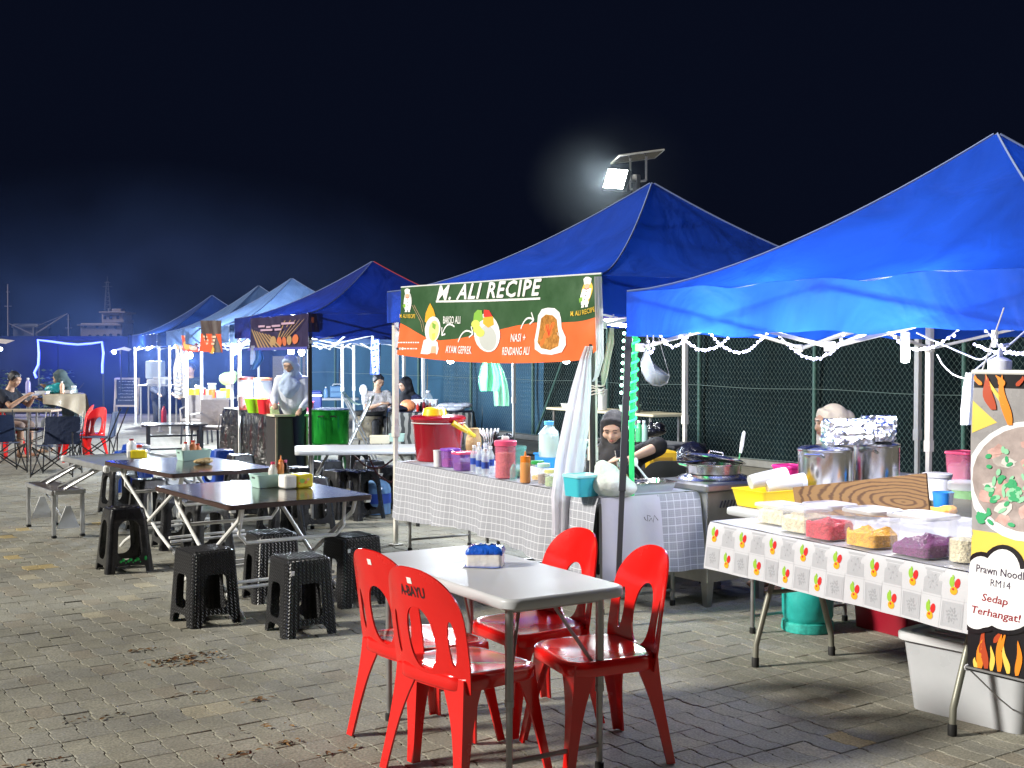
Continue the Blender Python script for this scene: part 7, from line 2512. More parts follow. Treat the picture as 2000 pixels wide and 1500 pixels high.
# --- two people seated at the back of the navy tent
o_p = W(733, 745, 20.5)
J = seated(z=.44, lean=.10, head=(0, -.16, o_p.z), neck=(0, -.11, o_p.z - .13), chest=(0, -.06, o_p.z - .29), face=(.3, -1, -.5), lsh=(-.18, -.06, o_p.z - .22), rsh=(.18, -.06, o_p.z - .22),
           lel=(-.24, -.2, o_p.z - .45), lha=(-.05, -.42, o_p.z - .36), rel=(.24, -.2, o_p.z - .45), rha=(.08, -.42, o_p.z - .36))
person("dark haired person in a white patterned shirt seated at the stall's back", (o_p.x, o_p.y, 0), R(25), J, SKIN, cloth("white_patterned", (.45, .42, .40), var=(30, .7)), cloth("black_trousers", (.012, .012, .013)), HAIR, "short", .014, "short")
o_p = W(800, 752, 20.3)
J = seated(z=.44, lean=.10, head=(0, -.14, o_p.z), neck=(0, -.10, o_p.z - .13), chest=(0, -.06, o_p.z - .29), face=(-.4, -1, -.4), lsh=(-.18, -.06, o_p.z - .22), rsh=(.18, -.06, o_p.z - .22),
           lel=(-.24, -.2, o_p.z - .45), lha=(-.08, -.42, o_p.z - .36), rel=(.24, -.2, o_p.z - .45), rha=(.08, -.42, o_p.z - .36))
person("person in a black headscarf and navy top seated by the rear pole", (o_p.x, o_p.y, 0), R(-30), J, SKIN, cloth("navy_top", (.015, .025, .07)), cloth("black_trousers", (.012, .012, .013)), cloth("black_scarf", (.012, .012, .015)), vox=.014)
# --- stallholder among the far tents
o_p = W(373, 722, 26.0); hz = o_p.z
J = dict(hip=(0, 0, hz - .60), lhip=(-.09, 0, hz - .63), rhip=(.09, 0, hz - .63), lkn=(-.10, -.02, hz - 1.0), rkn=(.10, -.02, hz - 1.0), lft=(-.11, .0, 0), rft=(.11, .0, 0),
         chest=(0, 0, hz - .30), neck=(0, 0, hz - .14), head=(0, -.03, hz), face=(-.5, -.8, -.2), lsh=(-.19, 0, hz - .22), rsh=(.19, 0, hz - .22),
         lel=(-.24, -.04, hz - .47), lha=(-.22, -.22, hz - .55), rel=(.24, -.04, hz - .47), rha=(.20, -.22, hz - .55))
person("stallholder in a dark shirt standing behind the price list", (o_p.x, o_p.y, 0), R(10), J, SKIN, cloth("dark_teal_shirt", (.02, .035, .045)), cloth("black_trousers", (.012, .012, .013)), HAIR, "short", .016, "short")
o_p = W(310, 722, 28.3); hz = o_p.z
person("person in black standing by the farthest tent's thin poles", (o_p.x, o_p.y, 0), R(60), {k: ((v[0], v[1], v[2] - J["head"][2] + hz) if k not in ("lft", "rft", "face") and isinstance(v, tuple) else v) for k, v in J.items()}, SKIN, cloth("black_shirt", (.012, .014, .022)), cloth("black_trousers", (.012, .012, .013)), HAIR, "short", .016, "long")
# ================================================================== SEATS AND GEAR BEHIND THE RECIPE STALL
def mesh_chair(label, loc, rz, group="black plastic chairs behind the recipe stall"):
    """moulded chair with a perforated back"""
    t = thing("plastic_chair", label, "chair", loc, rz, group)
    m = mat("matt_black_plastic", (.016, .017, .018), .38, var=(12, .15))
    def f(x, y):
        d = se(x, y, 0, .21, .22, .24, 3.2)
        for r_ in range(6):
            for c_ in range(5 - (r_ % 2)):
                cx = (c_ - (4 - (r_ % 2)) / 2) * .055
                cy = .05 + r_ * .042
                d = np.maximum(d, -se(x, y, cx, cy, .017, .013, 2))
        return d
    b = MB(); b.sdf(f, -.23, .23, -.04, .46, 64, 70, lambda x, s: (x, -.19 - .18 * s + 1.0 * x * x, .43 + s), .007); b.build("backrest", m, t)
    b = MB(); o = rrect(.44, .42, .08, 5)
    b.loft([[(x * k, y * k, z) for x, y in o] for k, z in ((.05, .43), (.7, .432), (.95, .445), (1, .435), (1.01, .40), (.97, .40), (.6, .42))], True, True, 0, True); b.build("seat", m, t)
    for sx_ in (-1, 1):
        for sy_ in (-1, 1):
            b = MB(); b.tube([(sx_ * .18, sy_ * .17, .42), (sx_ * .215, sy_ * .215, .0)], [.03, .02], 4, sq=True); b.build("leg", m, t)
    return t
q = W(1322, 910, 8.75)
mc = mesh_chair("empty black chair with a perforated back facing away, by the steel cooker", (q.x, q.y + .28, 0), R(-8))
q = W(1236, 905, 9.2)
dup(mc, (q.x + .02, q.y + .25, 0), R(170), "black perforated chair the woman with the phone sits on")
q = W(1284, 900, 9.75)
yp = thing("yellow_locker", "upright yellow box standing behind the seated woman", "box", (q.x, q.y, 0), R(12))
b = MB(); b.box((0, 0, .44), (.24, .26, .88), .012); b.build("body", mat("mustard_plastic", (.62, .38, .01), .4, var=(4, .1)), yp)
b = MB(); b.box((0, -.133, .82), (.16, .01, .03), .003); b.build("handle", mat("mustard_dark", (.35, .2, .01), .5), yp)
BBAG = mat("glossy_bin_bag", (.010, .010, .012), .16, bump=(9, 1.0, .06), coat=.3)
q = W(1338, 880, 10.2)
o = blob("bin_bag", [('e', (0, 0, .42), (.26, .22, .40)), ('e', (.06, 0, .72), (.17, .16, .20)), ('e', (-.1, .05, .2), (.22, .2, .2)), ('e', (0, 0, .12), (.26, .24, .14))], BBAG, None, .02, 3, loc=(q.x, q.y, 0))
tag(o, "tall black bin bag behind the empty chair", "bin bag")
q = W(1268, 838, 12.0)
o = blob("black_bag_pile", [('e', (0, 0, .05), (.17, .12, .06)), ('e', (.09, 0, .08), (.07, .06, .06)), ('e', (-.08, 0, .07), (.06, .06, .06)), ('c', (.0, 0, .08), (.03, 0, .17), .03, .008), ('c', (-.08, 0, .1), (-.12, 0, .16), .02, .006)], BBAG, None, .010, 2, loc=(q.x, q.y, .84))
tag(o, "crumpled black bag lying on the shelf near the fence", "bag")
a_, e_ = W(1066, 798, 15.5), W(1275, 812, 13.6)
d_ = e_ - a_
zt = (a_.z + e_.z) / 2
fs = thing("long_table", "long pale table along the fence behind the recipe stall", "table", ((a_.x + e_.x) / 2, (a_.y + e_.y) / 2, 0), math.atan2(d_.y, d_.x))
b = MB(); b.box((0, .25, zt), (Vector((d_.x, d_.y)).length, .5, .03), .008); b.build("tabletop", mat("cream_top", (.62, .58, .42), .5), fs)
for x in (-1, 1):
    for y in (.05, .45):
        b = MB(); b.tube([(x * Vector((d_.x, d_.y)).length * .45, y, 0), (x * Vector((d_.x, d_.y)).length * .45, y, zt)], .016, 6); b.build("leg", GREY_METAL, fs)
ft0 = fs.location
def on_fs(x, y=.25): return fs.matrix_basis @ Vector((x, y, zt + .016))
fs_m = Matrix.Translation(fs.location) @ Matrix.Rotation(fs.rotation_euler.z, 4, 'Z')
LFS = Vector((d_.x, d_.y)).length
for k, (px, w_, h_, m_, lab) in enumerate(((1095, .26, .05, WHITE_PLASTIC, "flat white dish on the long table by the fence"), (1112, .14, .11, MINT, "mint pot on the long table by the fence"), (1157, .12, .24, WHITE_PLASTIC, "tall white container behind the black pole"),
                                            (1203, .24, .07, MINT, "wide mint bowl on the long table near the rope light"), (1212, .16, .12, WHITE_PLASTIC, "white domed cover beside the mint bowl"))):
    s = (px - 1066) / (1275 - 1066)
    c = fs_m @ Vector(((s - .5) * LFS, .2 + .05 * (k % 2), zt + .016))
    tub(lab, c, w_, w_ * .8, h_, m_, r=.05, name="dish", cat="dish")
q = W(1045, 845, 13.5)
o = blob("gear_bag", [('e', (0, 0, .22), (.30, .22, .24)), ('e', (.14, 0, .40), (.16, .15, .14))], mat("dark_navy_bag", (.012, .016, .03), .5, bump=(8, .9, .05)), None, .022, 3, loc=(q.x, q.y + .1, 0))
tag(o, "dark navy bag on the ground below the long table", "bag")
q = W(1098, 840, 12.5)
tub("blue lidded crate under the long table", (q.x, q.y, 0), .5, .36, .62, mat("mid_blue_plastic", (.02, .18, .50), .35), rz=ROT_U, lid=mat("mid_blue_plastic", (.02, .18, .50), .35), cat="crate", name="crate")
for k, (px, c) in enumerate(((1248, (.05, .35, .12)), (1258, (.30, .45, .38)), (1229, (.08, .40, .16)))):
    q = W(px, 842, 11.5)
    bottle(("green bottle beside the coil of rope light", "pale bottle right of the green one by the fence", "green bottle behind the woman's hijab")[k], (q.x, q.y, .82), .035, .2, mat("bottle_tint_%d" % k, c, .3), WHITE_PLASTIC, group="bottles on the shelf behind the woman")
sh_ = W(1245, 845, 11.6)
sf = thing("low_shelf", "low dark shelf behind the woman holding bottles and a bag", "shelf", (sh_.x + .1, sh_.y + .1, 0), ROT_U)
b = MB(); b.box((0, 0, .80), (1.2, .4, .03), .005); b.build("board", mat("dark_board", (.03, .028, .03), .6), sf)
for x in (-.55, .55):
    b = MB(); b.box((x, 0, .39), (.04, .36, .78), .005); b.build("side_panel", mat("dark_board", (.03, .028, .03), .6), sf)
# helper's hand resting on the stall table, seen left of the curtain
# ================================================================== NAVY TENT'S STALL
CRINK = mat("black_crinkled_plastic", (.010, .010, .011), .16, bump=(4.5, 1.0, .16), coat=.5)
c0_, c1_ = G(533, 807, .79), G(436, 797, .79)
uS = (c1_ - c0_); LS = uS.length; uS.normalize()
vS = Vector((uS.y, -uS.x, 0))
snack = white_table("folding table under the crinkled black plastic sheet", c0_ + uS * LS / 2 + vS * .42, math.atan2(uS.y, uS.x), LS - .03, .82, .78)
bs_, bsk = drape("crinkled black plastic sheet hanging to the ground round the snack table", c0_, uS, vS, LS, .86, .785, .76, .70, CRINK, CRINK, seed=12, sides=("f", "r"))
top_cover = MB(); top_cover.box((LS / 2, -.43, .792), (LS - .02, .84, .006), .002); top_cover.build("white_top_sheet", WHITE_PLASTIC, bs_)
dv = thing("dark_cabinet", "black open cabinet right of the plastic draped table", "cabinet", G(572, 922), ROT_V - .1)
b = MB(); b.box((-.02, .2, .40), (.46, .4, .72), .01); b.build("body", mat("dark_board", (.03, .028, .03), .6), dv)
b = MB(); b.box((-.02, .18, .79), (.52, .46, .03), .006); b.build("worktop", mat("cream_top", (.62, .58, .42), .5), dv)
for x in (-.24, .2):
    b = MB(); b.box((x, -.02, .39), (.03, .03, .77), .004); b.build("upright", mat("worn_wood", (.30, .24, .18), .7, var=(12, .3)), dv)
zS = .80
def dispenser(label, c, r, h, fill_m, fh, lid_m):
    t = thing("drink_dispenser", label, "drink dispenser", c, 0, "drink dispensers on the snack table")
    b = MB(); b.lathe([(r, 0), (r, h), (r * .96, h), (r * .96, .01)], 24); b.build("tank", CLEAR, t)
    b = MB(); b.lathe([(r * .94, .012), (r * .94, h * fh), (.001, h * fh + .003)], 22); b.build("drink", fill_m, t)
    b = MB(); b.lathe([(r * 1.05, h - .01), (r * 1.06, h + .03), (.001, h + .04)], 24); b.build("lid", lid_m, t)
    b = MB(); b.lathe([(r * 1.06, -.0), (r * 1.08, .03), (r * 1.02, .04)], 24); b.box((0, -r - .02, .06), (.03, .05, .03), .006); b.build("base", lid_m, t)
BRL = mat("brown_orange_lid", (.45, .16, .05), .4)
dispenser("tall dispenser of red drink at the snack table's left end", G(482, 800, zS), .10, .46, mat("red_drink", (.35, .02, .04), .2), .45, mat("maroon_lid", (.22, .04, .03), .4))
dispenser("wide clear dispenser of pale drink with an orange lid", G(514, 788, zS), .15, .40, mat("pale_drink", (.68, .64, .50), .3), .35, BRL)
bottle("dark green bottle between the two dispensers", G(487, 797, zS), .045, .30, mat("dark_green_glass", (.02, .16, .05), .15), GREENP)
GBW = "bright tubs along the snack table's front"
tub("lime green tub at the snack table's front", G(500, 806, zS), .30, .30, .20, LIME, uS and math.atan2(uS.y, uS.x), r=.10, taper=.72, group=GBW)
tub("red tub next to the lime green one", G(525, 808, zS), .26, .28, .20, mat("bright_red_plastic", (.72, .02, .03), .3), math.atan2(uS.y, uS.x), r=.05, taper=.85, group=GBW)
tub("pale tub of green slices next to the red one", G(541, 809, zS), .20, .22, .15, FROST, 0, fill=F_GRN, fh=.7, r=.06, group=GBW)
for k, (px, lab) in enumerate(((560, "knotted clear bag of ice beside the pale tub"), (575, "second knotted clear bag on the cabinet top"))):
    o = blob("clear_bag", [('e', (0, 0, .09), (.12, .10, .10)), ('c', (0, 0, .16), (.03, 0, .27), .05, .015)], mat("clear_bag_film", (.70, .74, .80), .15, alpha=.6, bump=(16, .9, .03)), None, .015, 2, loc=G(px, 806, .81))
    tag(o, lab, "bag")
tub("small pink tub at the cabinet's right end", G(602, 804, .81), .16, .16, .14, mat("hot_pink_plastic", (.80, .12, .25), .35), 0, r=.05, taper=.8)
tub("pink lidded tub behind the bags, by the woman's hands", G(553, 788, zS), .26, .2, .2, mat("hot_pink_plastic", (.80, .12, .25), .35), 0, lid=MAGENTA)
ck = thing("cool_box", "navy cool box with a white band behind the pole", "cool box", G(610, 800, .76), R(8))
b = MB(); b.box((0, 0, .12), (.30, .30, .22), .02); b.build("body", mat("navy_plastic", (.01, .02, .12), .35), ck)
b = MB(); b.box((0, 0, .225), (.31, .31, .03), .008); b.build("band", WHITE_PLASTIC, ck)
b = MB(); b.box((0, 0, .27), (.31, .31, .06), .02); b.build("lid", mat("navy_plastic", (.01, .02, .12), .35), ck)
# big steel pot on its stand, green reflection put into its colour
gp = thing("big_steel_pot", "big steel stock pot coloured with its green reflection, on a stand beside the snack table", "pot", G(645, 925))
GPM = mat("green_reflection_steel", (.02, .42, .05), .16, .75)
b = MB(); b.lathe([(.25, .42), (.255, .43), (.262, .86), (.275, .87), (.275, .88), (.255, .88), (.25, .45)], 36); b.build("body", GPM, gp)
b = MB(); b.lathe([(.27, .88), (.26, .892), (.15, .905), (.001, .91)], 32); b.build("lid", STEEL, gp)
for s in (-1, 1):
    b = MB(); b.tube([(s * .05, -.262, .79), (s * .05, -.285, .80), (s * .12, -.27, .80), (s * .12, -.25, .79)], .009, 6); b.build("handle", INK, gp)
b = MB(); b.tube([(.24 * math.cos(a), .24 * math.sin(a), .40) for a in np.linspace(0, 6.283, 25)[:-1]], .014, 6, closed=True); b.build("ring", mat("dark_green_iron", (.02, .11, .04), .5), gp)
for k in range(4):
    a = R(45 + 90 * k)
    b = MB(); b.tube([(.22 * math.cos(a), .22 * math.sin(a), .41), (.27 * math.cos(a), .27 * math.sin(a), 0)], [.03, .022], 4, sq=True); b.build("leg", mat("dark_green_iron", (.02, .11, .04), .5), gp)
b = MB(); b.lathe([(.10, .30), (.12, .33), (.05, .38)], 16); b.build("burner", LIME, gp)
wk = thing("drum_stove", "sooty steel drum stove with a black wok on three legs", "stove", G(722, 885))
SOOT = mat("sooty_steel", (.22, .19, .14), .4, .85, var=(7, .7))
b = MB(); b.lathe([(.17, .22), (.21, .26), (.225, .55), (.23, .62)], 30, cap1=False); b.build("drum", SOOT, wk)
b = MB(); b.lathe([(.14, .58), (.24, .64), (.26, .70), (.25, .70), (.13, .60)], 30); b.build("wok", mat("iron_black", (.012, .012, .012), .4), wk)
for k in range(3):
    a = R(30 + 120 * k)
    b = MB(); b.tube([(.19 * math.cos(a), .19 * math.sin(a), .30), (.24 * math.cos(a), .24 * math.sin(a), 0)], [.022, .016], 4, sq=True); b.build("leg", BLACK_METAL, wk)
for k in range(5):
    b = MB(); b.sphere((.222 * math.cos(R(-150 + 30 * k)), .222 * math.sin(R(-150 + 30 * k)), .5), .014, 8, 5); b.build("rivet", STEEL, wk)
sk_ = thing("skimmer", "long white skimmer standing up in the wok", "skimmer", Vector((wk.location.x - .06, wk.location.y, .66)))
b = MB(); b.tube([(0, 0, 0), (-.03, 0, .28)], .016, 7); b.build("handle", WHITE_PLASTIC, sk_)
b = MB(); b.sphere((-.04, 0, .38), .075, 14, 8, sc=(.85, .3, 1.3)); b.build("scoop", WHITE_PLASTIC, sk_)
# back table of the navy tent
a_ = G(648, 777, .75)
bt2 = white_table("white table at the back of the navy tent with blue drawers", Vector((a_.x, a_.y, 0)), R(8), 1.1, .5, .75, leg_m=WHITE_METAL)
dw = thing("drawer_box", "small stack of blue drawers with a white handle on the back table", "drawers", Vector((a_.x + .10, a_.y, .752)), R(8))
b = MB(); b.box((0, 0, .12), (.26, .24, .24), .012); b.build("body", mat("dusk_blue_plastic", (.06, .16, .32), .4), dw)
for z in (.065, .175):
    b = MB(); b.box((0, -.122, z), (.23, .012, .085), .006); b.build("drawer", mat("dusk_blue_light", (.10, .24, .42), .4), dw)
b = MB(); b.tube([(-.08, 0, .24), (-.07, 0, .275), (.07, 0, .275), (.08, 0, .24)], .010, 6); b.build("handle", WHITE_PLASTIC, dw)
bottle("blue tinted bottle left of the drawers", Vector((a_.x - .12, a_.y, .752)), .04, .22, clear_plastic("blue_tint", (.25, .45, .75), .6), WHITE_PLASTIC)
hm_ = thing("sling_chair", "pale green sling chair behind the big pot", "sling chair", W(700, 775, 19.0))
hm_.location.z = 0
hz_ = W(700, 790, 19.0).z
b = MB(); b.grid([[(x, y, hz_ + .14 * (x / .24) ** 2 + (.06 if x < 0 else 0) * abs(x) / .24) for x in np.linspace(-.24, .24, 14)] for y in (-.18, 0, .18)]); b.build("sling", mat("pale_green_canvas", (.32, .42, .34), .8), hm_)
b = MB()
for y in (-.17, .17): b.tube([(-.26, y, 0), (.22, y, hz_ + .12)], .014, 6); b.tube([(.26, y, 0), (-.24, y, hz_ + .18)], .014, 6)
b.build("frame", GREY_METAL, hm_)
# zigzag cloth table between the two tents
zz = checked_material("zigzag_cloth_base", (.10, .10, .095), (.34, .33, .30), .09)
def zig():
    m = mat("zigzag_cloth", (.10, .10, .095), .8)
    nt = m.node_tree; b_ = nt.nodes["Principled BSDF"]
    uv = nt.nodes.new("ShaderNodeUVMap"); w_ = nt.nodes.new("ShaderNodeTexWave"); w_.bands_direction = 'X'; w_.wave_profile = 'SAW'
    w_.inputs["Scale"].default_value = 3.0; w_.inputs["Distortion"].default_value = 2.6; w_.inputs["Detail"].default_value = 0.5; w_.inputs["Detail Scale"].default_value = 2.2
    nt.links.new(uv.outputs[0], w_.inputs[0])
    cr = nt.nodes.new("ShaderNodeValToRGB"); cr.color_ramp.interpolation = 'CONSTANT'
    cr.color_ramp.elements[0].color = (.035, .035, .033, 1); cr.color_ramp.elements[1].position = .5; cr.color_ramp.elements[1].color = (.26, .25, .22, 1)
    nt.links.new(w_.outputs["Fac"], cr.inputs[0]); nt.links.new(cr.outputs[0], b_.inputs["Base Color"])
    return m
ZIG = zig()
a_, e_ = G(758, 806, .72), G(922, 806, .72)
dZ = (e_ - a_); LZ = dZ.length; dZ.normalize()
nZ = Vector((-dZ.y, dZ.x, 0))
zt_ = white_table("folding table under the zigzag cloth", (a_ + e_) / 2 + nZ * .35, math.atan2(dZ.y, dZ.x), LZ - .04, .66, .715)
zc, _ = drape("black and grey zigzag cloth on the table between the tents", a_, dZ, nZ, LZ, .7, .72, .50, .4, ZIG, ZIG, seed=20, sides=("f", "l", "r"))
top_ = MB(); top_.box((LZ / 2, .3, .727), (LZ * .98, .55, .004), .001); top_.build("navy_runner", cloth("navy_runner", (.012, .016, .05)), zc)
def onZ(px, y=.15): return Vector((*(a_ + dZ * (LZ * (px - 758) / 164) + nZ * y)[:2], .731))
tub("white tray box of wares on the zigzag cloth", onZ(827, .3), .42, .26, .18, WHITE_PLASTIC, 0, r=.02)
o = blob("orange_pouch", [('e', (0, 0, .09), (.13, .10, .10))], mat("orange_film", (.75, .28, .12), .3, bump=(14, .8, .03)), None, .014, 2, loc=onZ(795, .2)); tag(o, "orange plastic pouch on the zigzag cloth", "pouch")
for k in range(5):
    bottle(("small red capped sauce bottle, first from the orange pouch", "small dark sauce bottle in the middle of the zigzag table", "tall dark red sauce bottle on the zigzag table", "short red sauce jar at the front of the zigzag cloth", "small brown sauce bottle beside the white packs")[k], onZ(815 + k * 6, .12 + .05 * (k % 2)), .026, (.13, .15, .19, .11, .14)[k], (REDS, BROW, mat("wine_glass", (.18, .01, .015), .2), REDS, F_BRN)[k], (REDS, BLACK_PLASTIC, BLACK_PLASTIC, WHITE_PLASTIC, REDS)[k], group="sauce bottles on the zigzag cloth")
for k in range(4):
    o = blob("white_pack", [('e', (0, 0, .04), (.17, .10, .045)), ('e', (.08, 0, .05), (.1, .08, .04))], mat("white_film_pack", (.68, .70, .74), .25, bump=(12, .8, .03)), None, .014, 2, loc=onZ(858 + k * 14, .15 + .08 * (k % 2)) + Vector((0, 0, .05 * (k % 2))))
    tag(o, ("soft white pack at the middle of the zigzag table", "soft white pack lying on top of the pile", "soft white pack behind the red jug", "soft white pack at the zigzag table's right end")[k], "pack", "white packs on the zigzag table")
bottle("clear water jug at the back of the zigzag table", onZ(832, .5), .075, .32, CLEAR, WHITE_PLASTIC, name="water_jug", cat="jug")
o = blob("dark_bundle", [('e', (0, 0, .05), (.14, .1, .06)), ('e', (.1, .02, .05), (.1, .08, .05))], mat("dark_navy_bag", (.012, .016, .03), .5), None, .016, 2, loc=onZ(775, .15)); tag(o, "dark folded bundle at the zigzag table's left end", "bundle")
q = G(800, 880)
yb = thing("yellow_crate", "yellow and black crate on the ground under the white table", "crate", (q.x, q.y + .6, 0), R(5))
b = MB(); b.box((-.05, 0, .16), (.16, .26, .32), .01); b.build("yellow_side", YELLOW, yb)
b = MB(); b.box((.14, 0, .155), (.24, .25, .31), .01); b.build("dark_side", BLACK_PLASTIC, yb)
wb2 = W(737, 915, 12.6)
bottle("blue and white water container under the middle white table", (wb2.x, wb2.y, 0), .14, .42, clear_plastic("blue_tint2", (.20, .38, .70), .7), WHITE_PLASTIC, label_m=LBL, name="water_container", cat="water container")
for k, (pts, lab) in enumerate((([(690, 888), (715, 912), (745, 915), (770, 895)], "dark red hose curling under the middle white table"), ([(720, 890), (735, 925), (765, 945), (775, 915)], "second dark hose hanging under the middle white table"))):
    p0 = W(*pts[0], 12.2)
    t = thing("hose", lab, "hose", p0)
    b = MB(); P3 = [W(*q_, 12.2) - p0 for q_ in pts]
    cur = []
    for i in range(25):
        u_ = i / 24 * (len(P3) - 1); k_ = min(int(u_), len(P3) - 2); cur.append(P3[k_].lerp(P3[k_ + 1], u_ - k_))
    for _ in range(4): cur = [cur[0]] + [(cur[i - 1] + cur[i] * 2 + cur[i + 1]) / 4 for i in range(1, 24)] + [cur[-1]]
    b.tube(cur, .009, 6); b.build("tube", mat("maroon_rubber", (.08, .02, .025), .5), t)

# ================================================================== FAR STALLS
def far_table(label, px0, px1, py, h=.78, cloth_m=None, drop=.5):
    a, e = G(px0, py, h), G(px1, py, h)
    d = (e - a); L = d.length; d.normalize(); n = Vector((-d.y, d.x, 0))
    t = thing("stall_table", label, "table", a, math.atan2(d.y, d.x)); t.location.z = 0
    b = MB(); b.box((L / 2, .35, h - .015), (L, .7, .03), .008); b.build("tabletop", WT, t)
    for x in (.06, L - .06):
        for y in (.06, .64):
            b = MB(); b.box((x, y, (h - .03) / 2), (.03, .03, h - .03), .004); b.build("leg", WHITE_METAL, t)
    if cloth_m:
        b = MB(); b.grid([[(x, -.012 - .03 * f - .015 * f * math.sin(x * 14), h + .003 - drop * f) for x in np.linspace(0, L, 30)] for f in np.linspace(0, 1, 6)], flip=True); b.build("cloth_drop", cloth_m, t)
    return lambda px, y=.2: a + d * (L * (px - px0) / (px1 - px0)) + n * y + Vector((0, 0, .004))
GREYC = cloth("grey_brown", (.20, .17, .15))
f1 = far_table("bright cluttered stall table with a grey brown cloth front", 372, 446, 778, .80, GREYC, .62)
cl_ = [("yellow", YELLOW, .10, .16), ("white", WHITE_PLASTIC, .07, .22), ("cream", mat("cream_plastic", (.66, .60, .42), .4), .08, .14), ("red", REDS, .05, .18), ("pale green", mat("pale_lime_plastic", (.45, .75, .25), .4), .11, .13),
       ("clear", CLEAR, .08, .26), ("orange", ORANGE, .06, .15), ("pink", PINK, .07, .12), ("blue", BLUEP, .06, .14), ("mint", MINT, .09, .11)]
for k in range(12):
    nm, m_, r_, h_ = cl_[k % 10]
    px = 376 + k * 5.9
    where = ("at its far left", "second from its left", "third from its left", "left of its middle", "near its middle", "right at its middle", "just past its middle", "right of its middle", "third from its right", "second from its right", "near its right end", "at its far right")[k]
    lab = "small %s container on the bright cluttered far table, %s" % (nm, where)
    jar(lab, f1(px, .12 + .22 * ((k * 7) % 3) / 2), r_, h_, m_, WHITE_PLASTIC if k % 2 else m_, name="container", cat="container", group="containers on the bright far table")
o = blob("lime_bag", [('e', (0, 0, .14), (.17, .12, .13)), ('e', (.1, 0, .24), (.08, .06, .06))], mat("lime_film", (.50, .78, .30), .4, transl=.3), None, .02, 2, loc=f1(438, .3) + Vector((0, 0, .22))); tag(o, "pale lime plastic bag on top of the far table's clutter", "bag")
f2 = far_table("white stall table under the farthest tent with a white cool box", 268, 334, 752, .95, None)
wbx = thing("cool_box", "big white cool box stacked on the farthest tent's table", "cool box", f2(304, .2))
b = MB(); b.box((0, 0, .06), (.42, .34, .12), .015); b.build("lower_tray", WHITE_PLASTIC, wbx)
b = MB(); b.box((-.06, 0, .33), (.36, .3, .40), .02); b.build("body", mat("pale_blue_white", (.60, .68, .76), .35), wbx)
b = MB(); b.box((.10, -.02, .14), (.34, .3, .06), .01); b.build("shelf", WHITE_PLASTIC, wbx)
fx = thing("fire_extinguisher", "small red fire extinguisher below the farthest table", "extinguisher", W(320, 790, 28))
fx.location.z = 0
b = MB(); b.lathe([(.055, 0), (.06, .02), (.06, .34), (.03, .40), (.018, .44)], 14); b.build("tank", mat("signal_red", (.55, .02, .02), .3), fx)
b = MB(); b.box((0, 0, .46), (.09, .02, .03), .005); b.build("handle", BLACK_PLASTIC, fx)
for k, (px, py, Y) in enumerate(((410, 800, 20.2), (384, 800, 22.5))):
    q = W(px, py, Y)
    t = thing("rattan_chair", ("grey brown armchair in front of the far cluttered table", "second grey brown armchair left of the first")[k], "chair", (q.x, q.y, 0), R(170 + 14 * k), "armchairs before the far table")
    b = MB(); b.box((0, 0, .43), (.48, .46, .06), .015); b.build("seat", GREYC, t)
    b = MB(); b.grid([[(x, -.2 - .06 * z + .25 * x * x, .46 + z) for x in np.linspace(-.25, .25, 9)] for z in np.linspace(0, .42, 6)]); b.build("backrest", GREYC, t)
    for sx_ in (-1, 1):
        for sy_ in (-1, 1):
            b = MB(); b.tube([(sx_ * .22, sy_ * .2, .42), (sx_ * .24, sy_ * .23, 0)], .018, 6); b.build("leg", BLACK_METAL, t)
        b = MB(); b.tube([(sx_ * .25, -.2, .66), (sx_ * .26, .2, .64), (sx_ * .24, .22, .42)], .016, 6); b.build("armrest", GREYC, t)

# hanging clothes and bags by the navy tent's left pole
hc = ribbon("hanging_cloth", "blue cloth hanging from the frame above the drink dispensers", "cloth", [W(505, 680, 17.3), W(506, 700, 17.3), W(500, 712, 17.3), W(494, 722, 17.3)], [.08, .13, .12, .09], mat("mid_blue_cloth", (.05, .16, .42), .8), 2, 1, .02)
ribbon("hanging_cloth", "pale cloth strip hanging left of the blue one", "cloth", [W(494, 675, 17.4), W(494, 695, 17.4), W(493, 712, 17.4)], [.06, .08, .06], mat("white_towel", (.66, .70, .75), .9), 3, 1, .015)

# ================================================================== DINERS' TABLES ON THE LEFT
BEIGE = mat("beige_oilcloth", (.40, .33, .22), .5, var=(5, .2), coat=.2)
a_, e_ = G(72, 772, .75), G(165, 768, .75)
a_, e_ = W(72, 770, 20.0), W(160, 770, 20.3)
d_ = e_ - a_; d_.z = 0; LD = d_.length; d_.normalize(); nD = Vector((-d_.y, d_.x, 0))
hD = a_.z
dt = thing("dining_table", "table with two diners, under a beige cloth", "table", (a_.x, a_.y, 0), math.atan2(d_.y, d_.x))
b = MB(); b.box((LD / 2 - .1, .35, hD - .02), (LD + .2, .7, .03), .01); b.build("tabletop", WT, dt)
for x in (-.1, LD - .05):
    for y in (.08, .62):
        b = MB(); b.tube([(x, y, 0), (x, y, hD - .03)], .018, 7); b.build("leg", GREY_METAL, dt)
drape("beige cloth spilling over the diners' table end", Vector((a_.x + .1, a_.y - .02, 0)), d_, nD, LD * .95, .74, hD - .002, lambda s: .16 + .26 * s * s, .32, BEIGE, BEIGE, seed=31, sides=("f", "r"))
def onD(px, y=.2): return Vector((*(a_ + d_ * (LD * (px - 72) / 88) + nD * y)[:2], hD + .004))
o = blob("teal_bag", [('e', (0, 0, .07), (.16, .1, .08)), ('e', (.06, 0, .12), (.08, .06, .06))], mat("teal_film", (.02, .28, .30), .3, bump=(14, .9, .03)), None, .016, 2, loc=onD(108)); tag(o, "shiny teal bag between the two diners", "bag")
bottle("peach coloured bottle on the diners' table", onD(122, .1), .035, .20, mat("peach_plastic", (.70, .42, .28), .4), WHITE_PLASTIC, group="diners' drinks")
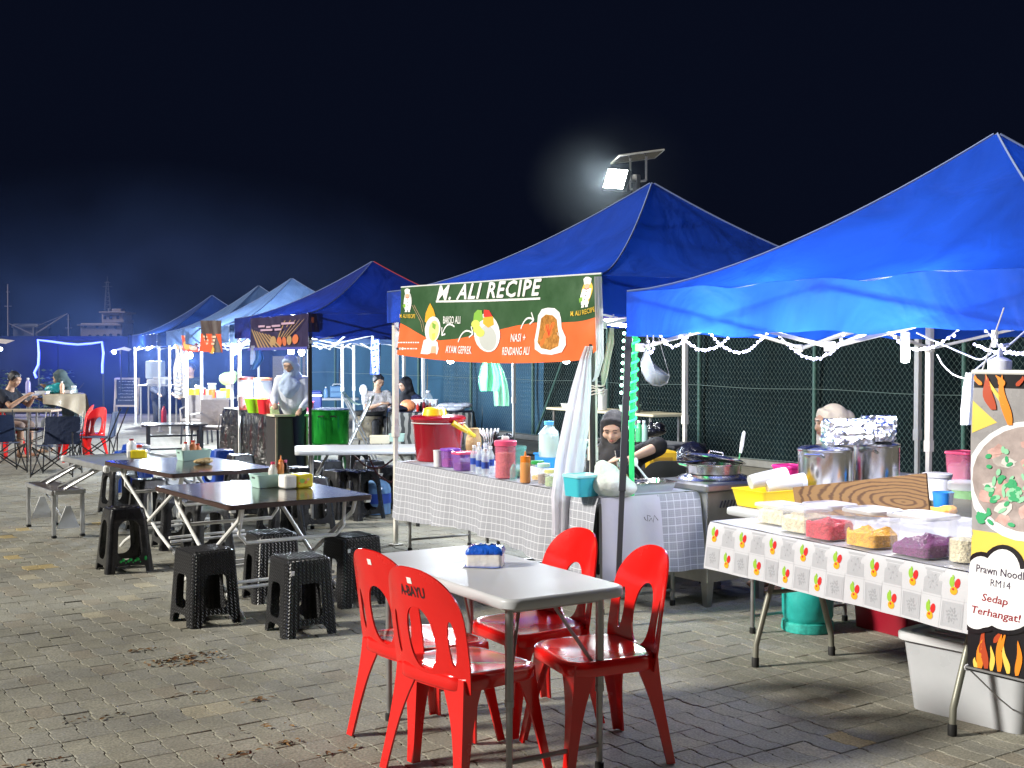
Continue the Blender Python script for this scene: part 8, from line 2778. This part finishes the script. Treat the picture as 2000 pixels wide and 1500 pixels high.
bottle("tall clear water bottle in front of the diner in black", onD(57, .2), .04, .26, clear_plastic("lilac_water", (.55, .50, .80), .5), WHITE_PLASTIC, group="diners' drinks")
jar("clear cup at the cloth's right edge", onD(146, .15), .04, .11, CLEAR, WHITE_PLASTIC)
tub("white food tray on the diners' table", onD(84, .12), .22, .15, .04, WHITE_PLASTIC, 0, fill=F_CRM, fh=.6, cat="food tray", name="food_tray")
tub("white food tray by the hooded diner", onD(134, .2), .2, .14, .05, WHITE_PLASTIC, 0, fill=F_BRN, fh=.6, cat="food tray", name="food_tray")
tb_a, tb_e = W(-30, 803, 18.6), W(101, 803, 18.6)
pl_t = thing("plank_table", "narrow light plank table in front of the diner in black", "table", ((tb_a.x + tb_e.x) / 2, 18.6, 0))
LP_ = (tb_e - tb_a).length
b = MB(); b.box((0, .2, tb_a.z), (LP_, .45, .035), .008); b.build("tabletop", mat("light_plank", (.38, .31, .23), .5, var=(8, .2)), pl_t)
for x in (-.4 * LP_, .12 * LP_, .44 * LP_):
    for y in (.05, .36):
        b = MB(); b.tube([(x, y, 0), (x + .02, y, tb_a.z - .02)], .014, 6); b.build("leg", GREY_METAL, pl_t)
# red chairs beyond, one navy
for k, (px, py, Y, rz_, lab) in enumerate(((168, 838, 18.6, 70, "red plastic chair behind the folding camp chairs, nearest the lane"), (146, 838, 19.3, 100, "red plastic chair tucked behind the beige cloth"), (8, 832, 19.4, -20, "red plastic chair at the left edge under the plank table"))):
    q = W(px, py, Y)
    cc = dup(c0, (q.x, q.y, 0), R(rz_), lab, "red plastic chairs at the diners' tables")
    for ch in list(cc.children):
        for g in list(ch.children):
            if g.name.startswith(("lettering", "sticker")): bpy.data.objects.remove(g, do_unlink=True)
CANVAS = cloth("navy_canvas", (.016, .028, .072))
def camp_chair(label, c, rz):
    t = thing("camp_chair", label, "chair", c, rz, "navy folding camp chairs")
    b = MB(); b.sdf(lambda x, y: rbox(x, y, 0, .2, .235, .20, .03), -.24, .24, -.01, .41, 14, 12, lambda x, s: (x, .26 + .18 * s + .25 * x * x - .015, .40 + s * .95), .006); b.build("backrest", CANVAS, t)
    b = MB(); b.grid([[(x, y, .40 + .35 * x * x - .05 * (y + .1)) for x in np.linspace(-.23, .23, 9)] for y in np.linspace(-.24, .24, 7)]); b.build("seat", CANVAS, t)
    for s in (-1, 1):
        b = MB(); b.grid([[(s * .27 + w_, y, .60 - .02 * math.sin((y + .25) * 6)) for w_ in (-.03, .03)] for y in np.linspace(-.26, .28, 8)]); b.build("armrest", CANVAS, t)
    for s in (-1, 1):
        for pts, r_ in (([(s * .25, .27, .36), (s * .25, .46, .84)], .010), ([(s * .26, .28, 0), (s * .24, .30, .45)], .010), ([(s * .27, -.27, 0), (s * .27, -.26, .60)], .010),
                        ([(s * .26, .30, .03), (-s * .25, .29, .42)], .009), ([(s * .26, -.27, .03), (-s * .25, -.26, .40)], .009),
                        ([(s * .26, -.27, .03), (s * .25, .27, .42)], .009), ([(s * .26, .27, .03), (s * .25, -.26, .40)], .009)):
            b = MB(); b.tube(pts, r_, 6); b.build("frame_tube", BLACK_METAL, t)
    return t
q = G(98, 932)
cc_ = camp_chair("navy folding camp chair seen square from behind", (q.x, q.y + .25, 0), R(186) - math.pi)
q = G(178, 908)
cc2 = dup(cc_, (q.x, q.y + .1, 0), R(95) - math.pi, "navy folding camp chair turned sideways, right of the other")
q = G(-8, 925)
dup(cc_, (q.x, q.y + .2, 0), R(215) - math.pi, "navy folding camp chair cut off by the left edge")
q = G(36, 900)
lt2 = thing("low_table", "low dark camp table between the camp chairs at left", "table", (q.x, q.y + .3, 0), R(4))
b = MB(); b.box((0, 0, .47), (.95, .55, .025), .006); b.build("tabletop", mat("dark_board", (.03, .028, .03), .6), lt2)
for sx_ in (-1, 1):
    for sy_ in (-1, 1):
        b = MB(); b.tube([(sx_ * .42, sy_ * .22, 0), (sx_ * .42, sy_ * .22, .46)], .012, 6); b.build("leg", GREY_METAL, lt2)
b = MB()
for sy_ in (-1, 1): b.tube([(-.42, sy_ * .22, .05), (.42, sy_ * .22, .42)], .009, 6); b.tube([(.42, sy_ * .22, .05), (-.42, sy_ * .22, .42)], .009, 6)
b.build("brace", GREY_METAL, lt2)
wl_ = far_table("bluish white long table behind the diners", 40, 110, 744, .80, None)

# lit stall roof showing at the left edge
la = thing("lit_awning", "pale lit stall roof cut off by the left edge", "awning", W(-6, 676, 33.0))
b = MB(); b.grid([[(x, y, .10 - .12 * abs(x) + .1 * (y > 0)) for x in np.linspace(-.6, .36, 9)] for y in (-.3, .3)]); b.build("cloth", mat("cream_canvas", (.62, .55, .42), .8), la)
b = MB(); b.sphere((.12, -.05, -.08), .05, 10, 6); b.build("bulb", BULB, la)
b = MB(); b.tube([(-.4, 0, .05), (-.4, 0, -1.85)], .02, 6); b.build("post", BLACK_METAL, la)
point(la, (.12, -.2, -.2), 14, (1, .9, .7), .05)
# ================================================================== SMOKE DRIFTING FROM THE FAR GRILLS
def smoke_material(name='grill_smoke', col=(.20, .36, 1.0, 1), dens=.036, floor_=.10):
    m = bpy.data.materials.new(name)
    m.use_nodes = True
    nt = m.node_tree
    nt.nodes.remove(nt.nodes["Principled BSDF"])
    v = nt.nodes.new("ShaderNodeVolumePrincipled")
    v.inputs["Color"].default_value = col
    v.inputs["Anisotropy"].default_value = 0.15
    tc = nt.nodes.new("ShaderNodeTexCoord")
    n = nt.nodes.new("ShaderNodeTexNoise"); n.inputs["Scale"].default_value = 0.42; n.inputs["Detail"].default_value = 3; n.inputs["Distortion"].default_value = .6
    nt.links.new(tc.outputs["Object"], n.inputs["Vector"])
    g = nt.nodes.new("ShaderNodeTexGradient"); g.gradient_type = 'SPHERICAL'
    mp = nt.nodes.new("ShaderNodeMapping"); mp.vector_type = 'POINT'
    mp.inputs["Location"].default_value = (-1, -1, -1); mp.inputs["Scale"].default_value = (2, 2, 2)
    nt.links.new(tc.outputs["Generated"], mp.inputs[0]); nt.links.new(mp.outputs[0], g.inputs[0])
    r = nt.nodes.new("ShaderNodeMapRange"); r.inputs[1].default_value = .42; r.inputs[2].default_value = .70; r.inputs[3].default_value = floor_; r.inputs[4].default_value = 1.0
    nt.links.new(n.outputs["Fac"], r.inputs[0])
    r2 = nt.nodes.new("ShaderNodeMapRange"); r2.inputs[1].default_value = .0; r2.inputs[2].default_value = .75; r2.inputs[3].default_value = 0; r2.inputs[4].default_value = dens
    nt.links.new(g.outputs["Fac"], r2.inputs[0])
    mu = nt.nodes.new("ShaderNodeMath"); mu.operation = 'MULTIPLY'
    nt.links.new(r.outputs[0], mu.inputs[0]); nt.links.new(r2.outputs[0], mu.inputs[1])
    nt.links.new(mu.outputs[0], v.inputs["Density"])
    nt.links.new(v.outputs[0], nt.nodes["Material Output"].inputs["Volume"])
    return m
b = MB()
b.sphere((0, 0, 0), 1, 24, 14, sc=(7.5, 9.0, 3.1))
sm_o = b.build("smoke", smoke_material(), loc=(-6.9, 24.0, 2.1))
tag(sm_o, "thin bluish grill smoke drifting over the far tents", "smoke", kind="stuff")

b = MB()
b.sphere((0, 0, 0), 1, 20, 12, sc=(1.05, .9, .85))
hz_o = b.build("smoke", smoke_material('added_lamp_haze', (.75, .90, 1.0, 1), .020, .6), loc=(1.16, 13.75, 3.58))  # added volume that makes the floodlight's halo
tag(hz_o, "thin haze added round the floodlight to give it a halo", "smoke", kind="stuff")
